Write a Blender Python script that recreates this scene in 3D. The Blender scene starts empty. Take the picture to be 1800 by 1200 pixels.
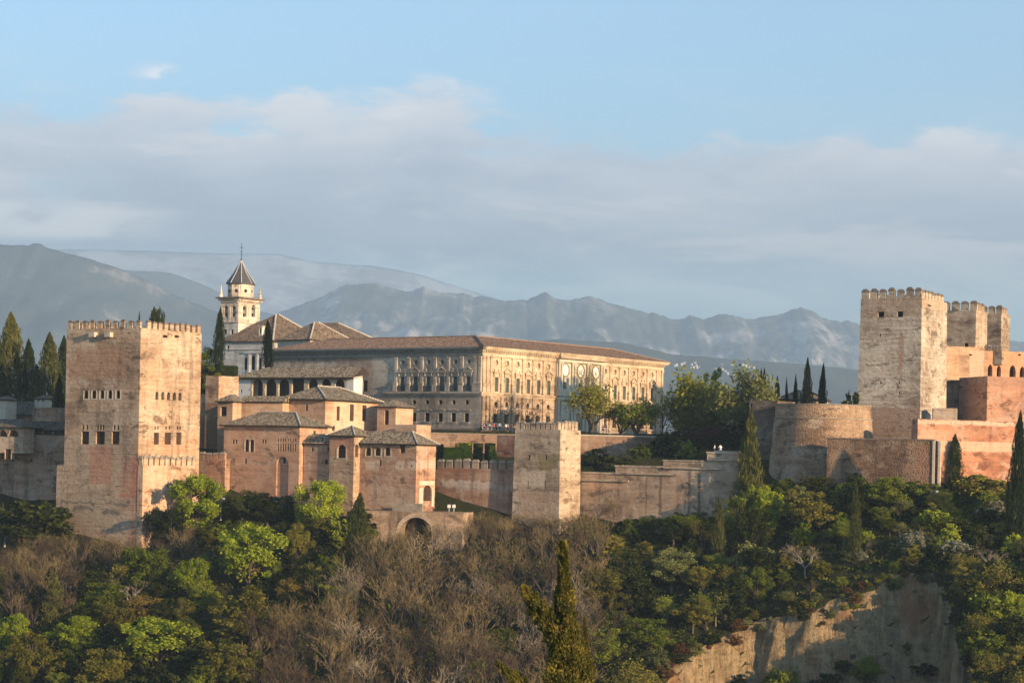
import bpy, math, random
import numpy as np
from mathutils import Vector as V, noise as mnoise
R = math.radians
scene = bpy.context.scene
COL = scene.collection

# ------------------------------------------------------------------ camera
F, YH, SR = 3800.0, 205.0, 0.022          # focal length (px of an 1800 px frame), horizon below centre, roll
CR = math.sqrt(1 - SR * SR)
cam = bpy.data.cameras.new('camera'); camo = bpy.data.objects.new('camera', cam); COL.objects.link(camo)
cam.sensor_width = 36; cam.lens = F / 1800 * 36; cam.clip_start = 1; cam.clip_end = 60000
cam.shift_x = YH * SR / 1800; cam.shift_y = YH / 1800
camo.rotation_euler = (R(90), -math.asin(SR), 0)
scene.camera = camo

# ------------------------------------------------------------------ light
SUN_AZ, SUN_EL = R(-43), R(11.5)        # direction to the sun: (cos az, sin az), above the horizon
SUN = V((math.cos(SUN_EL) * math.cos(SUN_AZ), math.cos(SUN_EL) * math.sin(SUN_AZ), math.sin(SUN_EL)))
sl = bpy.data.lights.new('sun', 'SUN'); sl.energy = 4.4; sl.angle = R(0.5); sl.color = (1.0, 0.74, 0.45)
so = bpy.data.objects.new('sun', sl); COL.objects.link(so)
so.rotation_euler = SUN.to_track_quat('Z', 'Y').to_euler()

scene.view_settings.view_transform = 'Standard'; scene.view_settings.look = 'None'
scene.view_settings.exposure = 0.9; scene.view_settings.gamma = 1.0
scene.cycles.max_bounces = 5; scene.cycles.diffuse_bounces = 2; scene.cycles.glossy_bounces = 1
scene.cycles.transparent_max_bounces = 8; scene.cycles.volume_bounces = 0; scene.cycles.use_denoising = True

# ------------------------------------------------------------------ node helpers
class G:
    def __init__(s, nt): s.nt = nt
    def n(s, t, ins=None, **kw):
        nd = s.nt.nodes.new(t)
        for k, v in kw.items(): setattr(nd, k, v)
        for k, v in (ins or {}).items(): s.put(nd.inputs[k], v)
        return nd
    def put(s, sock, v):
        if isinstance(v, bpy.types.NodeSocket): s.nt.links.new(v, sock)
        elif isinstance(v, (tuple, list)) and len(v) == 3 and sock.type == 'RGBA': sock.default_value = (*v, 1)
        else: sock.default_value = v
    def m(s, op, a, b=0.0, c=0.0, clamp=False):
        nd = s.n('ShaderNodeMath', {0: a, 1: b, 2: c}, operation=op, use_clamp=clamp); return nd.outputs[0]
    def vm(s, op, a, b=(0, 0, 0)):
        nd = s.n('ShaderNodeVectorMath', {0: a, 1: b}, operation=op)
        return nd.outputs['Value'] if op == 'DOT_PRODUCT' else nd.outputs[0]
    def sep(s, v): return s.n('ShaderNodeSeparateXYZ', {0: v}).outputs
    def comb(s, x, y, z): return s.n('ShaderNodeCombineXYZ', {0: x, 1: y, 2: z}).outputs[0]
    def noise(s, vec, scale, detail=4, rough=0.55, dist=0.0):
        return s.n('ShaderNodeTexNoise', {'Vector': vec, 'Scale': scale, 'Detail': detail, 'Roughness': rough, 'Distortion': dist}).outputs['Fac']
    def ramp(s, f, stops, interp='LINEAR'):
        nd = s.n('ShaderNodeValToRGB', {0: f}); cr = nd.color_ramp; cr.interpolation = interp
        while len(cr.elements) < len(stops): cr.elements.new(0.5)
        for e, (p, c) in zip(cr.elements, stops):
            e.position = p; e.color = (*c, 1) if isinstance(c, (tuple, list)) else (c, c, c, 1)
        return nd.outputs[0]
    def mix(s, f, a, b, mode='MIX'):
        nd = s.n('ShaderNodeMix', data_type='RGBA', blend_type=mode)
        s.put(nd.inputs[0], f); s.put(nd.inputs[6], a); s.put(nd.inputs[7], b); return nd.outputs[2]
    def sm(s, x, lo, hi):                       # smoothstep lo..hi -> 0..1
        return s.n('ShaderNodeMapRange', {0: x, 1: lo, 2: hi, 3: 0.0, 4: 1.0}, interpolation_type='SMOOTHSTEP').outputs[0]

# ------------------------------------------------------------------ sky
w = bpy.data.worlds.new('World'); scene.world = w; w.use_nodes = True
g = G(w.node_tree); g.nt.nodes.clear()
sky = g.n('ShaderNodeTexSky', sky_type='NISHITA', sun_disc=False, sun_elevation=SUN_EL,
          sun_rotation=R(90) - SUN_AZ, altitude=700, air_density=1.0, dust_density=0.6, ozone_density=1.6)
d = g.n('ShaderNodeTexCoord').outputs['Generated']
dx, dy, dz = g.sep(d)[0:3]
ay = g.m('MAXIMUM', g.m('ABSOLUTE', dy), 0.08)
su = g.m('DIVIDE', dx, ay); sv = g.m('DIVIDE', dz, ay)
cv = g.comb(g.m('MULTIPLY', su, 1.0), g.m('MULTIPLY', sv, 2.3), 0.37)
n1 = g.noise(g.comb(g.m('MULTIPLY', su, 0.7), g.m('MULTIPLY', sv, 2.4), 0.37), 8.0, 8, 0.60, 0.25)
n2 = g.noise(cv, 24.0, 5, 0.6)
n3 = g.noise(g.comb(g.m('MULTIPLY', su, 0.45), g.m('MULTIPLY', sv, 2.6), 1.7), 9.0, 5, 0.55, 0.3)
# upper edge of the bank of cloud, lower towards the right
bump = lambda c, w_, h: g.m('MULTIPLY', g.m('EXPONENT', g.m('MULTIPLY', g.m('POWER', g.m('ABSOLUTE', g.m('DIVIDE', g.m('SUBTRACT', su, c), w_)), 2.0), -1.0)), h)
vtop = g.m('ADD', g.m('ADD', g.m('MULTIPLY', su, -0.022), 0.158), g.m('ADD', bump(-0.04, 0.022, 0.010), bump(-0.165, 0.020, 0.008)))
edge = g.m('ADD', g.m('SUBTRACT', vtop, sv), g.m('ADD', g.m('MULTIPLY', g.m('SUBTRACT', n1, 0.5), 0.085), g.m('MULTIPLY', g.m('SUBTRACT', n2, 0.5), 0.045)))
bank = g.sm(edge, -0.003, 0.011)
thin = g.m('MULTIPLY', g.sm(n3, 0.42, 0.70), g.sm(sv, 0.235, 0.13))
lowgap = g.m('MULTIPLY', g.sm(sv, 0.105, 0.075), 0.55)
gapl = g.m('MULTIPLY', g.sm(g.noise(cv, 10.0, 5, 0.5), 0.50, 0.64), g.sm(su, -0.165, -0.235))
gapl = g.m('MULTIPLY', gapl, g.sm(sv, 0.14, 0.12))
mask = g.m('MULTIPLY', g.m('MAXIMUM', bank, g.m('MULTIPLY', thin, 0.35)), g.m('SUBTRACT', 1.0, g.m('MAXIMUM', lowgap, g.m('MULTIPLY', gapl, 0.7))))
mask = g.m('MULTIPLY', mask, 0.93)
lit = g.m('MULTIPLY', g.sm(edge, 0.06, 0.0), g.sm(g.m('ADD', n1, g.m('MULTIPLY', g.m('SUBTRACT', n2, 0.5), 0.6)), 0.40, 0.66))
puff = g.m('MULTIPLY', g.sm(g.noise(g.comb(g.m('MULTIPLY', su, 0.55), g.m('MULTIPLY', sv, 2.6), 2.1), 12.0, 9, 0.66, 0.4), 0.49, 0.64), 0.75)
sn = g.noise(g.comb(g.m('MULTIPLY', su, 0.6), g.m('MULTIPLY', sv, 2.0), 5.1), 15.0, 9, 0.64, 0.35)
grey = g.mix(g.sm(g.m('ADD', edge, g.m('MULTIPLY', g.m('SUBTRACT', sn, 0.5), 0.26)), 0.085, -0.02), (0.31, 0.335, 0.43), (0.56, 0.56, 0.62))
ccol = g.mix(g.m('MAXIMUM', g.m('MULTIPLY', lit, 0.75), puff), grey, (0.80, 0.735, 0.71))
# a brighter, lower sunlit cloud at the left above the mountains
lc = g.m('MULTIPLY', g.sm(su, -0.14, -0.20), g.m('MULTIPLY', g.sm(sv, 0.094, 0.100), g.sm(g.m('ADD', sv, g.m('MULTIPLY', n1, 0.02)), 0.126, 0.119)))
ccol = g.mix(g.m('MULTIPLY', lc, g.sm(n2, 0.3, 0.55)), ccol, (0.95, 0.88, 0.84))
mask = g.m('MAXIMUM', mask, g.m('MULTIPLY', lc, 0.8))
pf = g.m('MULTIPLY', bump(-0.163, 0.013, 1.0), g.sm(g.m('ABSOLUTE', g.m('SUBTRACT', sv, 0.171)), 0.011, 0.002))
pf = g.m('MULTIPLY', pf, g.sm(n2, 0.42, 0.56)); ccol = g.mix(pf, ccol, (0.98, 0.93, 0.90)); mask = g.m('MAXIMUM', mask, g.m('MULTIPLY', pf, 0.9))
skyc = g.mix(1.0, sky.outputs[0], (0.72, 0.95, 1.08), 'MULTIPLY')
b1 = g.n('ShaderNodeBackground', {'Color': skyc, 'Strength': 0.15})
b2 = g.n('ShaderNodeBackground', {'Color': ccol, 'Strength': 1.08})
ms = g.n('ShaderNodeMixShader', {0: mask, 1: b1.outputs[0], 2: b2.outputs[0]})
wo = g.n('ShaderNodeOutputWorld', {'Surface': ms.outputs[0]})

# ------------------------------------------------------------------ picture rays and terrain
def U(px, py):
    dx, dy = px - 900.0, py - 600.0
    return (dx * CR + dy * SR) / F, (YH - (-dx * SR + dy * CR)) / F
def P(px, py, Y):
    kx, kz = U(px, py); return V((kx * Y, Y, kz * Y))
def sstep(a, b, x):
    t = min(1, max(0, (x - a) / (b - a))); return t * t * (3 - 2 * t)
def lerp(pts, x):
    if x <= pts[0][0]: return pts[0][1]
    for (x0, y0), (x1, y1) in zip(pts, pts[1:]):
        if x <= x1: return y0 + (y1 - y0) * (x - x0) / (x1 - x0)
    return pts[-1][1]
# height of the hillside at Y = 395 m along X
ZF = [(-140, -24), (-95, -23), (-86, -20), (-64, -18), (-54, -15), (-33, -14), (-26, -12.5), (-8, -12.5), (0, -12), (14, -11.5), (28, -10.5), (40, -8.5), (48, -5), (55, -2), (66, 1.5), (78, 3), (110, 3.5)]
SLOPE = 0.50
RIM = []                                   # upper edge of the landslip scar (X, Y), found below from the hill
def ground(X, Y):
    zf = lerp(ZF, X)
    if Y < 395:
        base = zf - SLOPE * (395 - Y)
    else:
        ys = 439 - 8 * sstep(2, 12, X)
        base = min(zf + 0.5 * (Y - 395), 0.6 + 4.7 * sstep(ys, ys + 1.5, Y))
    if RIM and 20 < X < 82:
        X0 = X; X = X + 1.8 * mnoise.noise(V((X * 0.05, Y * 0.22, 8.8))) + 0.9 * mnoise.noise(V((1.0, Y * 0.7, 6.6)))
        yr = lerp(RIM, X) if RIM[0][0] <= X <= RIM[-1][0] else 0
        yr += 1.6 * mnoise.noise(V((X * 0.35, 3.1, 0))) + 0.8 * mnoise.noise(V((X * 1.1, 7.1, 0)))
        if RIM[0][0] <= X <= RIM[-1][0] and Y < yr:
            d = yr - Y
            rz = zf - SLOPE * (395 - yr)
            gul = abs(mnoise.noise(V((X * 0.55, Y * 0.10, 2.7)))) + 0.5 * abs(mnoise.noise(V((X * 1.3, Y * 0.3, 5.7))))
            base = max(rz - 1.7 * d - 3.0 * gul * min(1, d / 3) + 1.5 * mnoise.fractal(V((X * 0.30, Y * 0.22, 9)), 0.7, 2.1, 5) + 1.1 * mnoise.fractal(V((X * 0.9, Y * 1.1, 4)), 0.5, 2.2, 4) * min(1, d), base - 17)
        X = X0
    base += 0.5 * mnoise.noise(V((X * 0.11, Y * 0.11, 1.3))) + 0.25 * mnoise.noise(V((X * 0.4, Y * 0.4, 4.3)))
    if Y < 395:                                                       # the valley, the hill the viewer stands on, and an unseen shade-casting spur
        near = -2.2 - (0.235 if Y > 0 else 0.02) * Y
        near += SHADE_SPUR_H * math.exp(-((X - SHADE_SPUR_X) / 65.0) ** 2 - ((Y - SHADE_SPUR_Y) / 62.0) ** 2)
        base = max(base, near)
    if Y > 640: base = base - 150 * sstep(640, 2500, Y)
    return base
SHADE_SPUR_X, SHADE_SPUR_Y, SHADE_SPUR_H = 335, 150, 73  # unseen spur off to the right, placed and shaped to shade the landslip
def hit(px, py, y0=296.0, y1=432.0):
    """where the picture ray meets the hillside"""
    kx, kz = U(px, py); Y = y0
    while Y < y1:
        if kz * Y < ground(kx * Y, Y): return V((kx * Y, Y, ground(kx * Y, Y)))
        Y += 0.4
    return V((kx * y1, y1, ground(kx * y1, y1)))

RIM = [(p.x, p.y) for p in (hit(*q) for q in ((1150, 1212), (1230, 1138), (1330, 1094), (1430, 1072), (1520, 1044), (1556, 1016), (1640, 1014), (1676, 1050), (1690, 1110), (1697, 1200)))]

# ------------------------------------------------------------------ meshes
class MB:
    def __init__(s): s.v = []; s.f = []; s.m = []
    def face(s, pts, mi=0):
        i = len(s.v); s.v += [V(p) for p in pts]; s.f.append(tuple(range(i, i + len(pts)))); s.m.append(mi)
    def box(s, o, ex, ey, ez, mi=0):
        o = V(o); i = len(s.v)
        s.v += [o, o + ex, o + ex + ey, o + ey, o + ez, o + ex + ez, o + ex + ey + ez, o + ey + ez]
        for f in ((0, 3, 2, 1), (4, 5, 6, 7), (0, 1, 5, 4), (1, 2, 6, 5), (2, 3, 7, 6), (3, 0, 4, 7)):
            s.f.append(tuple(i + k for k in f)); s.m.append(mi)
    def tube(s, p0, p1, r0, r1, n=6, mi=0, cap=False):
        p0, p1 = V(p0), V(p1); d = (p1 - p0).normalized()
        a = d.cross(V((0.31, 0.2, 0.93))).normalized() if abs(d.z) > 0.98 else d.cross(V((0, 0, 1))).normalized()
        b = d.cross(a); i = len(s.v)
        for p, r in ((p0, r0), (p1, r1)):
            for k in range(n):
                t = 2 * math.pi * k / n; s.v.append(p + a * (r * math.cos(t)) + b * (r * math.sin(t)))
        for k in range(n):
            s.f.append((i + k, i + (k + 1) % n, i + n + (k + 1) % n, i + n + k)); s.m.append(mi)
        if cap: s.f.append(tuple(i + n + k for k in range(n))); s.m.append(mi)
    def lathe(s, c, prof, n=12, mi=0, a0=0.0):
        """prof: list of (radius, z) about the vertical through c"""
        c = V(c); i = len(s.v); L = len(prof)
        for r, z in prof:
            for k in range(n):
                t = a0 + 2 * math.pi * k / n; s.v.append(c + V((r * math.cos(t), r * math.sin(t), z)))
        for j in range(L - 1):
            for k in range(n):
                s.f.append((i + j * n + k, i + j * n + (k + 1) % n, i + (j + 1) * n + (k + 1) % n, i + (j + 1) * n + k)); s.m.append(mi)
    def build(s, name, mats, parent=None, smooth=False, loc=None):
        me = bpy.data.meshes.new(name)
        base = V(loc) if loc is not None else (V(parent['_w']) if parent is not None else V((0, 0, 0)))
        me.from_pydata([tuple(p - base) for p in s.v], [], s.f)
        for mm in (mats if isinstance(mats, (list, tuple)) else [mats]): me.materials.append(mm)
        if len(me.materials) > 1: me.polygons.foreach_set('material_index', s.m)
        if smooth: me.polygons.foreach_set('use_smooth', [True] * len(me.polygons))
        me.update()
        return link(name, me, parent, base)
def link(name, me, parent=None, world=(0, 0, 0)):
    o = bpy.data.objects.new(name, me); COL.objects.link(o)
    o['_w'] = tuple(world)
    if parent is not None:
        o.parent = parent; o.location = V(world) - V(parent['_w'])
    else: o.location = world
    return o
def tag(o, label=None, cat=None, group=None, kind=None):
    if label: o['label'] = label
    if cat: o['category'] = cat
    if group: o['group'] = group
    if kind: o['kind'] = kind
    return o
def thing(name, label, cat, loc, group=None):
    return tag(link(name, None, None, loc), label, cat, group, 'thing')

class Fr:
    """a building's own axes: O its nearest vertical edge, w along its left-hand face, u along its right-hand face"""
    def __init__(s, px, py, Y, deg, O=None):
        a = R(deg); s.c, s.s = math.cos(a), math.sin(a); s.deg = deg
        s.w = V((-s.c, s.s, 0)); s.u = V((s.s, s.c, 0))
        s.O = O if O is not None else V((U(px, py)[0] * Y, Y, 0))
    def shift(s, a, b): return Fr(0, 0, 0, s.deg, s.O + s.u * a + s.w * b)
    def b(s, px, py): k = U(px, py)[0]; return (s.O.x - k * s.O.y) / (s.c + k * s.s)
    def a(s, px, py): k = U(px, py)[0]; return (k * s.O.y - s.O.x) / (s.s - k * s.c)
    def pt(s, a, b, z): return s.O + s.u * a + s.w * b + V((0, 0, z))
    def zL(s, px, py): return U(px, py)[1] * (s.O.y + s.b(px, py) * s.s)
    def zR(s, px, py): return U(px, py)[1] * (s.O.y + s.a(px, py) * s.c)
    def z(s, side, px, py): return s.zL(px, py) if side == 'L' else s.zR(px, py)
    def sc(s, side, px, py): return s.b(px, py) if side == 'L' else s.a(px, py)
    def p(s, side, q, z, d=0.0): return s.pt(d, q, z) if side == 'L' else s.pt(q, d, z)
    def op(s, side, kind, px, wpx, y0, y1):
        """opening from its picture centre, width and top/bottom rows -> (kind, s0, s1, z0, z1)"""
        ym = (y0 + y1) / 2; q = sorted((s.sc(side, px - wpx / 2, ym), s.sc(side, px + wpx / 2, ym)))
        return (kind, q[0], q[1], s.z(side, px, y1), s.z(side, px, y0))

def outline(op, n=10):
    k, a, b, z0, z1 = op[:5]; m = (a + b) / 2; h = (b - a) / 2
    if k == 'r': return [(a, z0), (b, z0), (b, z1), (a, z1)]
    if k == 'c':
        return [(m + h * math.cos(t), (z0 + z1) / 2 + (z1 - z0) / 2 * math.sin(t)) for t in [2 * math.pi * i / 16 for i in range(16)]]
    rise = min(h if k == 'a' else 1.9 * h, (z1 - z0) * 0.9)
    zs = z1 - rise
    if k == 'a': arc = [(m + h * math.cos(t), zs + rise * math.sin(t)) for t in [math.pi * i / n for i in range(n + 1)]]
    else:
        arc = []
        for i in range(n + 1):
            t = i / n; x = 1 - 2 * t; arc.append((m + h * x, zs + rise * math.sqrt(max(0, 1 - abs(x) ** 1.5))))
    return [(a, z0), (b, z0)] + arc
def panel(mb, fr, side, s0, s1, z0, z1, ops=(), dep=0.5, mi=0, off=0.0, mr=None):
    """a wall face with real openings and their reveals"""
    P_ = lambda q, z, d=0.0: fr.p(side, q, z, off + d)
    S = sorted({s0, s1, *[o[1] for o in ops], *[o[2] for o in ops]}); Z = sorted({z0, z1, *[o[3] for o in ops], *[o[4] for o in ops]})
    S = [q for q in S if s0 - 1e-6 <= q <= s1 + 1e-6]; Z = [q for q in Z if z0 - 1e-6 <= q <= z1 + 1e-6]
    for i in range(len(S) - 1):
        if S[i + 1] - S[i] < 1e-5: continue
        j = 0
        while j < len(Z) - 1:
            cm = (S[i] + S[i + 1]) / 2
            inside = lambda k: any(o[1] < cm < o[2] and o[3] < (Z[k] + Z[k + 1]) / 2 < o[4] for o in ops)
            if inside(j): j += 1; continue
            k = j
            while k + 1 < len(Z) - 1 and not inside(k + 1): k += 1
            mb.face([P_(S[i], Z[j]), P_(S[i + 1], Z[j]), P_(S[i + 1], Z[k + 1]), P_(S[i], Z[k + 1])], mi)
            j = k + 1
    for o in ops:
        ol = outline(o); k, a, b, za, zb = o[:5]; dd = o[5] if len(o) > 5 else dep
        n = len(ol)
        for i in range(n):
            q, r = ol[i], ol[(i + 1) % n]
            mb.face([P_(*q), P_(*r), P_(*r, dd), P_(*q, dd)], mi if mr is None else mr)
        if k != 'r':
            m = (a + b) / 2
            cs = [(b, zb, lambda p: p[0] >= m - 1e-6 and p[1] >= (za + zb) / 2 - 1e-6), (a, zb, lambda p: p[0] <= m + 1e-6 and p[1] >= (za + zb) / 2 - 1e-6)]
            if k == 'c': cs += [(a, za, lambda p: p[0] <= m + 1e-6 and p[1] <= (za + zb) / 2 + 1e-6), (b, za, lambda p: p[0] >= m - 1e-6 and p[1] <= (za + zb) / 2 + 1e-6)]
            for cx, cz, t in cs:
                for i in range(n):
                    q, r = ol[i], ol[(i + 1) % n]
                    if t(q) and t(r) and not (k != 'c' and (i < 2 and False)):
                        if abs((q[0] - cx) * (r[1] - cz) - (r[0] - cx) * (q[1] - cz)) > 1e-6:
                            mb.face([P_(cx, cz), P_(*q), P_(*r)], mi)
def pane(fr, side, op, d, parent, mat, name='window', bars=None, barmat=None, sill=None, sillmat=None):
    """the leaf, shutter or glass that stands in an opening"""
    mb = MB(); mb.face([fr.p(side, q, z, d) for q, z in outline(op)])
    wn = mb.build(name, mat, parent)
    a, b, z0, z1 = op[1:5]
    if bars:
        fb = MB(); nu, nv = bars; t = 0.055
        for i in range(nu + 1):
            q = a + (b - a) * i / nu - t / 2; fb.box(fr.p(side, q, z0, d - 0.06), fr.p(side, q + t, z0, 0) - fr.p(side, q, z0, 0), fr.p(side, 0, 0, 0.05) - fr.p(side, 0, 0, 0), V((0, 0, z1 - z0)))
        for j in range(nv + 1):
            zz = z0 + (z1 - z0) * j / nv - t / 2; fb.box(fr.p(side, a, zz, d - 0.063), fr.p(side, b, zz, 0) - fr.p(side, a, zz, 0), fr.p(side, 0, 0, 0.04) - fr.p(side, 0, 0, 0), V((0, 0, t)))
        fb.build('frame', barmat, wn)
    if sill:
        sb = MB(); sb.box(fr.p(side, a - 0.15, z0 - 0.16, -sill), fr.p(side, b + 0.15, 0, 0) - fr.p(side, a - 0.15, 0, 0), fr.p(side, 0, 0, sill + 0.05) - fr.p(side, 0, 0, 0), V((0, 0, 0.15)))
        sb.build('sill', sillmat, wn)
    return wn
def blk(mb, fr, side, q0, q1, z0, z1, d0, d1, mi=0):
    """a block on a face: along q0..q1, heights z0..z1, depths d0..d1 (negative = proud of the face)"""
    o = fr.p(side, q0, z0, d0)
    mb.box(o, fr.p(side, q1, z0, d0) - o, fr.p(side, q0, z0, d1) - o, V((0, 0, z1 - z0)), mi)
def hip(mb, fr, a0, a1, b0, b1, ze, zr, axis, in0, in1, over=0.6, th=0.22, mi=0, mu=0):
    a0 -= over; b0 -= over; a1 += over; b1 += over; in0 = in0 + over if in0 > 0 else 0; in1 = in1 + over if in1 > 0 else 0
    c = [fr.pt(a0, b0, ze), fr.pt(a0, b1, ze), fr.pt(a1, b1, ze), fr.pt(a1, b0, ze)]
    if axis == 'b': r0, r1 = fr.pt((a0 + a1) / 2, b0 + in0, zr), fr.pt((a0 + a1) / 2, b1 - in1, zr)
    else: r0, r1 = fr.pt(a0 + in0, (b0 + b1) / 2, zr), fr.pt(a1 - in1, (b0 + b1) / 2, zr)
    if axis == 'b': tris = [[c[0], c[1], r1, r0], [c[2], c[3], r0, r1], [c[3], c[0], r0], [c[1], c[2], r1]]
    else: tris = [[c[3], c[0], r0, r1], [c[1], c[2], r1, r0], [c[0], c[1], r0], [c[2], c[3], r1]]
    for t in tris: mb.face(t, mi)
    dn = V((0, 0, -th))
    for i in range(4): mb.face([c[i], c[(i + 1) % 4], c[(i + 1) % 4] + dn, c[i] + dn], mu)
    mb.face([p + dn for p in c], mu)
    return c, r0, r1
def ridge_line(mb, segs, r=0.16, step=0.55):
    """a row of mortared ridge tiles along each segment"""
    for p, q in segs:
        L = (q - p).length; n = max(1, int(L / step)); d = (q - p) / n
        for i in range(n):
            a = p + d * (i + 0.04); b = p + d * (i + 0.80)
            mb.tube(a + V((0, 0, 0.03)), b + V((0, 0, 0.08)), r * 1.1, r * 0.95, 6)
def merlon_mesh(name, fr, side, wid, dep, h, cap, mat):
    mb = MB(); o = V((0, 0, 0)); e = fr.w if side == 'L' else fr.u; i = fr.u if side == 'L' else fr.w
    b0 = o - e * (wid / 2); mb.box(b0, e * wid, i * dep, V((0, 0, h)))
    z = V((0, 0, h + 0.003)); k = 0.07; ex, iy = e * k, i * k
    q = [b0 - ex - iy + z, b0 + e * wid + ex - iy + z, b0 + e * wid + ex + i * dep + iy + z, b0 - ex + i * dep + iy + z]
    zz = V((0, 0, 0.10)); q2 = [p + zz for p in q]
    for j in range(4): mb.face([q[j], q[(j + 1) % 4], q2[(j + 1) % 4], q2[j]], 1)
    mb.face(q, 1)
    c = b0 + e * (wid / 2) + i * (dep / 2) + V((0, 0, h + cap))
    in_ = 0.30 if cap < wid * 0.6 else 0.06
    t = [c - e * wid * in_ - i * dep * in_, c + e * wid * in_ - i * dep * in_, c + e * wid * in_ + i * dep * in_, c - e * wid * in_ + i * dep * in_]
    for j in range(4): mb.face([q2[j], q2[(j + 1) % 4], t[(j + 1) % 4], t[j]], 1)
    mb.face(t, 1)
    me = bpy.data.meshes.new(name); me.from_pydata([tuple(p) for p in mb.v], [], mb.f)
    for mm in mat: me.materials.append(mm)
    me.polygons.foreach_set('material_index', mb.m)
    return me
MR = random.Random(4)
def merlons(parent, fr, side, qs, wid, dep, z, h, cap, mat, d0=0.0, rnd=None):
    me = merlon_mesh('merlon', fr, side, wid, dep, h, cap, mat)
    for q in qs:
        o = link('merlon', me, parent, fr.p(side, q, z, d0))
        o.scale = (1, 1, 1 + MR.uniform(-0.16, 0.05)); o.rotation_euler = (MR.uniform(-.03, .03), MR.uniform(-.03, .03), MR.uniform(-.04, .04))

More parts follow.
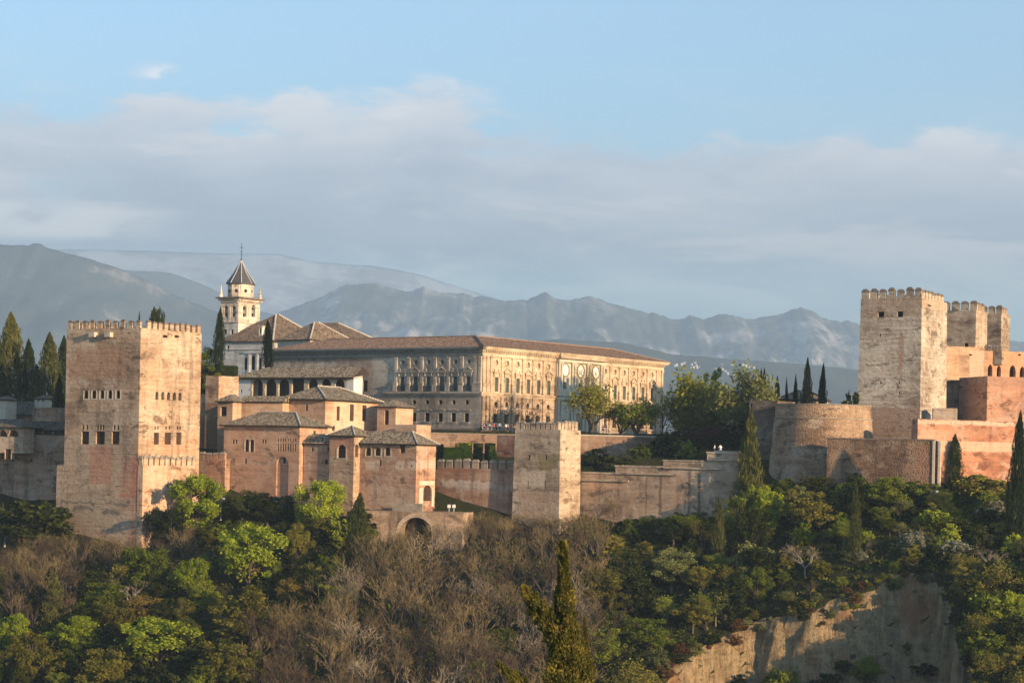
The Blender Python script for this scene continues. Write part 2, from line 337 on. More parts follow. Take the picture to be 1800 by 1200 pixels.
# ------------------------------------------------------------------ materials
def newmat(name):
    m = bpy.data.materials.new(name); m.use_nodes = True; g = G(m.node_tree); g.nt.nodes.clear()
    return m, g
def finish(g, col, rough=0.9, bump=None, bs=0.4, bd=0.15, spec=0.15):
    bs_ = g.n('ShaderNodeBsdfPrincipled', {'Base Color': col, 'Roughness': rough, 'Specular IOR Level': spec})
    if bump is not None:
        bn = g.n('ShaderNodeBump', {'Height': bump, 'Strength': bs, 'Distance': bd}); g.put(bs_.inputs['Normal'], bn.outputs[0])
    g.n('ShaderNodeOutputMaterial', {'Surface': bs_.outputs[0]})
def wallmat(name, lo, mid, hi, lines=0.30, period=0.85, streak=0.35, spot=0.3, bump=0.5, patches=(), big=0.11, rubble=0.0, seed=0.0, contrast=1.0, worn=1.0):
    """rammed earth and old plaster: large blotches, courses, rain streaks, pitting; patches = repairs on one face"""
    lo, mid, hi = [(c[0] * k * 0.985, c[1] * k * 0.925, c[2] * k * 0.875) for c, k in ((lo, 0.72), (mid, 0.97), (hi, 1.10))]
    patches = [(*p[:6], (p[6][0] * 1.04, p[6][1] * 0.93, p[6][2] * 0.87), *p[7:]) for p in patches]
    m, g = newmat(name)
    geo = g.n('ShaderNodeNewGeometry'); pos = g.vm('ADD', geo.outputs['Position'], (seed, seed * 1.7, 0.0)); nor = geo.outputs['Normal']
    x, y, z = g.sep(pos)[0:3]
    h = g.m('ADD', g.m('MULTIPLY', x, 0.8), g.m('MULTIPLY', y, 0.6))
    blot = g.noise(pos, big, 6, 0.62, 0.3)
    band = g.noise(g.comb(g.m('MULTIPLY', x, 0.12), g.m('MULTIPLY', y, 0.12), g.m('MULTIPLY', z, 1.1)), 1.0, 5, 0.65)
    fine = g.noise(pos, 1.3, 5, 0.7)
    mixv = g.m('ADD', g.m('MULTIPLY', blot, 0.62), g.m('MULTIPLY', band, 0.38))
    mixv = g.m('ADD', g.m('MULTIPLY', g.m('SUBTRACT', mixv, 0.5), 2.7 * contrast), 0.5)
    col = g.ramp(mixv, [(0.12, lo), (0.5, mid), (0.88, hi)])
    wn = g.noise(g.vm('MULTIPLY', pos, (1.0, 1.0, 1.35)), 0.23, 8, 0.68, 0.6)
    col = g.mix(g.m('MULTIPLY', g.sm(wn, 0.53, 0.585), 0.55 * worn), col, tuple(0.6 * h_ + 0.4 * k for h_, k in zip(hi, (0.42, 0.37, 0.31))))
    wn2 = g.noise(g.vm('MULTIPLY', g.vm('ADD', pos, (31.0, 7.0, 3.0)), (1.0, 1.0, 1.8)), 0.31, 8, 0.7, 0.5)
    col = g.mix(g.m('MULTIPLY', g.sm(wn2, 0.545, 0.62), 0.75 * worn), col, tuple(0.52 * k for k in lo))
    warp = g.m('MULTIPLY', g.m('SUBTRACT', g.noise(pos, 0.5, 4, 0.6), 0.5), 2.6)
    for (fr, side, p0, p1, y0, y1, c, op_, rag) in patches:
        q = sorted((fr.sc(side, p0, (y0 + y1) / 2), fr.sc(side, p1, (y0 + y1) / 2))); za, zb = fr.z(side, (p0 + p1) / 2, y1), fr.z(side, (p0 + p1) / 2, y0)
        e = fr.w if side == 'L' else fr.u
        rel = g.vm('SUBTRACT', geo.outputs['Position'], tuple(fr.O))
        s_ = g.m('ADD', g.vm('DOT_PRODUCT', rel, tuple(e)), g.m('MULTIPLY', warp, rag))
        z_ = g.m('ADD', g.sep(geo.outputs['Position'])[2], g.m('MULTIPLY', g.m('SUBTRACT', g.noise(pos, 0.7, 4, 0.6), 0.5), 2.6 * rag))
        k = 0.12 + 0.5 * rag
        mk = g.m('MULTIPLY', g.m('MULTIPLY', g.sm(s_, q[0], q[0] + k), g.sm(s_, q[1], q[1] - k)), g.m('MULTIPLY', g.sm(z_, za, za + k), g.sm(z_, zb, zb - k)))
        out = -fr.u if side == 'L' else -fr.w
        mk = g.m('MULTIPLY', mk, g.m('GREATER_THAN', g.m('ABSOLUTE', g.vm('DOT_PRODUCT', nor, tuple(out))), 0.8))
        hole = g.sm(g.m('ADD', fine, g.m('MULTIPLY', blot, 0.6)), 0.84, 1.0)
        mk = g.m('MULTIPLY', mk, g.m('SUBTRACT', op_, g.m('MULTIPLY', hole, 0.6 * op_)))
        col = g.mix(mk, col, c)
    if lines:
        fz = g.m('FRACT', g.m('DIVIDE', g.m('ADD', z, g.m('MULTIPLY', g.m('SUBTRACT', fine, 0.5), 0.25)), period))
        ln = g.m('MULTIPLY', g.sm(fz, 0.20, 0.0), g.sm(g.noise(pos, 0.35, 4, 0.6), 0.42, 0.62))
        col = g.mix(g.m('MULTIPLY', ln, lines), col, (0.03, 0.022, 0.016))
        hz = g.noise(g.comb(g.m('MULTIPLY', x, 0.5), g.m('MULTIPLY', y, 0.5), g.m('MULTIPLY', z, 3.2)), 1.0, 4, 0.7)
        col = g.mix(g.m('MULTIPLY', g.sm(hz, 0.56, 0.70), lines * 1.1), col, (0.05, 0.035, 0.025))
    if streak:
        st = g.noise(g.comb(g.m('MULTIPLY', h, 1.1), 0.3, g.m('MULTIPLY', z, 0.07)), 1.0, 4, 0.6)
        col = g.mix(g.m('MULTIPLY', g.sm(st, 0.48, 0.70), streak * 1.25), col, (0.050, 0.040, 0.034))
    if spot:
        col = g.mix(g.m('MULTIPLY', g.sm(fine, 0.52, 0.74), spot), col, (0.06, 0.042, 0.03))
        col = g.mix(g.m('MULTIPLY', g.sm(fine, 0.46, 0.30), spot * 0.8), col, hi)
    bmp = g.m('ADD', fine, g.m('MULTIPLY', band, 0.8))
    if rubble:
        vo = g.n('ShaderNodeTexVoronoi', {'Vector': g.vm('MULTIPLY', pos, (1, 1, 1.5)), 'Scale': 3.8}); vd = vo.outputs['Distance']
        col = g.mix(g.m('MULTIPLY', g.sm(vd, 0.42, 0.66), rubble * 0.8), col, (0.045, 0.032, 0.024))
        col = g.mix(g.m('MULTIPLY', g.m('SUBTRACT', g.sep(vo.outputs['Color'])[0], 0.5), rubble * 0.8, 0.0, True), col, hi)
        bmp = g.m('SUBTRACT', bmp, g.m('MULTIPLY', vd, 1.6 * rubble))
    finish(g, col, 0.95, bmp, bump, 0.22)
    return m
def simple(name, col, var=0.25, scale=1.5, rough=0.85, bump=0.2, spec=0.15, detail=5):
    m, g = newmat(name); pos = g.n('ShaderNodeNewGeometry').outputs['Position']
    f = g.noise(pos, scale, detail, 0.65); f2 = g.noise(pos, scale * 0.13, 3, 0.6)
    f = g.m('ADD', g.m('MULTIPLY', f, 0.6), g.m('MULTIPLY', f2, 0.4))
    c0 = tuple(c * (1 - var) for c in col); c1 = tuple(min(1, c * (1 + var)) for c in col)
    finish(g, g.ramp(f, [(0.32, c0), (0.68, c1)]), rough, f, bump, 0.1, spec)
    return m
def roofmat(name, c0, c1, c2, fr, lichen=(0.27, 0.215, 0.125)):
    """old barrel tiles: channels down the slope of both roof directions, uneven courses, lichen"""
    m, g = newmat(name); geo = g.n('ShaderNodeNewGeometry'); pos = geo.outputs['Position']
    rel = g.vm('SUBTRACT', pos, tuple(fr.O))
    su = g.vm('DOT_PRODUCT', rel, tuple(fr.u)); sw = g.vm('DOT_PRODUCT', rel, tuple(fr.w))
    isu = g.m('GREATER_THAN', g.m('ABSOLUTE', g.vm('DOT_PRODUCT', geo.outputs['Normal'], tuple(fr.u))), g.m('ABSOLUTE', g.vm('DOT_PRODUCT', geo.outputs['Normal'], tuple(fr.w))))
    along = g.m('ADD', g.m('MULTIPLY', isu, sw), g.m('MULTIPLY', g.m('SUBTRACT', 1.0, isu), su))
    down = g.m('ADD', g.m('MULTIPLY', isu, su), g.m('MULTIPLY', g.m('SUBTRACT', 1.0, isu), sw))
    jit = g.m('MULTIPLY', g.m('SUBTRACT', g.noise(pos, 0.8, 3, 0.6), 0.5), 0.25)
    wv = g.m('SINE', g.m('MULTIPLY', g.m('ADD', along, jit), 2 * math.pi / 0.36))
    cell = g.n('ShaderNodeTexVoronoi', {'Vector': g.comb(g.m('MULTIPLY', along, 3.6), g.m('MULTIPLY', down, 3.2), 0.0), 'Scale': 1.0}).outputs['Color']
    f = g.noise(pos, 0.7, 6, 0.75)
    v = g.m('ADD', g.m('MULTIPLY', g.sep(cell)[0], 0.75), g.m('MULTIPLY', f, 0.35))
    col = g.ramp(v, [(0.22, tuple(k * 0.55 for k in c0)), (0.5, c1), (0.8, tuple(k * 1.35 for k in c2))])
    col = g.mix(g.m('MULTIPLY', g.sm(g.noise(pos, 2.2, 5, 0.7), 0.48, 0.64), 0.7), col, lichen)
    col = g.mix(g.m('MULTIPLY', g.sm(wv, 0.0, -0.8), 0.6), col, (0.02, 0.015, 0.012))
    finish(g, col, 0.92, wv, 0.8, 0.09)
    return m
def leafmat(name, c0, c1, tr=0.35, dark=0.55):
    m, g = newmat(name)
    oi = g.n('ShaderNodeObjectInfo').outputs['Random']; geo = g.n('ShaderNodeNewGeometry')
    f = g.noise(geo.outputs['Position'], 0.9, 3, 0.6); ri = geo.outputs['Random Per Island']
    v = g.m('ADD', g.m('ADD', g.m('MULTIPLY', f, 0.80), g.m('MULTIPLY', ri, 0.22)), g.m('MULTIPLY', g.m('SUBTRACT', oi, 0.5), 0.4))
    col = g.ramp(v, [(0.2, tuple(c * dark for c in c0)), (0.45, c0), (0.75, c1)])
    df = g.n('ShaderNodeBsdfDiffuse', {'Color': col}); tl = g.n('ShaderNodeBsdfTranslucent', {'Color': col})
    mx = g.n('ShaderNodeMixShader', {0: tr, 1: df.outputs[0], 2: tl.outputs[0]}); g.n('ShaderNodeOutputMaterial', {'Surface': mx.outputs[0]})
    return m
def barkmat(name, c0, c1):
    m, g = newmat(name); pos = g.n('ShaderNodeNewGeometry').outputs['Position']; oi = g.n('ShaderNodeObjectInfo').outputs['Random']
    v = g.m('ADD', g.m('MULTIPLY', g.noise(pos, 0.7, 4, 0.6), 0.7), g.m('MULTIPLY', oi, 0.4))
    finish(g, g.ramp(v, [(0.25, c0), (0.8, c1)]), 0.95)
    return m

M = {}
M['dark'] = simple('dark_opening', (0.018, 0.014, 0.012), 0.3, 2.0, 0.9)
M['wood'] = simple('old_wood', (0.060, 0.034, 0.020), 0.4, 3.0, 0.8)
M['lattice'] = simple('lattice_wood', (0.085, 0.042, 0.026), 0.5, 6.0, 0.85)
M['eave'] = simple('eave_wood', (0.045, 0.03, 0.022), 0.3, 3.0, 0.9)
M['shutter'] = simple('green_shutter', (0.075, 0.105, 0.085), 0.35, 1.6, 0.6, 0.1, 0.3)
M['white'] = simple('limewash', (0.62, 0.58, 0.53), 0.14, 0.8, 0.9, 0.15)
M['plaster'] = simple('pale_plaster', (0.50, 0.41, 0.31), 0.25, 0.9, 0.9, 0.3)
M['stucco'] = simple('carved_stucco', (0.44, 0.34, 0.24), 0.35, 7.0, 0.9, 0.7)
M['inner'] = simple('shaded_gallery_wall', (0.085, 0.052, 0.034), 0.25, 1.0, 0.9)  # gallery shade put into the colour of the wall
M['ridge'] = simple('ridge_mortar', (0.50, 0.43, 0.35), 0.35, 4.0, 0.9)
M['slate'] = simple('spire_tile', (0.070, 0.064, 0.062), 0.3, 4.0, 0.6, 0.3, 0.4)
M['iron'] = simple('iron', (0.03, 0.03, 0.032), 0.2, 4.0, 0.6, 0.1, 0.4)
M['lamp'] = simple('lamp_metal', (0.50, 0.52, 0.53), 0.1, 3.0, 0.4, 0.05, 0.5)
M['brickcap'] = simple('merlon_cap', (0.17, 0.125, 0.095), 0.45, 1.6, 0.95, 0.5)
M['stonecap'] = simple('weathered_coping', (0.27, 0.215, 0.16), 0.45, 1.2, 0.95, 0.5)
M['marble'] = simple('pale_marble', (0.50, 0.42, 0.31), 0.18, 0.9, 0.8, 0.3)
M['medal'] = simple('medallion_marble', (0.72, 0.66, 0.56), 0.25, 3.0, 0.8, 0.6)
M['terrace'] = simple('dusty_terrace', (0.24, 0.19, 0.14), 0.3, 0.6, 0.95)

# ground: leaf litter and grass, bare ochre soil where it is too steep to hold
def groundmat():
    m, g = newmat('hillside_soil'); geo = g.n('ShaderNodeNewGeometry'); pos = geo.outputs['Position']
    x, y, z = g.sep(pos)[0:3]
    n1 = g.noise(pos, 0.13, 6, 0.65); n2 = g.noise(pos, 1.1, 6, 0.7)
    v = g.m('ADD', g.m('MULTIPLY', n1, 0.6), g.m('MULTIPLY', n2, 0.4))
    veg = g.ramp(v, [(0.3, (0.020, 0.021, 0.008)), (0.5, (0.038, 0.040, 0.012)), (0.7, (0.070, 0.048, 0.027))])
    hz = g.noise(g.comb(g.m('MULTIPLY', x, 0.35), g.m('MULTIPLY', y, 0.35), g.m('MULTIPLY', z, 1.3)), 1.0, 6, 0.7)
    vs = g.noise(g.comb(g.m('MULTIPLY', x, 1.6), g.m('MULTIPLY', y, 0.4), g.m('MULTIPLY', z, 0.25)), 1.0, 5, 0.7)
    e = g.m('ADD', g.m('ADD', g.m('MULTIPLY', hz, 0.25), g.m('MULTIPLY', vs, 0.35)), g.m('MULTIPLY', g.noise(pos, 0.55, 7, 0.72), 0.4))
    soil = g.ramp(e, [(0.34, (0.10, 0.056, 0.028)), (0.46, (0.25, 0.165, 0.085)), (0.56, (0.41, 0.29, 0.155)), (0.66, (0.26, 0.13, 0.06))])
    soil = g.mix(g.m('MULTIPLY', g.sm(n2, 0.55, 0.68), 0.7), soil, (0.06, 0.05, 0.022))
    red = g.sm(g.noise(pos, 0.10, 4, 0.6), 0.55, 0.68)
    soil = g.mix(g.m('MULTIPLY', red, 0.6), soil, (0.30, 0.11, 0.05))
    steep = g.sm(g.m('ADD', g.sep(geo.outputs['True Normal'])[2], g.m('MULTIPLY', g.m('SUBTRACT', n2, 0.5), 0.35)), 0.76, 0.60)
    near = g.m('MULTIPLY', g.sm(y, 320.0, 335.0), g.sm(y, 400.0, 396.0))
    col = g.mix(g.m('MULTIPLY', steep, near), veg, soil)
    finish(g, col, 0.97, g.m('ADD', n2, g.m('MULTIPLY', vs, 0.8)), 1.0, 0.9, 0.05)
    return m
M['ground'] = groundmat()

# ------------------------------------------------------------------ the ground sheet
def ground_sheet():
    xs = [-7100, -4000, -2300, -1200, -700, -450, -320, -240, -190] + [-160 + 2.5 * i for i in range(10)] + [-135 + 0.9 * i for i in range(300)] + [136 + 4 * i for i in range(60)] + [400, 460, 560, 800, 1300, 2400, 4200, 7100]
    ys = [-300, -200, -120, -60, -30, -12] + [0 + 8 * i for i in range(34)] + [270 + 3 * i for i in range(20)] + [331 + 0.8 * i for i in range(140)] + [444 + 4 * i for i in range(20)] + [540, 580, 640, 760, 1000, 1500, 2200, 3200, 5000, 9000, 14000, 22000]
    v = [(x, y, ground(x, y)) for y in ys for x in xs]; n = len(xs)
    f = [(j * n + i, j * n + i + 1, (j + 1) * n + i + 1, (j + 1) * n + i) for j in range(len(ys) - 1) for i in range(n - 1)]
    me = bpy.data.meshes.new('hillside_ground'); me.from_pydata(v, [], f); me.materials.append(M['ground'])
    me.polygons.foreach_set('use_smooth', [True] * len(f))
    tag(link('hillside_ground', me), kind='structure')
ground_sheet()

# ------------------------------------------------------------------ mountains
def mountmat(name, veg, rock, snow=None, rocky=0.5, sc=0.0008):
    m, g = newmat(name); geo = g.n('ShaderNodeNewGeometry'); pos = geo.outputs['Position']
    n1 = g.noise(pos, sc * 2.2, 10, 0.66); n2 = g.noise(g.vm('MULTIPLY', pos, (1.0, 0.45, 0.8)), sc * 13, 9, 0.75, 0.4)
    nz = g.sep(geo.outputs['Normal'])[2]
    n3 = g.noise(g.vm('MULTIPLY', pos, (1.0, 0.35, 0.7)), sc * 5, 9, 0.7, 0.5)
    v = g.m('ADD', g.m('ADD', g.m('MULTIPLY', n1, 0.35), g.m('MULTIPLY', n3, 0.40)), g.m('ADD', g.m('MULTIPLY', n2, 0.25), g.m('MULTIPLY', g.m('SUBTRACT', 0.8, nz), 0.25)))
    col = g.ramp(v, [(0.38, tuple(c * 0.55 for c in veg)), (0.58 - 0.12 * rocky, veg), (0.64 - 0.12 * rocky, rock), (0.76 - 0.1 * rocky, tuple(min(1, c * 1.35) for c in rock))])
    if snow:
        col = g.mix(g.sm(g.m('ADD', n1, g.m('MULTIPLY', n2, 0.5)), 0.86, 0.66), col, snow)
    finish(g, col, 0.98, n2, 0.6, 30.0, 0.02)
    return m
def mountain(name, prof, y0, y1, zb, amp, mat, seed, freq=1.0, px0=-200, px1=2000, nx=300, ny=64, sharp=1.0, jag=1.0):
    xs = [px0 + (px1 - px0) * i / (nx - 1) for i in range(nx)]
    v = []; f = []
    back = 6
    for j in range(ny + back):
        t = j / (ny - 1)
        for i, px in enumerate(xs):
            py = lerp(prof, px) - jag * mnoise.fractal(V((px * 0.05, seed, 0.5)), 0.5, 2.2, 6); top = P(px, py, y1)
            Y = y0 + (y1 - y0) * t; X = top.x * (0.9 + 0.1 * min(t, 1.0))
            q = V((X * 0.0008 * freq, Y * 0.0008 * freq * 0.34, seed))
            rd = mnoise.ridged_multi_fractal(q * 1.2, 0.8, 2.2, 8, 1.0, 2.0) - 1.0
            fb = mnoise.fractal(q * 3.1, 0.7, 2.2, 7)
            if t <= 1.0:
                sh = t ** 1.15
                env = math.sin(math.pi * min(1, t)) ** 0.8
                z = zb + (top.z - zb) * sh + amp * (rd * 0.42 * sharp + fb * 0.55) * env * (1.15 - 0.75 * t) + amp * 0.05 * fb * t
                z = min(z, top.z * Y / y1 - (1 - t) * amp * 0.10 * (1.2 + fb))
            else:
                z = top.z - (top.z - zb) * 0.55 * (t - 1) * 6 + amp * 0.1 * fb
            v.append((X, Y, z))
    for j in range(ny + back - 1):
        for i in range(nx - 1):
            f.append((j * nx + i, j * nx + i + 1, (j + 1) * nx + i + 1, (j + 1) * nx + i))
    me = bpy.data.meshes.new(name); me.from_pydata(v, [], f); me.materials.append(mat)
    me.polygons.foreach_set('use_smooth', [True] * len(f))
    tag(link(name, me), kind='structure')
    return v, nx, ny
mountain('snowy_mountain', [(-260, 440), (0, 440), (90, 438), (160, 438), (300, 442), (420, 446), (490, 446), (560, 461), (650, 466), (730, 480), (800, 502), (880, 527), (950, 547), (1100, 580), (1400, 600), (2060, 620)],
         15500, 21000, -150, 105, mountmat('high_snow_hazed', (0.46, 0.48, 0.50), (0.58, 0.585, 0.60), (0.80, 0.82, 0.85), 0.3), 3.1, 0.7)  # snow and rock paled so the ridge fades as in haze
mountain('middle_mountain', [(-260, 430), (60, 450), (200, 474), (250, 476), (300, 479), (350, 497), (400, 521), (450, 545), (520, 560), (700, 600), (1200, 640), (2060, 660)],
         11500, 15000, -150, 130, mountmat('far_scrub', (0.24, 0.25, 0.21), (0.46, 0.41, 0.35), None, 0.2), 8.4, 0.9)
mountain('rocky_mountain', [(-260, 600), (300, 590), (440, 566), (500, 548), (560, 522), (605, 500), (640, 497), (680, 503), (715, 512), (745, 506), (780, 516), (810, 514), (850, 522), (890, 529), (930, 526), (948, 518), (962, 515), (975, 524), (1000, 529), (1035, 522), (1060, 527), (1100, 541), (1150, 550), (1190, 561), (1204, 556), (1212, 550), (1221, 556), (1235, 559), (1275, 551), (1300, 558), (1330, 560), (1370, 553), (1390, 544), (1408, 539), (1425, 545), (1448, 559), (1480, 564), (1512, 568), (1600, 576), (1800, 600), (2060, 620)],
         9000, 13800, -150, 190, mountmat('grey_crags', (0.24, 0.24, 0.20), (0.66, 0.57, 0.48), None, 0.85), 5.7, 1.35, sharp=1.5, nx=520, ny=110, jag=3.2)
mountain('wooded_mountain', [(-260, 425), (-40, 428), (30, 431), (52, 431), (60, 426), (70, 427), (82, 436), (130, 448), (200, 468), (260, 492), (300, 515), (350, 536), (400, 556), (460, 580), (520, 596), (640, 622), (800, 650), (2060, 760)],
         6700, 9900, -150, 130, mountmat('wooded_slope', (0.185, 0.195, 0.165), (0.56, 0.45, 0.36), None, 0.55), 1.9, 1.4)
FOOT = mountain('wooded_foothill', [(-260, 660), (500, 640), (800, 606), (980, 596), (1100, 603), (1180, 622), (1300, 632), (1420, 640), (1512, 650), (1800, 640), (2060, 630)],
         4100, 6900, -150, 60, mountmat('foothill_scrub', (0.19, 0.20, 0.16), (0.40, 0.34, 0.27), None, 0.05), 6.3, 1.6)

# the air between here and the mountains
hz = MB(); hz.box((-7200, -330, -160), V((14400, 0, 0)), V((0, 22800, 0)), V((0, 0, 2560)))
hm = bpy.data.materials.new('haze_air'); hm.use_nodes = True; hg = G(hm.node_tree); hg.nt.nodes.clear()
pv = hg.n('ShaderNodeVolumePrincipled', {'Color': (0.63, 0.82, 1.0), 'Density': 0.00009, 'Anisotropy': 0.0})
hg.n('ShaderNodeOutputMaterial', {'Volume': pv.outputs[0]})
tag(hz.build('haze', hm), kind='stuff')

# ================================================================== buildings
rng = random.Random(11)
def dirs(fr, side): return (fr.w, fr.u) if side == 'L' else (fr.u, fr.w)
def shell(mb, fr, La, Lb, z0, z1, opsL=(), opsR=(), dep=0.5, mi=0, top=True, mr=None):
    """four walls of a block, openings in its two near faces, flat top"""
    panel(mb, fr, 'L', 0, Lb, z0, z1, opsL, dep, mi, mr=mr); panel(mb, fr, 'R', 0, La, z0, z1, opsR, dep, mi, mr=mr)
    mb.face([fr.pt(La, 0, z0), fr.pt(La, Lb, z0), fr.pt(La, Lb, z1), fr.pt(La, 0, z1)], mi)
    mb.face([fr.pt(La, Lb, z0), fr.pt(0, Lb, z0), fr.pt(0, Lb, z1), fr.pt(La, Lb, z1)], mi)
    if top: mb.face([fr.pt(0, 0, z1), fr.pt(0, Lb, z1), fr.pt(La, Lb, z1), fr.pt(La, 0, z1)], mi)
def batter(mb, fr, La, Lb, z1, k, i0=0):
    """spread the foot of a tower outwards by k metres per metre below z1"""
    c = fr.pt(La / 2, Lb / 2, 0)
    for i in range(i0, len(mb.v)):
        p = mb.v[i]
        if p.z < z1:
            r = p - c; a, b = r.dot(fr.u) / (La / 2), r.dot(fr.w) / (Lb / 2)
            mb.v[i] = p + (fr.u * a + fr.w * b) * (k * (z1 - p.z))

# ---- 1 the great tower
def great_tower():
    fr = Fr(248, 562, 395, 32)
    La, Lb = fr.a(355, 571), fr.b(118, 563)
    zt = fr.zL(248, 576); zb = fr.zL(245, 1060)
    mat = wallmat('great_tower_earth', (0.33, 0.215, 0.14), (0.455, 0.315, 0.21), (0.55, 0.42, 0.30), lines=0.50, streak=0.35, spot=0.36, bump=0.8, patches=(
        (fr, 'L', 156, 198, 783, 852, (0.40, 0.165, 0.10), 1.0, 0.45), (fr, 'L', 210, 246, 800, 900, (0.40, 0.175, 0.11), 1.0, 0.7),
        (fr, 'L', 104, 238, 868, 940, (0.36, 0.29, 0.20), 0.8, 0.9), (fr, 'L', 104, 170, 878, 888, (0.09, 0.08, 0.065), 0.8, 1.0), (fr, 'L', 125, 165, 888, 900, (0.09, 0.08, 0.065), 0.75, 1.0), (fr, 'L', 184, 236, 880, 890, (0.09, 0.08, 0.065), 0.8, 1.0), (fr, 'L', 178, 215, 892, 908, (0.09, 0.08, 0.065), 0.75, 1.0), (fr, 'L', 150, 190, 860, 866, (0.10, 0.085, 0.07), 0.7, 0.8),
        (fr, 'L', 160, 200, 722, 752, (0.20, 0.165, 0.125), 0.75, 0.8), (fr, 'L', 135, 215, 726, 790, (0.44, 0.35, 0.25), 0.5, 0.9),
        (fr, 'L', 120, 225, 610, 668, (0.36, 0.215, 0.135), 0.7, 1.0), (fr, 'L', 100, 235, 784, 868, (0.42, 0.33, 0.235), 0.45, 1.2), (fr, 'L', 240, 225, 880, 1000, (0.45, 0.24, 0.155), 0.7, 0.5),
        (fr, 'R', 255, 345, 770, 800, (0.55, 0.30, 0.18), 0.6, 0.6), (fr, 'R', 258, 285, 630, 690, (0.58, 0.37, 0.235), 0.5, 1.0), (fr, 'R', 285, 345, 590, 640, (0.58, 0.47, 0.34), 0.5, 1.0)), seed=3.0)
    t = thing('fortress_tower', 'tallest square earth tower at far left with two rows of arched windows below its battlements', 'tower', fr.pt(La / 2, Lb / 2, zb))
    up = [fr.op('L', 'a', x, 7.6, 685.8, 700.2) for x in (151.5, 165.3, 179.4, 193.2, 207.5)]
    lo = [fr.op('L', 'r', x, ww, 757.8, 780.5) for x, ww in ((149.6, 13.4), (176.2, 15.5), (203, 13.6))]
    sm = [fr.op('L', 'a', x, 3.6, 746.3, 755) for x in (146, 153, 172, 176.8, 181.6, 200.8, 207.4)]
    upr = [fr.op('R', 'a', x, 5.4, 688 + i * .5, 702 + i * .4) for i, x in enumerate((276, 286.4, 296.4, 306.7, 316.5))]
    lor = [fr.op('R', 'r', x, ww, 760, 781) for x, ww in ((275, 9), (295, 11), (314.4, 9.2))]
    smr = [fr.op('R', 'a', x, 2.8, 748.5, 754.5) for x in (273, 277.6, 292, 298, 312, 316.8)]
    hol = [fr.op('R', 'r', x, ww, 589, 593.5) for x, ww in ((290.5, 8), (311, 8))]
    mb = MB(); shell(mb, fr, La, Lb, zb, zt, up + lo + sm, upr + lor + smr + hol, 0.55, top=False)
    zf = zt - 1.0; mb.face([fr.pt(0, 0, zf), fr.pt(0, Lb, zf), fr.pt(La, Lb, zf), fr.pt(La, 0, zf)])
    # parapet thickness
    for (a0, a1, b0, b1) in ((0.0, 0.0, 0, 0),):
        iw = 0.55; q = [(iw, iw), (iw, Lb - iw), (La - iw, Lb - iw), (La - iw, iw)]; o = [(0, 0), (0, Lb), (La, Lb), (La, 0)]
        for k in range(4):
            mb.face([fr.pt(*o[k], zt), fr.pt(*o[(k + 1) % 4], zt), fr.pt(*q[(k + 1) % 4], zt), fr.pt(*q[k], zt)])
            mb.face([fr.pt(*q[k], zt), fr.pt(*q[(k + 1) % 4], zt), fr.pt(*q[(k + 1) % 4], zf), fr.pt(*q[k], zf)])
    mb.build('wall', mat, t)
    for o in up: pane(fr, 'L', o, 0.5, t, M['dark'])
    for o in sm: pane(fr, 'L', o, 0.32, t, M['lattice'])
    for o in lo: pane(fr, 'L', o, 0.35, t, M['lattice'], 'window', (5, 8), M['wood'])
    for o in upr + hol: pane(fr, 'R', o, 0.5, t, M['dark'])
    for o in smr: pane(fr, 'R', o, 0.32, t, M['lattice'])
    for o in lor: pane(fr, 'R', o, 0.35, t, M['lattice'], 'window', (4, 8), M['wood'])
    # pale window surrounds, 4 cm proud
    for o in up:
        a, b, z0, z1 = o[1:5]; sb = MB(); blk(sb, fr, 'L', a - 0.22, b + 0.22, z0 - 0.25, z0 - 0.003, -0.04, 0.1)
        for (q0, q1, za, zc) in ((a - 0.22, a, z0, z1), (b, b + 0.22, z0, z1)): blk(sb, fr, 'L', q0, q1, za, zc, -0.04, 0.1)
        sb.build('window_surround', M['plaster'], t)
    # stone boxes of the latrine bays under the parapet
    for x in (166.5, 194):
        b0, b1 = fr.b(x + 5, 588), fr.b(x - 5, 588); bm = MB(); z1 = fr.zL(x, 584); z0 = fr.zL(x, 592.5)
        blk(bm, fr, 'L', b0, b1, z0, z1, -0.9, -0.01); bm.build('bay_box', M['plaster'], t)
    mm = [mat, M['brickcap']]
    q = [fr.b(118.6 + i * (247 - 118.6) / 9.55 + 4.5, 570) for i in range(10)]
    h = fr.zL(248, 564.5) - zt
    merlons(t, fr, 'L', [Lb * (i + 0.38) / 9.75 for i in range(10)], 0.95, 0.5, zt, h, 0.42, mm, 0.02, rng)
    merlons(t, fr, 'R', [La * (i + 0.5) / 11 for i in range(11)][1:], 0.95, 0.5, zt, h, 0.42, mm, 0.02, rng)
    merlons(t, fr.shift(0, Lb - 0.55), 'R', [La * (i + 0.5) / 11 for i in range(10)], 0.95, 0.5, zt, h, 0.42, mm, 0.0)
    merlons(t, fr.shift(La - 0.55, 0), 'L', [Lb * (i + 0.38) / 9.75 for i in range(1, 9)], 0.95, 0.5, zt, h, 0.42, mm, 0.0)
    # foot of the tower, widening at its left
    zp = fr.zL(110, 818); mb = MB(); f2 = fr.shift(-0.25, 0.0)
    b0, b1 = Lb - 1.2, Lb + 1.55
    panel(mb, f2, 'L', b0, b1, zb, zp, (), 0.3)
    mb.face([f2.pt(0, b0, zp), f2.pt(0, b1, zp), f2.pt(3.0, b1, zp + 0.6), f2.pt(3.0, b0, zp + 0.6)])
    mb.face([f2.pt(0, b1, zb), f2.pt(9, b1, zb), f2.pt(9, b1, zp), f2.pt(0, b1, zp)])
    mb.build('plinth', mat, t)
    return fr, La, Lb
GT, GTa, GTb = great_tower()

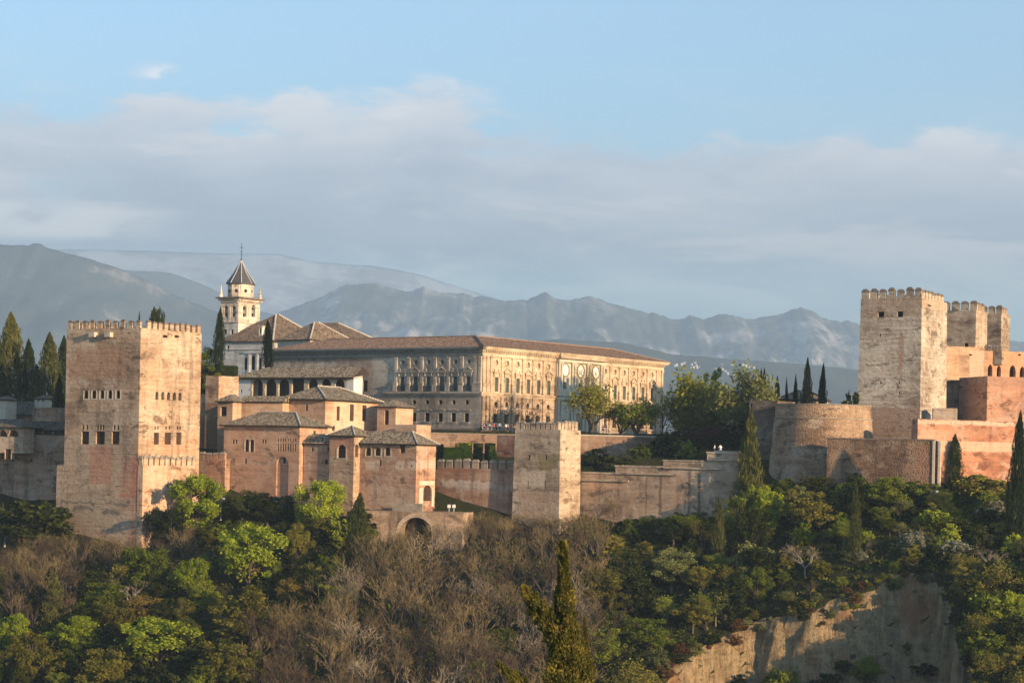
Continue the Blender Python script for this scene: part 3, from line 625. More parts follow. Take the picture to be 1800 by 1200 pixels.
def barbican():
    fr = GT.shift(-0.06, -1.3); La = fr.a(349, 803); Lb = 1.25
    zt = fr.zR(300, 818); zb = fr.zR(300, 1050)
    mat = wallmat('barbican_plaster', (0.42, 0.24, 0.15), (0.54, 0.345, 0.225), (0.60, 0.44, 0.31), lines=0.12, streak=0.35, spot=0.25, seed=9.0)
    t = thing('battlemented_wall', 'low smooth orange wall with pointed battlements against the foot of the tallest left tower', 'wall', fr.pt(La / 2, Lb / 2, zb))
    mb = MB(); shell(mb, fr, La, Lb, zb, zt); 
    mb.build('wall_body', mat, t)
    merlons(t, fr, 'R', [La * (i + 0.45) / 10.2 for i in range(10)], La / 10.2 * 0.74, 0.55, zt, 1.15, 0.75, [mat, M['stonecap']], 0.0)
    merlons(t, fr, 'L', [0.62], 0.9, 0.55, zt, 1.15, 0.75, [mat, M['stonecap']], 0.0)
barbican()

# ---- 2 houses at the far left, in the tower's shadow
def left_houses():
    mat = wallmat('far_left_plaster', (0.26, 0.155, 0.10), (0.38, 0.24, 0.16), (0.46, 0.325, 0.23), lines=0.15, streak=0.5, spot=0.5, seed=21)
    rd = None
    # long wall carrying both
    fr = Fr(112, 830, 416, 26); Lb = fr.b(-60, 830); zt = fr.zL(60, 764); zb = fr.zL(60, 1000)
    t = thing('rampart_wall', 'shaded stained rampart at left edge under the two balconied houses', 'wall', fr.pt(2, Lb / 2, zb))
    mb = MB(); shell(mb, fr, 4, Lb, zb, zt, [fr.op('L', 'r', x, 4, 805, 811) for x in (22, 55)]); mb.build('wall_body', mat, t)
    for x in (22, 55): pane(fr, 'L', fr.op('L', 'r', x, 4, 805, 811), 0.4, t, M['dark'])
    # house with two open galleries
    fr = Fr(112, 760, 417.5, 26); Lb = fr.b(38, 760); zg = fr.zL(75, 812); ze = fr.zL(75, 752)
    t = thing('gallery_house', 'dark wooden two storey gallery house beside the tallest left tower', 'house', fr.pt(4, Lb / 2, zt))
    mb = MB(); f2 = fr.shift(3.2, 0); shell(mb, f2, 6, Lb, zt - 0.2, fr.zL(75, 715)); mb.build('wall', mat, t)
    rm = roofmat('gallery_house_tile', (0.05, 0.042, 0.036), (0.09, 0.075, 0.06), (0.14, 0.115, 0.09), fr)
    mb = MB(); zr = fr.zL(75, 743); ov = 0.5; zE = fr.zL(75, 755)
    a = [fr.pt(-ov, -0.6, zE), fr.pt(-ov, Lb + 0.6, zE), fr.pt(3.4, Lb + 0.2, zr + 0.5), fr.pt(3.4, -0.6, zr + 0.5)]
    mb.face(a); mb.face([p + V((0, 0, -0.2)) for p in a], 1)
    for i in range(4): mb.face([a[i], a[(i + 1) % 4], a[(i + 1) % 4] + V((0, 0, -.2)), a[i] + V((0, 0, -.2))], 1)
    mb.build('roof', [rm, M['eave']], t)
    mb = MB(); zm = fr.zL(75, 782)
    for z in (zt + 0.02, zm): blk(mb, fr, 'L', 0, Lb, z, z + 0.28, -0.1, 3.2)
    mb.build('gallery_floor', M['wood'], t)
    for k, x in enumerate((57, 74, 92, 108)):
        mb = MB(); q = fr.b(x, 770); blk(mb, fr, 'L', q - 0.1, q + 0.1, zm + 0.28, zE - 0.1, 0.05, 0.25); mb.build('post', M['white'] if k < 3 else M['wood'], t)
        mb = MB(); blk(mb, fr, 'L', q - 0.1, q + 0.1, zt + 0.3, zm, 0.05, 0.25); mb.build('post', M['wood'], t)
    for z in (zt + 0.3, zm + 0.28):
        mb = MB(); blk(mb, fr, 'L', 0, Lb, z + 0.9, z + 1.0, 0.06, 0.16)
        for i in range(int(Lb / 0.3)): blk(mb, fr, 'L', i * 0.3, i * 0.3 + 0.05, z, z + 0.9, 0.08, 0.13)
        mb.build('railing', M['wood'], t)
    # higher house behind with a long grey roof
    fr = Fr(100, 720, 427, 26); Lb = fr.b(-60, 720); ze = fr.zL(50, 729)
    t = thing('tiled_house', 'plain house with a long grey tiled roof at left edge below the dark cypresses', 'house', fr.pt(4, Lb / 2, fr.zL(50, 780)))
    mb = MB(); shell(mb, fr, 9, Lb, fr.zL(50, 790), ze); mb.build('wall', mat, t)
    rm = roofmat('tiled_house_tile', (0.055, 0.047, 0.042), (0.10, 0.085, 0.072), (0.16, 0.135, 0.11), fr)
    mb = MB(); hip(mb, fr, 0, 9, 0, Lb, ze, fr.zL(50, 704), 'b', 2.0, 0, mu=1); mb.build('roof', [rm, M['eave']], t)
    # small house in front of it at the very edge: arched loggia and window
    fr = Fr(40, 770, 415, 26); Lb = fr.b(-60, 770); ze = fr.zL(20, 750)
    lg = [fr.op('L', 'a', x, 18, 752 + 3, 767) for x in (4, 23)]; wn = [fr.op('L', 'r', 14, 11, 789, 807)]
    t = thing('loggia_house', 'pale house with a twin arched loggia cut off by the left edge', 'house', fr.pt(3, Lb / 2, fr.zL(20, 812)))
    mb = MB(); shell(mb, fr, 3.5, Lb, zt - 3.6, ze, lg + wn, (), 1.2); mb.build('wall', wallmat('loggia_house_plaster', (0.30, 0.21, 0.15), (0.44, 0.32, 0.235), (0.50, 0.40, 0.30), 0.1, spot=0.5, seed=31), t)
    for o in lg: pane(fr, 'L', o, 1.15, t, M['inner'], 'loggia_back')
    pane(fr, 'L', wn[0], 0.3, t, M['lattice'], 'window', (2, 3), M['wood'])
    mb = MB(); hip(mb, fr, 0, 6, 0, Lb, ze, fr.zL(20, 736), 'b', 2.5, 0, mu=1)
    mb.build('roof', [roofmat('loggia_house_tile', (0.06, 0.05, 0.045), (0.11, 0.09, 0.075), (0.17, 0.14, 0.11), fr), M['eave']], t)
    # two little tiled cabins half hidden behind
    for nm, px, pxl, y0, yr, lab, Y in (('garden_cabin', 82, 61, 700, 694, 'small sunlit cabin with low tiled roof between the left cypresses', 429), ('chimney_cabin', 10, -6, 702, 695, 'little pale chimney house on the ridge at the left edge', 426)):
        fr = Fr(px, y0, Y, 32); Lb = fr.b(pxl, y0); ze = fr.zL((px + pxl) / 2, y0)
        t = thing(nm, lab, 'house', fr.pt(1.5, Lb / 2, ze - 4))
        ops = [fr.op('L', 'r', pxl + (px - pxl) * k, 3.2, y0 + 2, y0 + 6) for k in (0.3, 0.7)] if nm == 'garden_cabin' else []
        mb = MB(); shell(mb, fr, 3, Lb, ze - 4, ze, ops); mb.build('wall', M['plaster'], t)
        for o in ops: pane(fr, 'L', o, 0.3, t, M['dark'])
        mb = MB(); hip(mb, fr, 0, 3, 0, Lb, ze, fr.zL((px + pxl) / 2, yr), 'b', 0.8, 0.8, over=0.3, mu=1)
        mb.build('roof', [roofmat(nm + '_tile', (0.10, 0.07, 0.05), (0.19, 0.13, 0.09), (0.27, 0.19, 0.13), fr), M['eave']], t)
left_houses()

TILE = ((0.135, 0.095, 0.060), (0.235, 0.175, 0.115), (0.34, 0.265, 0.18))
ORANGE = dict(lo=(0.42, 0.25, 0.16), mid=(0.53, 0.345, 0.225), hi=(0.59, 0.43, 0.305))
def tower_block(name, label, fr, La, Lb, z0, z1, mat, opsL=(), opsR=(), cat='tower', dep=0.45, wmat=None, k=0.0):
    t = thing(name, label, cat, fr.pt(La / 2, Lb / 2, z0)); mb = MB(); shell(mb, fr, La, Lb, z0, z1, opsL, opsR, dep)
    if k: batter(mb, fr, La, Lb, z1, k)
    mb.build('wall', mat, t)
    for s, ops in (('L', opsL), ('R', opsR)):
        for o in ops: pane(fr, s, o, dep - 0.08, t, wmat or M['dark'])
    return t

# ---- 3 stub tower, low battlemented curtain and brick wall between the great tower and the palace houses
def between():
    fr = Fr(384, 700, 430, 32); La, Lb = fr.a(419, 700), fr.b(352, 700); zt = fr.zL(384, 660)
    mat = wallmat('stub_tower_plaster', (0.36, 0.22, 0.145), (0.50, 0.325, 0.215), (0.56, 0.40, 0.285), 0.12, streak=0.2, spot=0.3, seed=41,
                  patches=((fr, 'L', 350, 386, 705, 800, (0.25, 0.15, 0.095), 0.9, 0.6),))
    lb9 = fr.b(361, 700)
    tower_block('stub_tower', 'plain flat topped plaster tower between the tallest left tower and the arcaded gallery', fr, La, lb9, fr.zL(384, 830), zt, mat)
    f2 = fr.shift(0.3, lb9); tower_block('stub_wall', 'short rough wall joining the flat topped tower to the tallest left tower', f2, 3, Lb - lb9 + 2, fr.zL(356, 830), fr.zL(356, 692), mat, cat='wall')
    fr = Fr(396, 800, 409, 30); Lb = fr.b(349, 800); zt = fr.zL(372, 806); zb = fr.zL(372, 990)
    mat = wallmat('low_curtain_earth', (0.27, 0.145, 0.09), (0.40, 0.225, 0.14), (0.47, 0.30, 0.20), 0.25, streak=0.45, spot=0.35, seed=44)
    t = tower_block('curtain_wall', 'short brown red battlemented curtain wall right of the tallest left tower', fr, 1.6, Lb, zb, zt, mat, cat='wall')
    merlons(t, fr, 'L', [Lb * (i + 0.5) / 4 for i in range(4)], Lb / 4 * 0.86, 0.5, zt, 0.9, 0.5, [mat, M['stonecap']])
between()

# ---- 4 arcaded gallery
def gallery():
    fr = Fr(622, 660, 442, 32); Lb = fr.b(417, 660); La = fr.a(637.5, 660) ; ze = fr.zL(622, 663); zb = fr.zL(560, 730)
    t = thing('arcaded_gallery', 'white gallery with a row of slender arches under a long tiled roof', 'gallery', fr.pt(La / 2, Lb / 2, zb))
    y1, y2, yb = 666, 700, 706
    ar = [fr.op('L', 'a', x, wd, y1, yb) for x, wd in ((452.5, 18.5), (476, 19), (499, 19), (550, 17), (573, 17), (597, 17))]
    rc = [fr.op('L', 'r', 523.5, 21, y1 - 1, yb)]
    sw = [fr.op('L', 'r', 424, 3, 684.5, 690)]
    mb = MB(); zw0 = fr.zL(500, 707)
    P_ = fr
    bL, bR = fr.b(440, 690), fr.b(609, 690)
    panel(mb, fr, 'L', bL, Lb, zb, ze, sw, 0.4); panel(mb, fr, 'L', 0, bR, zb, ze, (), 0.4); panel(mb, fr, 'L', bR, bL, zb, ar[0][3], (), 0.4)
    for q0, q1 in ((0, 0),): pass
    mb.face([fr.pt(0, 0, zb), fr.pt(La, 0, zb), fr.pt(La, 0, ze + 2.0), fr.pt(0, 0, ze)])
    mb.face([fr.pt(La, 0, zb), fr.pt(La, Lb, zb), fr.pt(La, Lb, ze), fr.pt(La, 0, ze)]); mb.face([fr.pt(0, Lb, zb), fr.pt(La, Lb, zb), fr.pt(La, Lb, ze), fr.pt(0, Lb, ze)])
    mb.build('wall', M['white'], t)
    pane(fr, 'L', sw[0], 0.35, t, M['dark'])
    mb = MB(); panel(mb, fr, 'L', bR, bL, ar[0][3], ze, ar + rc, 0.35); mb.build('arcade', M['stucco'], t)
    for x in (441, 464.3, 487.6, 511, 536, 561.6, 585, 608):
        mb = MB(); q = fr.b(x, 690); c = fr.pt(0.15, q, ar[0][3]); hh = fr.zL(500, 684) - ar[0][3]
        mb.lathe(c, [(0.24, 0), (0.24, 0.15), (0.13, 0.25), (0.12, hh - 0.5), (0.2, hh - 0.3), (0.3, hh), (0.3, hh + 0.1)], 8)
        mb.build('column', M['marble'], t, True)
    mb = MB(); blk(mb, fr, 'L', bR - .1, bL + .1, zb, ze, La - 0.25, La - 0.1); 
    mb.face([fr.pt(0.36, bR, ar[0][3] - 0.02), fr.pt(La - 0.26, bR, ar[0][3] - 0.02), fr.pt(La - 0.26, bL, ar[0][3] - 0.02), fr.pt(0.36, bL, ar[0][3] - 0.02)])
    mb.build('back_wall', M['inner'], t)
    rm = roofmat('gallery_tile', *TILE, fr); mb = MB()
    zr = ze + 2.3; e = 0.9
    A, B, C, D = fr.pt(-e, -0.5, ze), fr.pt(-e, Lb + 0.9, ze), fr.pt(La * 0.92, Lb - 6.0, zr), fr.pt(La * 0.92, -0.3, zr)
    E_, F_ = fr.pt(La + e * 2, -0.5, ze + 0.8), fr.pt(La + e * 2, Lb + 0.9, ze + 0.4)
    mb.face([A, B, C, D]); mb.face([B, F_, C]); mb.face([E_, D, C, F_]); mb.face([A, D, E_], 1)
    for p, q in ((A, B), (B, F_)): mb.face([p, q, q + V((0, 0, -0.3)), p + V((0, 0, -0.3))], 1)
    mb.face([x + V((0, 0, -0.3)) for x in (A, B, F_, E_)], 1)
    ro = mb.build('roof', [rm, M['eave']], t)
gallery()

def hiphouse(name, label, fr, La, Lb, z0, ze, zr, axis, in0, in1, mat, opsL=(), opsR=(), over=0.6, wins=None, tile=TILE, ridge=(0, 1, 2), cat='house', dep=0.4):
    t = thing(name, label, cat, fr.pt(La / 2, Lb / 2, z0))
    mb = MB(); shell(mb, fr, La, Lb, z0, ze, opsL, opsR, dep, top=False); mb.build('wall', mat, t)
    rm = roofmat(name + '_tile', *tile, fr); mb = MB()
    c, r0, r1 = hip(mb, fr, 0, La, 0, Lb, ze + 0.2, zr, axis, in0, in1, over, mu=1)
    ro = mb.build('roof', [rm, M['eave']], t)
    if ridge:
        mb = MB(); segs = [(c[0], r0), (r0, r1), (c[1], r1) if axis == 'b' else (c[3], r1), (c[3], r0) if axis == 'b' else (c[1], r0)]
        ridge_line(mb, [segs[i] for i in ridge]); mb.build('ridge_tiles', M['ridge'], ro)
    for s, ops in (('L', opsL), ('R', opsR)):
        for o in ops:
            big = (o[2] - o[1]) * (o[4] - o[3]) > 1.2
            pane(fr, s, o, dep - 0.1, t, M['lattice'] if big else M['dark'], 'window', (2, 4) if big else None, M['wood'])
    return t

# ---- 5 annex below the gallery
def annex():
    fr = Fr(409, 712, 421, 32); La, Lb = fr.a(424.5, 712), fr.b(383, 712); ze = fr.zL(400, 706.5); z0 = fr.zL(400, 800)
    mat = wallmat('annex_plaster', worn=0.45, seed=51, lines=0.08, streak=0.2, spot=0.25, **ORANGE)
    hiphouse('corner_annex', 'small orange corner block with one dark window under the gallery', fr, La, Lb, z0, ze, fr.zL(400, 692), 'a', 1.5, 0, mat, [fr.op('L', 'r', 393, 10.5, 714.5, 731)], over=0.5, ridge=())
    f2 = Fr(497, 712, 420.5, 24); Lb = f2.b(424, 712)
    hiphouse('low_annex', 'long low orange wall under a tiled lean-to roof below the white arches', f2, 3.5, Lb, z0, f2.zL(460, 707), f2.zL(460, 695), 'b', 0.0, 0.0, mat, over=0.4, ridge=())
annex()

# ---- 6 tall orange house with hip roof
def orange_house():
    fr = Fr(572, 705, 418, 32); La, Lb = fr.a(665.5, 708), fr.b(495, 700); ze = fr.zL(572, 703); z0 = fr.zL(572, 800)
    mat = wallmat('orange_house_plaster', worn=0.45, seed=61, lines=0.06, streak=0.12, spot=0.2, **ORANGE, patches=((fr, 'R', 586, 600, 704, 745, (0.60, 0.46, 0.33), 0.5, 0.3), (fr, 'R', 612, 626, 704, 745, (0.60, 0.46, 0.33), 0.5, 0.3), (fr, 'R', 633, 648, 704, 745, (0.60, 0.46, 0.33), 0.5, 0.3)))
    oR = [fr.op('R', 'r', 594.6, 5.5, 714, 739), fr.op('R', 'r', 618.5, 7, 710.5, 740), fr.op('R', 'r', 640.5, 7.5, 712, 740), fr.op('R', 'c', 586.3, 6, 747.5, 758)]
    oL = [fr.op('L', 'c', 506, 5, 709, 721), fr.op('L', 'r', 539, 4, 711, 722)]
    hiphouse('orange_house', 'tallest bright orange house with three long windows and a hipped tile roof', fr, La, Lb, z0, ze, fr.zL(572, 677), 'a', 4.5, 6.0, mat, oL, oR, over=0.8)
    f2 = Fr(695.5, 735, 424, 32); La, Lb = f2.a(703, 735), f2.b(663, 735)
    m2 = wallmat('side_wing_plaster', (0.40, 0.25, 0.165), (0.50, 0.335, 0.225), (0.56, 0.41, 0.295), worn=0.45, seed=64, lines=0.06, streak=0.2, spot=0.25)
    hiphouse('side_wing', 'narrow wing with one tall shuttered window right of the tallest orange house', f2, 6, Lb, f2.zL(680, 800), f2.zL(690, 716), f2.zL(690, 702), 'a', 2.0, 2.0, m2, [f2.op('L', 'r', 679.5, 7.5, 721, 746)], over=0.5, ridge=())
    f3 = Fr(732, 752, 416, 32); La, Lb = 5, f3.b(694, 752)
    tower_block('low_terrace_house', 'low flat roofed plaster block below the windows of the big palace', f3, La, Lb, f3.zL(715, 790), f3.zL(715, 746), m2, cat='house')
orange_house()

# ---- 7 brown house with blind arch
def arch_house():
    fr = Fr(527, 752, 402, 32); La, Lb = fr.a(576, 750), fr.b(394, 750); ze = fr.zL(527, 750); z0 = fr.zL(460, 990)
    mat = wallmat('arch_house_earth', (0.33, 0.19, 0.125), (0.45, 0.275, 0.18), (0.52, 0.365, 0.26), seed=71, lines=0.22, streak=0.25, spot=0.25,
                  patches=((fr, 'L', 458, 468, 782, 800, (0.46, 0.34, 0.25), 0.6, 0.2), (fr, 'L', 395, 420, 870, 900, (0.5, 0.38, 0.27), 0.5, 1.0), (fr, 'L', 425, 525, 815, 880, (0.47, 0.29, 0.195), 0.5, 0.6)))
    tw = [fr.op('L', 'a', x, 7.2, 772, 793.5) for x in (434.4, 442.8)]
    sm = [fr.op('L', 'r', x, 3.2, 772, 779) for x in (410.3, 415.2, 462, 466.6)]
    la = [fr.op('L', 'a', 489 + i * 4.3, 2.4, 769.8, 776) for i in range(8)] + [fr.op('L', 'r', 489 + i * 4.3, 2.4, 779.5, 792.5) for i in range(8)]
    sl_ = [fr.op('L', 'r', 432, 3.4, 805.5, 814.5)]
    ba = fr.op('L', 'a', 496, 21.5, 802.5, 872) + (0.45,)
    oR = [fr.op('R', 'r', 553, 4, 757, 763)]
    t = thing('arch_house', 'broad brown house with twin window and blind arch under a wide tiled roof', 'house', fr.pt(La / 2, Lb / 2, z0))
    mb = MB(); shell(mb, fr, La, Lb, z0, ze, tw + sm + la + sl_ + [ba], oR, 0.4, top=False); 
    ol = outline(ba); mb.face([fr.p('L', q, z, 0.45) for q, z in ol]); mb.build('wall', mat, t)
    for o in tw: pane(fr, 'L', o, 0.3, t, M['lattice'], 'window', (1, 3), M['wood'])
    for o in sm + la + sl_: pane(fr, 'L', o, 0.3, t, M['dark'])
    for o in oR: pane(fr, 'R', o, 0.3, t, M['dark'])
    pane(fr, 'L', fr.op('L', 'r', 497.6, 4.2, 804, 814), 0.44, t, M['dark'])
    mb = MB()
    for x in (430.0, 438.6, 447.2): q = fr.b(x, 783); blk(mb, fr, 'L', q - 0.09, q + 0.09, tw[0][3], tw[0][4] - 0.3, -0.05, 0.25)
    q0, q1 = fr.b(448.5, 771), fr.b(429, 771); blk(mb, fr, 'L', q0, q1, tw[0][4] + 0.05, tw[0][4] + 0.2, -0.05, 0.2); mb.build('mullion', M['plaster'], t)
    rm = roofmat('arch_house_tile', *TILE, fr); mb = MB(); c, r0, r1 = hip(mb, fr, 0, La, 0, Lb, ze + 0.2, fr.zL(527, 727) + 0.3, 'b', 4.3, 5.0, 0.8, mu=1)
    ro = mb.build('roof', [rm, M['eave']], t); mb = MB(); ridge_line(mb, [(c[0], r0), (r0, r1)], 0.13); mb.build('ridge_tiles', M['ridge'], ro)
    # lower link block and buttress
    f2 = Fr(581, 790, 399.6, 32); Lb = f2.b(534, 790); z1 = f2.zL(560, 781)
    o2 = [f2.op('L', 'r', 549.4, 3.8, 786.5, 793), f2.op('L', 'r', 573.5, 5, 807, 815.5), f2.op('L', 'r', 576.8, 3.4, 785, 793)]
    hiphouse('link_house', 'low brown link with a small tiled roof between blind arch house and turret', f2, 3.5, Lb, f2.zL(560, 990), z1, f2.zL(560, 762), 'b', 0.5, 0.6, mat, o2, over=0.45, ridge=())
    f3 = f2.shift(0.35, Lb); tower_block('buttress_wall', 'tall plain pinkish wall strip between the blind arch and the link with small roof', f3, 2.5, f2.b(506, 800) - Lb, f2.zL(520, 990), f2.zL(520, 792), mat, [f3.op('L', 'r', 532.5, 3.4, 806.5, 816)], cat='wall')
arch_house()

# ---- 8 turret and arcaded wing
def turret():
    fr = Fr(622.5, 770, 396, 32); La, Lb = fr.a(632, 800) + 4.5, fr.b(579, 790); ze = fr.zL(622, 766.5); z0 = fr.zL(600, 990)
    mat = wallmat('turret_earth', (0.38, 0.255, 0.17), (0.49, 0.345, 0.235), (0.55, 0.42, 0.305), seed=81, lines=0.25, streak=0.3, spot=0.3, patches=((fr, 'L', 578, 623, 767, 804, (0.43, 0.235, 0.15), 0.8, 0.3),))
    aL = [fr.op('L', 'a', 600.5, 15, 781, 804.5)]; aR = [fr.op('R', 'a', 627, 5.5, 781, 803)]
    t = thing('turret_house', 'slim turret with one arched window and a steep pointed tile roof', 'turret', fr.pt(La / 2, Lb / 2, z0))
    mb = MB(); shell(mb, fr, La, Lb, z0, ze, aL, aR, 0.5, top=False); mb.build('wall', mat, t)
    for s, o in (('L', aL[0]), ('R', aR[0])): pane(fr, s, o, 0.45, t, M['wood'])
    mb = MB()
    a, b, z0_, z1_ = aL[0][1:5]
    for q0, q1 in ((a - 0.2, a), (b, b + 0.2)): blk(mb, fr, 'L', q0, q1, z0_, z1_ - 0.7, -0.05, 0.1)
    blk(mb, fr, 'L', a - 0.3, b + 0.3, z0_ - 0.2, z0_ - 0.004, -0.08, 0.1); mb.build('window_surround', M['stucco'], t)
    rm = roofmat('turret_tile', *TILE, fr); mb = MB(); c, r0, r1 = hip(mb, fr, 0, La, 0, Lb, ze + 0.15, fr.zL(613, 747), 'a', La / 2 - 0.02, La / 2 - 0.02, 0.6, mu=1)
    ro = mb.build('roof', [rm, M['eave']], t); mb = MB(); ridge_line(mb, [(c[0], r0), (c[1], r0)], 0.11); mb.build('ridge_tiles', M['ridge'], ro)
    # wing
    fr = Fr(732, 800, 391, 32); La, Lb = fr.a(766, 800), fr.b(632, 800); ze = fr.zL(700, 781); z0 = fr.zL(680, 990)
    mat = wallmat('wing_earth', (0.34, 0.185, 0.12), (0.45, 0.265, 0.17), (0.52, 0.36, 0.25), seed=86, lines=0.22, streak=0.3, spot=0.4, patches=(
        (fr, 'L', 640, 668, 808, 828, (0.55, 0.46, 0.36), 0.8, 0.5), (fr, 'L', 694, 712, 808, 828, (0.55, 0.46, 0.36), 0.8, 0.5), (fr, 'L', 716, 732, 808, 828, (0.55, 0.46, 0.36), 0.8, 0.5),
        (fr, 'L', 634, 732, 852, 895, (0.50, 0.37, 0.26), 0.6, 1.2), (fr, 'R', 733, 766, 806, 824, (0.50, 0.42, 0.33), 0.6, 0.4)))
    ar = [fr.op('L', 'a', x, wd, 786, 800.5) for x, wd in ((647.5, 9.3), (664.2, 9.8), (681.5, 9.4))]; rc = [fr.op('L', 'r', 707.5, 9, 781.8, 795.8)]
    sl_ = [fr.op('L', 'r', x, 3.6, 808.5, 818.5) for x in (668.7,)] + [fr.op('L', 'r', x, 2.2, 816.5, 820) for x in (703, 723.5)]
    t = thing('arcade_house', 'low brown wing with three small arched windows right of the turret', 'house', fr.pt(La / 2, Lb / 2, z0))
    dr = [fr.op('R', 'a', 751.2, 15, 852.5, 880)]
    mb = MB(); shell(mb, fr, La, Lb, z0, ze, ar + rc + sl_, dr, 0.5, top=False); mb.build('wall', mat, t)
    for o in ar + rc: pane(fr, 'L', o, 0.45, t, M['wood'])
    for o in sl_: pane(fr, 'L', o, 0.4, t, M['dark'])
    pane(fr, 'R', dr[0], 0.35, t, M['wood'], 'door', (2, 3), M['eave'])
    for o in ar:
        a, b, za, zb_ = o[1:5]; mb = MB(); blk(mb, fr, 'L', a - 0.2, b + 0.2, za - 0.25, za - .003, -0.05, 0.1)
        for q0, q1 in ((a - 0.2, a - 0.002), (b + 0.002, b + 0.2)): blk(mb, fr, 'L', q0, q1, za, zb_ - 0.3, -0.05, 0.1)
        mb.build('window_surround', M['stucco'], t)
    # pale door surround
    mb = MB(); a, b, za, zb_ = dr[0][1:5]
    for q0, q1 in ((a - 1.3, a - 0.003), (b + 0.003, b + 0.75)): blk(mb, fr, 'R', q0, q1, za - 1.0, zb_ - 0.5, -0.06, 0.1)
    blk(mb, fr, 'R', a - 1.3, b + 0.75, zb_ + 0.003, zb_ + 0.8, -0.06, 0.1); mb.build('door_surround', M['plaster'], t)
    rm = roofmat('arcade_house_tile', *TILE, fr); mb = MB(); c, r0, r1 = hip(mb, fr, 0, La, 0, Lb + 1.5, ze + 0.15, fr.zL(732, 759.5) + 0.2, 'b', 3.2, 0.1, 0.6, mu=1)
    ro = mb.build('roof', [rm, M['eave']], t); mb = MB(); ridge_line(mb, [(c[0], r0), (c[3], r0)], 0.11); mb.build('ridge_tiles', M['ridge'], ro)
    mb = MB()
    for i in range(9): q = La * (i + .4) / 9; blk(mb, fr, 'R', q, q + 0.14, ze - 0.12, ze + 0.02, -0.55, 0.0)
    mb.build('rafter_ends', M['wood'], t)
    # low battlement ledge in front of the wing's right face
turret()

# ---- 9 battlemented wall, square tower, stepped wall
def curtain():
    fr = Fr(908, 830, 397.8, 30); Lb = fr.b(767, 830); zt = fr.zL(830, 823); zb = fr.zL(830, 990)
    mat = wallmat('curtain_earth', (0.26, 0.14, 0.09), (0.38, 0.215, 0.14), (0.46, 0.32, 0.225), seed=91, lines=0.25, streak=0.4, spot=0.3, patches=(
        (fr, 'L', 776, 868, 842, 860, (0.52, 0.46, 0.39), 0.9, 0.9), (fr, 'L', 800, 905, 848, 866, (0.47, 0.41, 0.34), 0.6, 1.2), (fr, 'L', 768, 905, 822, 832, (0.28, 0.12, 0.075), 0.6, 0.6)))
    t = tower_block('curtain_wall', 'red brown wall with nine chunky battlements left of the middle square tower', fr, 1.8, Lb, zb, zt, mat, cat='wall')
    merlons(t, fr, 'L', [Lb - fr.sc('L', 768, 815) * 0 - (Lb * (i + 0.45) / 9.1) for i in range(9)], Lb / 9.1 * 0.73, 0.6, zt, 1.25, 0.55, [wallmat('curtain_merlon', (0.22, 0.15, 0.11), (0.32, 0.23, 0.17), (0.40, 0.31, 0.24), seed=93, lines=0, streak=0.3, spot=0.4), M['stonecap']], 0.0, rng)
curtain()
def mid_tower():
    fr = Fr(985, 760, 391.5, 32); La, Lb = fr.a(1020.5, 760), fr.b(905.5, 760); zt = fr.zL(985, 755); zb = fr.zL(950, 1010)
    mat = wallmat('mid_tower_stone', (0.30, 0.22, 0.15), (0.44, 0.335, 0.24), (0.55, 0.44, 0.325), seed=101, lines=0.45, streak=0.15, spot=0.4, bump=0.8, patches=(
        (fr, 'L', 945, 983, 795, 828, (0.20, 0.165, 0.065), 0.75, 1.0), (fr, 'L', 915, 962, 823, 858, (0.55, 0.46, 0.35), 0.8, 1.0), (fr, 'L', 910, 980, 860, 920, (0.42, 0.30, 0.205), 0.6, 1.0), (fr, 'L', 906, 985, 757, 775, (0.34, 0.27, 0.19), 0.5, 0.8)))
    oL = [fr.op('L', 'a', x, 3.3, 798.5, 807.5) for x in (930.6, 960)] + [fr.op('L', 'r', x, 1.3, 844, 855.5) for x in (929.4, 958.6)]
    t = tower_block('watch_tower', 'square rough tower in the middle with lit right side and broken battlements', fr, La, Lb, zb, zt, mat, oL, k=0.012)
    mm = [mat, M['stonecap']]
    merlons(t, fr, 'L', [Lb * (i + 0.5) / 9 for i in range(1, 9)], 0.75, 0.5, zt, 1.05, 0.4, mm, 0.02, rng)
    merlons(t, fr, 'R', [La * (i + 0.5) / 6 for i in range(6)][:6], La / 6 * 0.78, 0.5, zt, 1.3, 0.4, mm, 0.54, rng)
    merlons(t, fr.shift(0, Lb - 0.6), 'R', [La * (i + 0.5) / 6 for i in range(6)], La / 6 * 0.6, 0.5, zt, 1.1, 0.3, mm, 0.0, rng)
mid_tower()
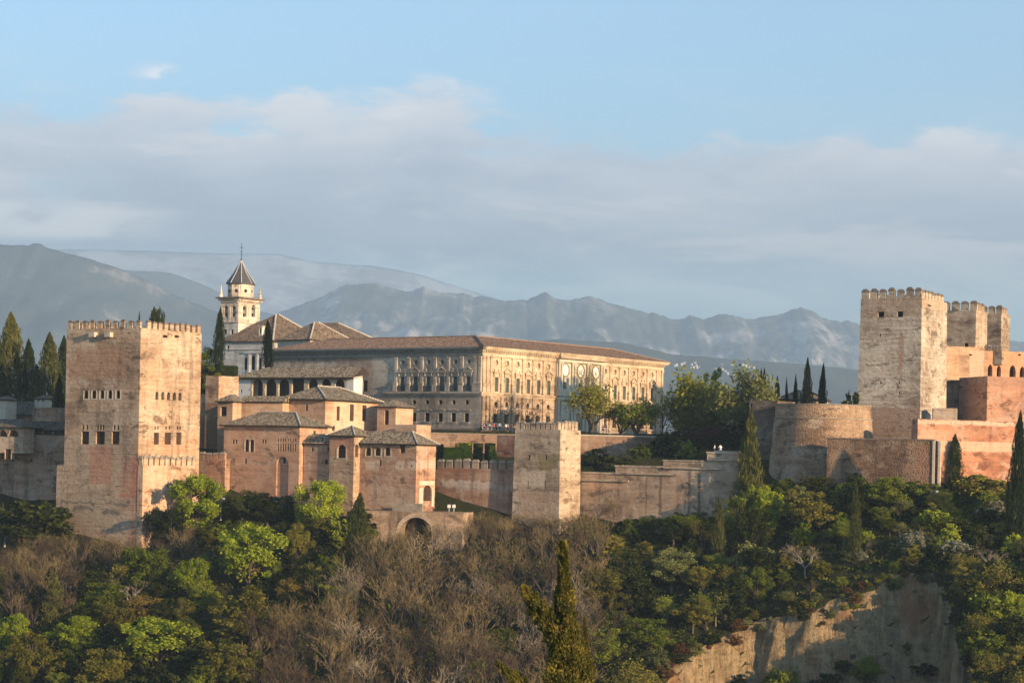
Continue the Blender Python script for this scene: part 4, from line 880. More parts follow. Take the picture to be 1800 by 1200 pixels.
def stepped_wall():
    fr = Fr(1312, 800, 382.5, 29)
    mat = wallmat('stepped_wall_earth', (0.32, 0.225, 0.155), (0.43, 0.31, 0.215), (0.50, 0.39, 0.285), seed=111, lines=0.18, streak=0.5, spot=0.2, patches=(
        (fr, 'L', 1015, 1105, 846, 862, (0.50, 0.33, 0.215), 0.6, 0.6), (fr, 'L', 1016, 1022, 842, 905, (0.085, 0.075, 0.06), 0.9, 0.25), (fr, 'L', 1134, 1138, 834, 905, (0.12, 0.10, 0.08), 0.8, 0.2),
        (fr, 'L', 1157, 1164, 834, 905, (0.12, 0.10, 0.08), 0.8, 0.3), (fr, 'L', 1208, 1215, 826, 905, (0.13, 0.105, 0.085), 0.85, 0.3), (fr, 'L', 1226, 1233, 826, 905, (0.10, 0.085, 0.07), 0.9, 0.3), (fr, 'L', 1184, 1200, 830, 905, (0.35, 0.23, 0.155), 0.7, 0.6)))
    Lb = fr.b(990, 830); zb = fr.zL(1150, 1010)
    t = thing('stepped_wall', 'long pale rampart rising in steps from the middle square tower to the round bastion', 'wall', fr.pt(1, Lb / 2, zb))
    mb = MB(); cap = MB()
    segs = [(990, 1082, 829), (1082, 1166, 818), (1166, 1243, 808), (1243, 1318, 794)]
    for i, (x0, x1, yt) in enumerate(segs):
        b1, b0 = fr.b(x0, yt), fr.b(x1, yt); zt = fr.zL((x0 + x1) / 2, yt)
        f2 = fr.shift(0.0, b0); shell(mb, f2, 2.4, b1 - b0, zb, zt - 0.3)
        e0 = fr.b(min(x1 + 24, 1318), yt) if i < 3 else b0
        blk(cap, fr, 'L', b0, b1 + 0.12, zt - 0.3, zt, -0.14, 2.5)
        yl = yt + 13; zl = fr.zL((x0 + x1) / 2, yl); blk(cap, fr, 'L', e0, b1 - 0.2, zl - 0.28, zl, -0.35 - 0.004 * i, 0.02)
    mb.build('wall_body', mat, t); cap.build('coping', wallmat('coping_stone', (0.33, 0.25, 0.18), (0.46, 0.36, 0.265), (0.54, 0.45, 0.34), seed=115, lines=0, streak=0.3, spot=0.5), t)
    # parapet by the viewpoint
    b0, b1 = fr.b(1316, 788), fr.b(1250, 788)
    f2 = fr.shift(1.2, b0); tower_block('parapet_wall', 'low parapet where two people stand at the top of the stepped rampart', f2, 1.0, b1 - b0, fr.zL(1280, 797), fr.zL(1280, 791.5), mat, cat='wall')
stepped_wall()
def terrace_walls():
    mat = wallmat('terrace_wall_earth', (0.20, 0.12, 0.08), (0.29, 0.185, 0.125), (0.37, 0.26, 0.19), seed=121, lines=0.15, streak=0.4, spot=0.4)
    fr = Fr(1202, 790, 430, 3); Lb = fr.b(1012, 790); zt = fr.zL(1100, 767)
    t = tower_block('terrace_wall', 'long brown retaining wall behind the stepped rampart below the big palace', fr, 1.2, Lb, fr.zL(1100, 830), zt, mat, cat='wall')
    mb = MB(); blk(mb, fr, 'L', 0, Lb, zt + .002, zt + 0.22, -0.1, 0.7); mb.build('coping', M['plaster'], t)
    mb = MB(); blk(mb, fr, 'L', 0, Lb, zt + 1.05, zt + 1.1, 0.1, 0.15)
    for i in range(int(Lb / 1.5)): blk(mb, fr, 'L', i * 1.5, i * 1.5 + 0.06, zt + 0.22, zt + 1.05, 0.1, 0.15)
    mb.build('railing', M['iron'], t)
    fr = Fr(912, 775, 437, 3); Lb = fr.b(742, 775); zt = fr.zL(830, 763)
    t = tower_block('terrace_wall', 'dark retaining wall under the crowded terrace at the palace corner', fr, 1.2, Lb, fr.zL(830, 815), zt, mat, cat='wall')
    mb = MB(); blk(mb, fr, 'L', 0, Lb, zt + .002, zt + 0.2, -0.1, 0.7); mb.build('coping', M['stonecap'], t)
    fr = Fr(906, 790, 420, 32); Lb = fr.b(873, 790)
    tower_block('brick_wall', 'dark red brick stub wall beside the middle square tower', fr, 3, Lb, fr.zL(890, 815), fr.zL(890, 765), wallmat('brick_stub', (0.17, 0.085, 0.06), (0.25, 0.13, 0.09), (0.31, 0.18, 0.13), seed=125), cat='wall')
    # vaulted cellar below the door
    fr = Fr(812, 910, 386, 12); Lb = fr.b(640, 910); zt = fr.zL(725, 899); zb = fr.zL(725, 1080)
    m2 = wallmat('vault_earth', (0.26, 0.17, 0.11), (0.37, 0.26, 0.175), (0.46, 0.345, 0.25), seed=131, lines=0.12, streak=0.5, spot=0.4, rubble=0.3)
    ar = fr.op('L', 'a', 731, 56, 909, 985) + (5.0,)
    t = thing('vaulted_wall', 'ruined stone wall with one wide open arch among the bare trees', 'ruin', fr.pt(3, Lb / 2, zb))
    mb = MB(); shell(mb, fr, 9, Lb, zb, zt, [ar], (), 5.0); mb.build('wall_body', m2, t)
    mb = MB(); mb.face([fr.p('L', q, z, 4.9) for q, z in outline(ar)]); mb.build('vault_back', M['dark'], t)
    mb = MB(); m = (ar[1] + ar[2]) / 2; hw = (ar[2] - ar[1]) / 2; zs = ar[4] - hw
    for i in range(14):
        t0, t1 = math.pi * i / 14, math.pi * (i + 0.93) / 14
        q = [(m + r * math.cos(a), zs + r * math.sin(a)) for r, a in ((hw + .01, t0), (hw + 0.75, t0), (hw + 0.75, t1), (hw + .01, t1))]
        mb.face([fr.p('L', *x, -0.06) for x in q])
        for k in range(4): mb.face([fr.p('L', *q[k], -0.06), fr.p('L', *q[(k + 1) % 4], -0.06), fr.p('L', *q[(k + 1) % 4], 0.05), fr.p('L', *q[k], 0.05)])
    mb.build('arch_ring', wallmat('vault_ring', (0.25, 0.18, 0.125), (0.34, 0.25, 0.175), (0.42, 0.32, 0.23), seed=133, lines=0), t)
    # ramp wall at the door
    fr = Fr(742, 890, 389, 20); Lb = fr.b(690, 890)
    tower_block('ramp_wall', 'small grey ramp wall left of the wooden door', fr, 0.6, Lb, fr.zL(715, 905), fr.zL(715, 884), M['stonecap'], cat='wall')
terrace_walls()

# ---- 10 round bastion and the fortress on the right
def bastion():
    Y = 402; c = P(1446, 760, Y); c.z = 0; r1 = 85 / F * 393; zt = P(1446, 711, 393).z; zb = P(1446, 940, 393).z; zr = P(1446, 734, 393).z
    mat = wallmat('bastion_rubble', (0.29, 0.175, 0.105), (0.45, 0.30, 0.19), (0.56, 0.42, 0.29), seed=141, lines=0.1, streak=0.3, spot=0.5, rubble=0.45, bump=0.9)
    t = thing('round_bastion', 'squat round rubble bastion tapering upwards with a string course near its top', 'bastion', (c.x, c.y, zb))
    mb = MB(); k = 0.085
    prof = [(r1 + (zt - z) * k, z) for z in [zb + (zr - zb) * i / 8 for i in range(9)]] + [(r1 + (zt - zr) * 0.01 + 0.05, zr + 0.02), (r1 + 0.05, zt), (r1 - 1.1, zt), (r1 - 1.1, zt - 0.8), (0.01, zt - 0.8)]
    mb.lathe(c, prof, 72); mb.build('wall', mat, t, False)
    mb = MB(); rr = r1 + (zt - zr) * k; mb.lathe(c, [(rr - 0.1, zr - 0.24), (rr + 0.14, zr - 0.16), (rr + 0.14, zr + 0.05), (rr - 0.2, zr + 0.1)], 72); mb.build('string_course', M['stonecap'], t)
    mb = MB(); mb.lathe(c, [(r1 - 1.15, zt + .003), (r1 + 0.16, zt + .003), (r1 + 0.16, zt + 0.2), (r1 - 1.15, zt + 0.2)], 72); mb.build('coping', M['stonecap'], t)
    # side wall left of it, its deep shade put into a darkened stone colour
    fr = Fr(1366, 730, 408, 32); 
    tower_block('flank_wall', 'shaded stone wall behind the left side of the round bastion', fr, 8, fr.b(1322, 730), fr.zL(1345, 830), fr.zL(1345, 704), wallmat('flank_shade_stone', (0.10, 0.07, 0.05), (0.16, 0.115, 0.08), (0.22, 0.165, 0.12), seed=147, rubble=0.4), cat='wall')
    fr = Fr(1641, 790, 380, 25); Lb = fr.b(1454, 790); zt = fr.zL(1550, 773)
    m2 = wallmat('rubble_curtain', (0.17, 0.10, 0.065), (0.27, 0.165, 0.105), (0.38, 0.25, 0.165), seed=151, lines=0.1, streak=0.4, spot=0.5, rubble=0.5, bump=0.9,
                 patches=((fr, 'L', 1606, 1640, 778, 850, (0.36, 0.20, 0.13), 0.6, 0.8), (fr, 'L', 1455, 1480, 790, 850, (0.42, 0.29, 0.19), 0.6, 1.0)))
    t = tower_block('rubble_wall', 'dark rubble wall in front of the round bastion with a flat dark coping', fr, 2.2, Lb, fr.zL(1550, 960), zt, m2, cat='wall')
    mb = MB(); blk(mb, fr, 'L', -.1, Lb + .1, zt + .002, zt + 0.28, -0.12, 1.2); mb.build('coping', M['brickcap'], t)
    mb = MB()
    for x in (1641.5, 1651.5): q = fr.b(x, 800); blk(mb, fr, 'L', q - 0.22, q + 0.22, fr.zL(1645, 880), zt, -0.18, 0.3)
    mb.build('pilaster', M['plaster'], t)
bastion()
def right_fortress():
    fr = Fr(1960, 800, 390.5, -17); Lb = fr.b(1647, 800); zt = fr.zL(1720, 776)
    red = dict(lo=(0.36, 0.15, 0.085), mid=(0.47, 0.215, 0.125), hi=(0.54, 0.32, 0.205))
    mat = wallmat('lower_red_earth', seed=161, lines=0.15, streak=0.15, spot=0.2, **red, patches=((fr, 'L', 1640, 1960, 776, 797, (0.50, 0.39, 0.275), 0.9, 0.4),))
    tower_block('red_wall', 'lowest bright red earth wall at right with a pale band along its top', fr, 2, Lb, fr.zL(1720, 960), zt, mat, cat='wall')
    fr = Fr(1960, 755, 399.5, -17); Lb = fr.b(1613, 755); zt = fr.zL(1720, 739)
    m2 = wallmat('upper_red_earth', seed=166, lines=0.15, streak=0.2, spot=0.5, **red, patches=((fr, 'L', 1612, 1785, 738, 748, (0.50, 0.42, 0.32), 0.9, 0.4), (fr, 'L', 1640, 1760, 750, 768, (0.42, 0.24, 0.15), 0.6, 0.8)))
    tower_block('red_wall', 'upper reddish wall with a weathered grey coping below the tallest right tower', fr, 2, Lb, fr.zL(1720, 800), zt, m2, cat='wall')
    f2 = Fr(1613.5, 760, 397, 32); tower_block('end_wall', 'dark shaded end of the upper red wall beside the foot of the tallest right tower', f2, 1.0, 1.2, f2.zL(1610, 790), f2.zL(1610, 739), wallmat('shaded_end', (0.15, 0.10, 0.075), (0.22, 0.15, 0.11), (0.28, 0.2, 0.15), seed=167), cat='wall')  # the end's shade is painted in as a darker earth colour
    # tallest tower
    fr = Fr(1620.5, 520, 406, 31); La, Lb = fr.a(1665, 530), fr.b(1513.5, 520); zt = fr.zL(1620, 523); zb = fr.zL(1580, 790)
    tall = dict(lo=(0.29, 0.215, 0.155), mid=(0.445, 0.365, 0.285), hi=(0.57, 0.50, 0.405))
    mat = wallmat('tall_tower_earth', seed=171, lines=0.62, period=0.83, streak=0.12, spot=0.35, bump=0.8, **tall, patches=(
        (fr, 'L', 1578, 1590, 590, 650, (0.36, 0.25, 0.18), 0.75, 0.3), (fr, 'L', 1580, 1588, 620, 700, (0.33, 0.20, 0.135), 0.6, 0.5), (fr, 'L', 1512, 1622, 520, 560, (0.36, 0.265, 0.19), 0.6, 0.9), (fr, 'L', 1512, 1622, 712, 790, (0.30, 0.205, 0.145), 0.75, 0.9), (fr, 'R', 1621, 1665, 520, 545, (0.46, 0.34, 0.24), 0.6, 0.6)))
    wl = [fr.op('L', 'r', 1548.8, 11, 547.5, 557.3), fr.op('L', 'r', 1582.3, 10.4, 547.2, 557)]
    sl_ = [fr.op('L', 'r', x, 2.2, y, y + 5) for x, y in ((1548, 586.5), (1585, 586.5), (1549, 669.5), (1581, 669.5), (1581, 687.5))]
    hr = [fr.op('R', 'r', 1634, 6, 536, 538.5)]
    t = tower_block('keep_tower', 'tallest pale tower on the right with two square windows under its battlements', fr, La, Lb, zb, zt, mat, wl + sl_, hr, k=0.010, dep=0.7)
    mm = [mat, M['brickcap']]
    merlons(t, fr, 'L', [Lb * (i + 0.40) / 6.85 for i in range(7)], Lb / 6.85 * 0.70, 0.6, zt, 1.35, 0.62, mm, 0.0, rng)
    merlons(t, fr, 'R', [La * (i + 0.5) / 8 for i in range(8)], La / 8 * 0.80, 0.6, zt, 1.3, 0.5, mm, 0.61, rng)
    merlons(t, fr.shift(0, Lb - 0.62), 'R', [La * (i + 0.5) / 8 for i in range(8)], La / 8 * 0.6, 0.6, zt, 1.3, 0.5, mm, 0.0)
    merlons(t, fr.shift(La - 0.6, 0), 'L', [Lb * (i + 0.4) / 6.85 for i in range(1, 7)], Lb / 6.85 * 0.6, 0.6, zt, 1.3, 0.5, mm, 0.0)
    # two towers behind
    fr = Fr(1715.6, 560, 440, 31); La, Lb = fr.a(1735.5, 560), fr.b(1659, 560); zt = fr.zL(1700, 545)
    m3 = wallmat('rear_tower_earth', (0.25, 0.175, 0.12), (0.38, 0.285, 0.205), (0.50, 0.40, 0.295), seed=181, lines=0.4, streak=0.25, spot=0.35, patches=((fr, 'L', 1665, 1716, 560, 572, (0.16, 0.12, 0.09), 0.7, 0.7), (fr, 'L', 1690, 1716, 602, 640, (0.36, 0.21, 0.14), 0.8, 0.5)))
    t = tower_block('rear_tower', 'shorter battlemented tower directly behind the tallest right tower', fr, La, Lb, fr.zL(1700, 660), zt, m3, [fr.op('L', 'r', 1698.5, 7, 603, 612)])
    merlons(t, fr, 'L', [Lb * (i + 0.30) / 3.5 for i in range(4)], Lb / 3.5 * 0.74, 0.6, zt, 1.35, 0.62, [m3, M['brickcap']], 0.0, rng)
    merlons(t, fr, 'R', [La * (i + 0.5) / 6 for i in range(6)], La / 6 * 0.8, 0.6, zt, 1.3, 0.5, [m3, M['brickcap']], 0.61, rng)
    fr = Fr(1760, 570, 452, 31); La, Lb = fr.a(1775.5, 570), fr.b(1728, 570); zt = fr.zL(1745, 551)
    t = tower_block('rear_tower', 'rearmost battlemented tower at the right, the lowest of the three', fr, La, Lb, fr.zL(1745, 660), zt, m3)
    merlons(t, fr, 'L', [Lb * (i + 0.30) / 2.35 for i in range(3)], Lb / 2.35 * 0.74, 0.6, zt, 1.3, 0.62, [m3, M['brickcap']], 0.0, rng)
    merlons(t, fr, 'R', [La * (i + 0.5) / 4 for i in range(4)], La / 4 * 0.8, 0.6, zt, 1.2, 0.5, [m3, M['brickcap']], 0.61, rng)
    # arched wall
    fr = Fr(1960, 640, 438.5, -12); Lb = fr.b(1650, 640)
    m4 = wallmat('arched_wall_plaster', (0.44, 0.26, 0.155), (0.55, 0.355, 0.225), (0.60, 0.45, 0.315), worn=0.45, seed=191, lines=0.08, streak=0.15, spot=0.35, patches=(
        (fr, 'L', 1703, 1730, 615, 690, (0.50, 0.41, 0.30), 0.8, 0.2), (fr, 'L', 1735, 1960, 620, 690, (0.55, 0.29, 0.165), 0.7, 0.6)))
    ar = [fr.op('L', 'p', x, wd, y, 664) for x, wd, y in ((1740.3, 8, 640.5), (1755.8, 7.4, 642), (1780, 11, 641.5), (1797, 9, 644))]
    hl = [fr.op('L', 'r', x, 5, 622, 625) for x in (1706, 1750, 1792)]
    f2 = fr.shift(0, fr.b(1730, 640)); zt = fr.zL(1690, 609)
    tower_block('flank_block', 'sunlit mottled plaster wall between the tallest right tower and the pointed arches', f2, 3, Lb - fr.b(1730, 640), fr.zL(1690, 720), zt, m4, [f2.op('L', 'r', 1706, 5, 622, 625)], cat='wall')
    t = tower_block('arched_wall', 'bright orange wall with four pointed arches at the right edge', fr, 2.9, fr.b(1730, 640), fr.zL(1780, 700), fr.zL(1790, 618), m4, ar + hl[1:], cat='wall', dep=1.2, wmat=M['inner'])
    f3 = Fr(1761, 625, 432, 31); z3 = f3.zL(1745, 620); b3 = f3.b(1729, 625)
    t = tower_block('low_battlement', 'low row of narrow battlements between the two rear towers at right', f3, 1.5, b3, f3.zL(1745, 640), z3, m3, cat='wall')
    merlons(t, f3, 'L', [b3 * (i + 0.5) / 6 for i in range(6)], b3 / 6 * 0.72, 0.5, z3, 1.3, 0.6, [m3, M['stonecap']], 0.0)
    # brick block, recessed dark wall, little block
    fr = Fr(1960, 700, 422.5, -17); Lb = fr.b(1735, 700); zt = fr.zL(1770, 662)
    m5 = wallmat('brick_block_red', (0.34, 0.165, 0.105), (0.42, 0.22, 0.14), (0.48, 0.29, 0.195), seed=201, lines=0.2, period=0.35, streak=0.15, spot=0.3, patches=((fr, 'L', 1735, 1960, 662, 682, (0.33, 0.20, 0.145), 0.6, 0.4),))
    tower_block('brick_bastion', 'big plain red brick block below the pointed arches at the right edge', fr, 11, Lb, fr.zL(1770, 760), zt, m5, cat='bastion')
    fr = Fr(1729, 700, 425, 6); Lb = fr.b(1648, 700); zt = fr.zL(1690, 670)
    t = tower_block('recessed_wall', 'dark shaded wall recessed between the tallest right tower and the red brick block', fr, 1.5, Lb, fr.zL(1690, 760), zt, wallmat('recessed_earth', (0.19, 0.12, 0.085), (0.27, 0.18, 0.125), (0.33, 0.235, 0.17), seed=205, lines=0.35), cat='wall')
    mb = MB(); blk(mb, fr, 'L', 0, Lb, zt + .002, zt + 0.25, -0.15, 0.8); mb.build('coping', M['brickcap'], t)
    fr = Fr(1683, 725, 404, 8); Lb = fr.b(1640, 725)
    tower_block('cistern_block', 'small plain tan block at the foot of the tallest right tower', fr, 3, Lb, fr.zL(1660, 750), fr.zL(1660, 717), wallmat('cistern_plaster', (0.30, 0.22, 0.16), (0.38, 0.285, 0.21), (0.44, 0.34, 0.26), seed=208, lines=0.1), cat='building')
    fr = Fr(1422, 695, 436, 34); La, Lb = fr.a(1456, 700), fr.b(1366, 700)
    hiphouse('tiled_lodge', 'low lodge with a tiled hip roof behind the two dark cypresses on the bastion', fr, La, Lb, fr.zL(1400, 740), fr.zL(1410, 703), fr.zL(1405, 683), 'b', 4.5, 4.5, M['plaster'], tile=((0.14, 0.09, 0.06), (0.23, 0.155, 0.105), (0.30, 0.215, 0.15)), ridge=(0,))
right_fortress()

# ---- 11 the big square palace
def palace():
    fr = Fr(848, 609, 445, 37); La, Lb = fr.a(1166, 634), fr.b(478, 620)
    zc, zb = 22.3, 2.0
    north = wallmat('palace_north_stone', (0.40, 0.325, 0.25), (0.52, 0.43, 0.335), (0.60, 0.51, 0.41), worn=0.45, lines=0.10, period=0.6, streak=0.4, spot=0.3, seed=301, patches=(
        (fr, 'L', 476, 640, 616, 640, (0.20, 0.165, 0.13), 0.8, 1.0), (fr, 'L', 590, 655, 625, 690, (0.36, 0.24, 0.165), 0.6, 1.2), (fr, 'L', 600, 846, 692, 722, (0.33, 0.255, 0.185), 0.6, 0.8)))
    west = wallmat('palace_west_stone', (0.40, 0.29, 0.19), (0.54, 0.41, 0.28), (0.62, 0.50, 0.36), worn=0.45, lines=0.08, period=0.6, streak=0.22, spot=0.22, seed=305)
    rust = wallmat('palace_rusticated', (0.32, 0.215, 0.135), (0.43, 0.31, 0.205), (0.52, 0.39, 0.27), lines=0.7, period=0.62, streak=0.3, spot=0.45, bump=1.0, seed=309)
    t = thing('renaissance_palace', 'huge square two storey stone palace with rows of round and tall windows', 'palace', fr.pt(La / 2, Lb / 2, zb))
    ym, yl = 13.5, 11.6
    Lpx = [708.3, 731.2, 754.2, 777.5, 801.2, 824.5]
    Lq = [fr.b(x, 637) for x in Lpx]
    Rz = [250, 340, 428, 515, 600, 685, 808, 935, 1060, 1157, 1237, 1314, 1392, 1468, 1546]
    Rq = [fr.a(820 + z / 4.737, 636 + (z - 250) * 0.0147) for z in Rz]
    oc = lambda q, r, z: ('c', q - r, q + r, z - r * 1.05, z + r * 1.05)
    wn = lambda q, w_: ('r', q - w_, q + w_, 13.75, 16.75)
    wl = lambda q, w_: ('r', q - w_, q + w_, 7.3, 9.15)
    upL = [oc(q, 0.50, 19.75) for q in Lq]; tlL = [wn(q, 0.60) for q in Lq]
    loL = [oc(fr.b(x, 707), 0.50, 11.35) for x in (728, 751, 774.2, 797.5, 820.8)]
    lwL = [wl(fr.b(x, 734), 0.62) for x in (704.5, 727.5, 750.8, 774, 797, 820)]
    door = [('r', *sorted((fr.b(646, 675), fr.b(638, 675))), fr.zL(642, 688), fr.zL(642, 668))]
    sc = [('r', fr.b(842, 648) - 0.3, fr.b(842, 648) + 0.3, 16.9, 19.3)]
    plain = [i for i in range(15) if i not in (6, 7, 8)]
    upR = [oc(Rq[i], 0.55, 19.75) for i in plain]; tlR = [wn(q, 0.62) for q in Rq]
    loR = [oc(Rq[i], 0.55, 11.1) for i in plain]; lwR = [wl(Rq[i], 0.72) for i in plain]
    zd = 13.2
    # upper storey
    mb = MB(); panel(mb, fr, 'L', 0, Lb, zb, zc, upL + tlL + loL + lwL + door + sc, 0.55); mb.build('north_wall', north, t)
    mb = MB(); panel(mb, fr, 'R', 0, La, zd, zc, upR + tlR, 0.55); 
    mb.face([fr.pt(La, 0, zb), fr.pt(La, Lb, zb), fr.pt(La, Lb, zc), fr.pt(La, 0, zc)]); mb.face([fr.pt(0, Lb, zb), fr.pt(La, Lb, zb), fr.pt(La, Lb, zc), fr.pt(0, Lb, zc)])
    mb.build('west_wall', west, t)
    mb = MB(); panel(mb, fr, 'R', 0, La, zb, zd, loR + lwR, 0.6, 0, -0.10); mb.build('rusticated_wall', rust, t)
    oi = simple('oculus_shaded', (0.16, 0.13, 0.105), 0.3, 2.0)  # shaded tone for the north, sunlit tone for the west, set by colour
    for o in upL: pane(fr, 'L', o, 0.4, t, oi, 'round_window')
    for o in loL: pane(fr, 'L', o, 0.5, t, M['dark'], 'round_window')
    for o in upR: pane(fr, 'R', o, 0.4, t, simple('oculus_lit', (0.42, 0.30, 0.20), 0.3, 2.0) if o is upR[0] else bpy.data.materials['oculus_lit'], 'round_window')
    for o in loR: pane(fr, 'R', o, 0.5, t, M['dark'], 'round_window')
    for o in lwL + lwR: pane(fr, 'L' if o in lwL else 'R', o, 0.5, t, M['dark'])
    for o in door + sc: pane(fr, 'L', o, 0.4, t, M['wood'], 'door' if o in door else 'window')
    # tall shuttered windows with architrave and hood
    def hood(side, o, k, arch, mat, w_):
        a, b = o[1], o[2]; m = (a + b) / 2; mb = MB()
        for q0, q1 in ((a - 0.26, a - .002), (b + .002, b + 0.26)): blk(mb, fr, side, q0, q1, o[3], o[4], -0.14, 0.05)
        blk(mb, fr, side, a - 0.26, b + 0.26, o[4] + .002, o[4] + 0.32, -0.16, 0.05)
        blk(mb, fr, side, a - 0.36, b + 0.36, o[4] + 0.34, o[4] + 0.85, -0.12, 0.05)
        blk(mb, fr, side, a - 0.62, b + 0.62, o[4] + 0.87, o[4] + 1.08, -0.42, 0.05)
        for s_ in (a - 0.40, b + 0.18): blk(mb, fr, side, s_, s_ + 0.22, o[4] + 0.1, o[4] + 0.84, -0.32, -0.17)
        h = 0.78
        if arch == 'tri': pts = [(a - 0.62, 0), (b + 0.62, 0), (m, h)]
        elif arch == 'seg': pts = [(a - 0.62, 0), (b + 0.62, 0)] + [(m + (b - a + 1.24) / 2 * math.cos(x), h * math.sin(x)) for x in [math.pi * i / 8 for i in range(1, 8)]]
        else: pts = None
        if pts:
            zz = o[4] + 1.083; fa = [fr.p(side, q, zz + z, -0.12) for q, z in pts]; mb.face(fa)
            n = len(pts)
            for i in range(1, n):
                q, r = pts[i], pts[(i + 1) % n]
                ln = math.hypot(r[0] - q[0], r[1] - q[1]); nx, nz = (r[1] - q[1]) / ln * 0.16, -(r[0] - q[0]) / ln * 0.16
                A = [(q[0], zz + q[1]), (r[0], zz + r[1]), (r[0] + nx, zz + r[1] + nz), (q[0] + nx, zz + q[1] + nz)]
                f0 = [fr.p(side, *x, -0.42) for x in A]; f1 = [fr.p(side, *x, 0.0) for x in A]; mb.face(f0)
                for j in range(4): mb.face([f0[j], f0[(j + 1) % 4], f1[(j + 1) % 4], f1[j]])
        else:
            blk(mb, fr, side, m - 0.5, m + 0.5, o[4] + 1.083, o[4] + 1.45, -0.1, 0.05)
            for s_ in (-0.75, 0.55): blk(mb, fr, side, m + s_, m + s_ + 0.2, o[4] + 1.083, o[4] + 1.7, -0.2, 0.05)
        mb.build('pediment', mat, w_)
    for i, o in enumerate(tlL): hood('L', o, i, 'tri' if i % 2 else 'flat', north, pane(fr, 'L', o, 0.35, t, M['shutter'], 'shuttered_window', (2, 1), M['shutter']))
    for i, o in enumerate(tlR): hood('R', o, i, 'seg' if i in (6, 7, 8) else ('tri' if (i if i < 6 else i + 1) % 2 else 'flat'), M['marble'] if i in (6, 7, 8) else west, pane(fr, 'R', o, 0.35, t, M['shutter'], 'shuttered_window', (2, 1), M['shutter']))
    # oculus rings
    def ring(side, q, z, r, wd, mat, name='oculus_ring', par=None, pr=-0.08):
        mb = MB(); n = 20
        for i in range(n):
            t0, t1 = 2 * math.pi * i / n, 2 * math.pi * (i + 1) / n
            A = [(q + k * math.cos(x), z + 1.05 * k * math.sin(x)) for k, x in ((r + .01, t0), (r + wd, t0), (r + wd, t1), (r + .01, t1))]
            f0 = [fr.p(side, *x, pr) for x in A]; f1 = [fr.p(side, *x, 0.02) for x in A]; mb.face(f0); mb.face([f0[1], f0[2], f1[2], f1[1]]); mb.face([f0[0], f0[3], f1[3], f1[0]])
        return mb.build(name, mat, par or t)
    for q in Lq: ring('L', q, 19.75, 0.50, 0.2, north)
    for i in plain: ring('R', Rq[i], 19.75, 0.55, 0.2, west)
    # pilasters
    def pilaster(side, q, mat, w_=0.34, pr=0.22, z0=13.6, z1=20.9, ped=True):
        mb = MB()
        if ped: blk(mb, fr, side, q - w_ - 0.22, q + w_ + 0.22, z0, z0 + 1.55, -pr - 0.26, 0.05); blk(mb, fr, side, q - w_ - 0.30, q + w_ + 0.30, z0 + 1.555, z0 + 1.78, -pr - 0.36, 0.05)
        zz = z0 + (1.785 if ped else 0.0)
        blk(mb, fr, side, q - w_ - 0.08, q + w_ + 0.08, zz + .003, zz + 0.3, -pr - 0.08, 0.05); blk(mb, fr, side, q - w_, q + w_, zz + 0.305, z1 - 0.4, -pr, 0.05)
        blk(mb, fr, side, q - w_ - 0.12, q + w_ + 0.12, z1 - 0.395, z1, -pr - 0.12, 0.05)
        mb.build('pilaster', mat, t)
    dL = (Lq[0] - Lq[5]) / 5
    for i in range(7): pilaster('L', Lq[5] + (i - 0.5) * dL, north)
    pilaster('L', 0.42, north)
    mids = [Rq[0] - (Rq[1] - Rq[0]) / 2] + [(Rq[i] + Rq[i + 1]) / 2 for i in range(5)] + [(Rq[i] + Rq[i + 1]) / 2 for i in range(9, 14)] + [Rq[14] + (Rq[14] - Rq[13]) / 2]
    pq = [0.45, 1.75] + mids + [La - 0.5, La - 1.9]
    for q in pq: pilaster('R', q, west)
    # lower rusticated pilasters
    for q in pq:
        mb = MB()
        for j in range(9): blk(mb, fr, 'R', q - 0.42, q + 0.42, 6.4 + j * 0.73, 6.4 + j * 0.73 + 0.66, -0.38, -0.08)
        mb.build('rusticated_pilaster', rust, t)
    # window blocks of the lower floor: keystones
    for o in lwR:
        mb = MB(); m = (o[1] + o[2]) / 2
        for k in (-1, 0, 1): blk(mb, fr, 'R', m + k * 0.62 - 0.24, m + k * 0.62 + 0.24, o[4] + 0.06, o[4] + 0.75 + (0.2 if k == 0 else 0), -0.30, -0.09)
        blk(mb, fr, 'R', o[1] - 0.45, o[2] + 0.45, o[3] - 0.36, o[3] - 0.05, -0.34, -0.09); mb.build('keystones', rust, t)
    for o in lwL:
        mb = MB(); blk(mb, fr, 'L', o[1] - 0.5, o[2] + 0.5, o[4] + 0.5, o[4] + 0.68, -0.2, 0.02); blk(mb, fr, 'L', o[1] - 0.2, o[2] + 0.2, o[3] - 0.25, o[3] - 0.03, -0.15, 0.02); mb.build('lintel', north, t)
    # central marble portal, slightly proud
    p0, p1 = fr.a(976.5, 650), fr.a(1058.5, 655)
    mb = MB(); ops = [tlR[i] for i in (6, 7, 8)]
    panel(mb, fr, 'R', p0, p1, 13.6, zc, ops, 0.9, 0, -0.45)
    mb.face([fr.pt(p0, -0.45, 6), fr.pt(p0, 0, 6), fr.pt(p0, 0, zc), fr.pt(p0, -0.45, zc)]); mb.face([fr.pt(p1, -0.45, 6), fr.pt(p1, 0, 6), fr.pt(p1, 0, zc), fr.pt(p1, -0.45, zc)])
    dr = [('r', Rq[7] - 1.3, Rq[7] + 1.3, 5.2, 10.0), ('r', Rq[6] - 0.8, Rq[6] + 0.8, 5.2, 8.6), ('r', Rq[8] - 0.8, Rq[8] + 0.8, 5.2, 8.6)]
    panel(mb, fr, 'R', p0, p1, 3.5, 13.6, dr, 0.7, 0, -0.45)
    pf = mb.build('portal', M['marble'], t)
    for o in dr: 
        pb = MB(); pb.face([fr.p('R', q, z, 0.2) for q, z in outline(o)]); pb.build('door', M['wood'], pf)
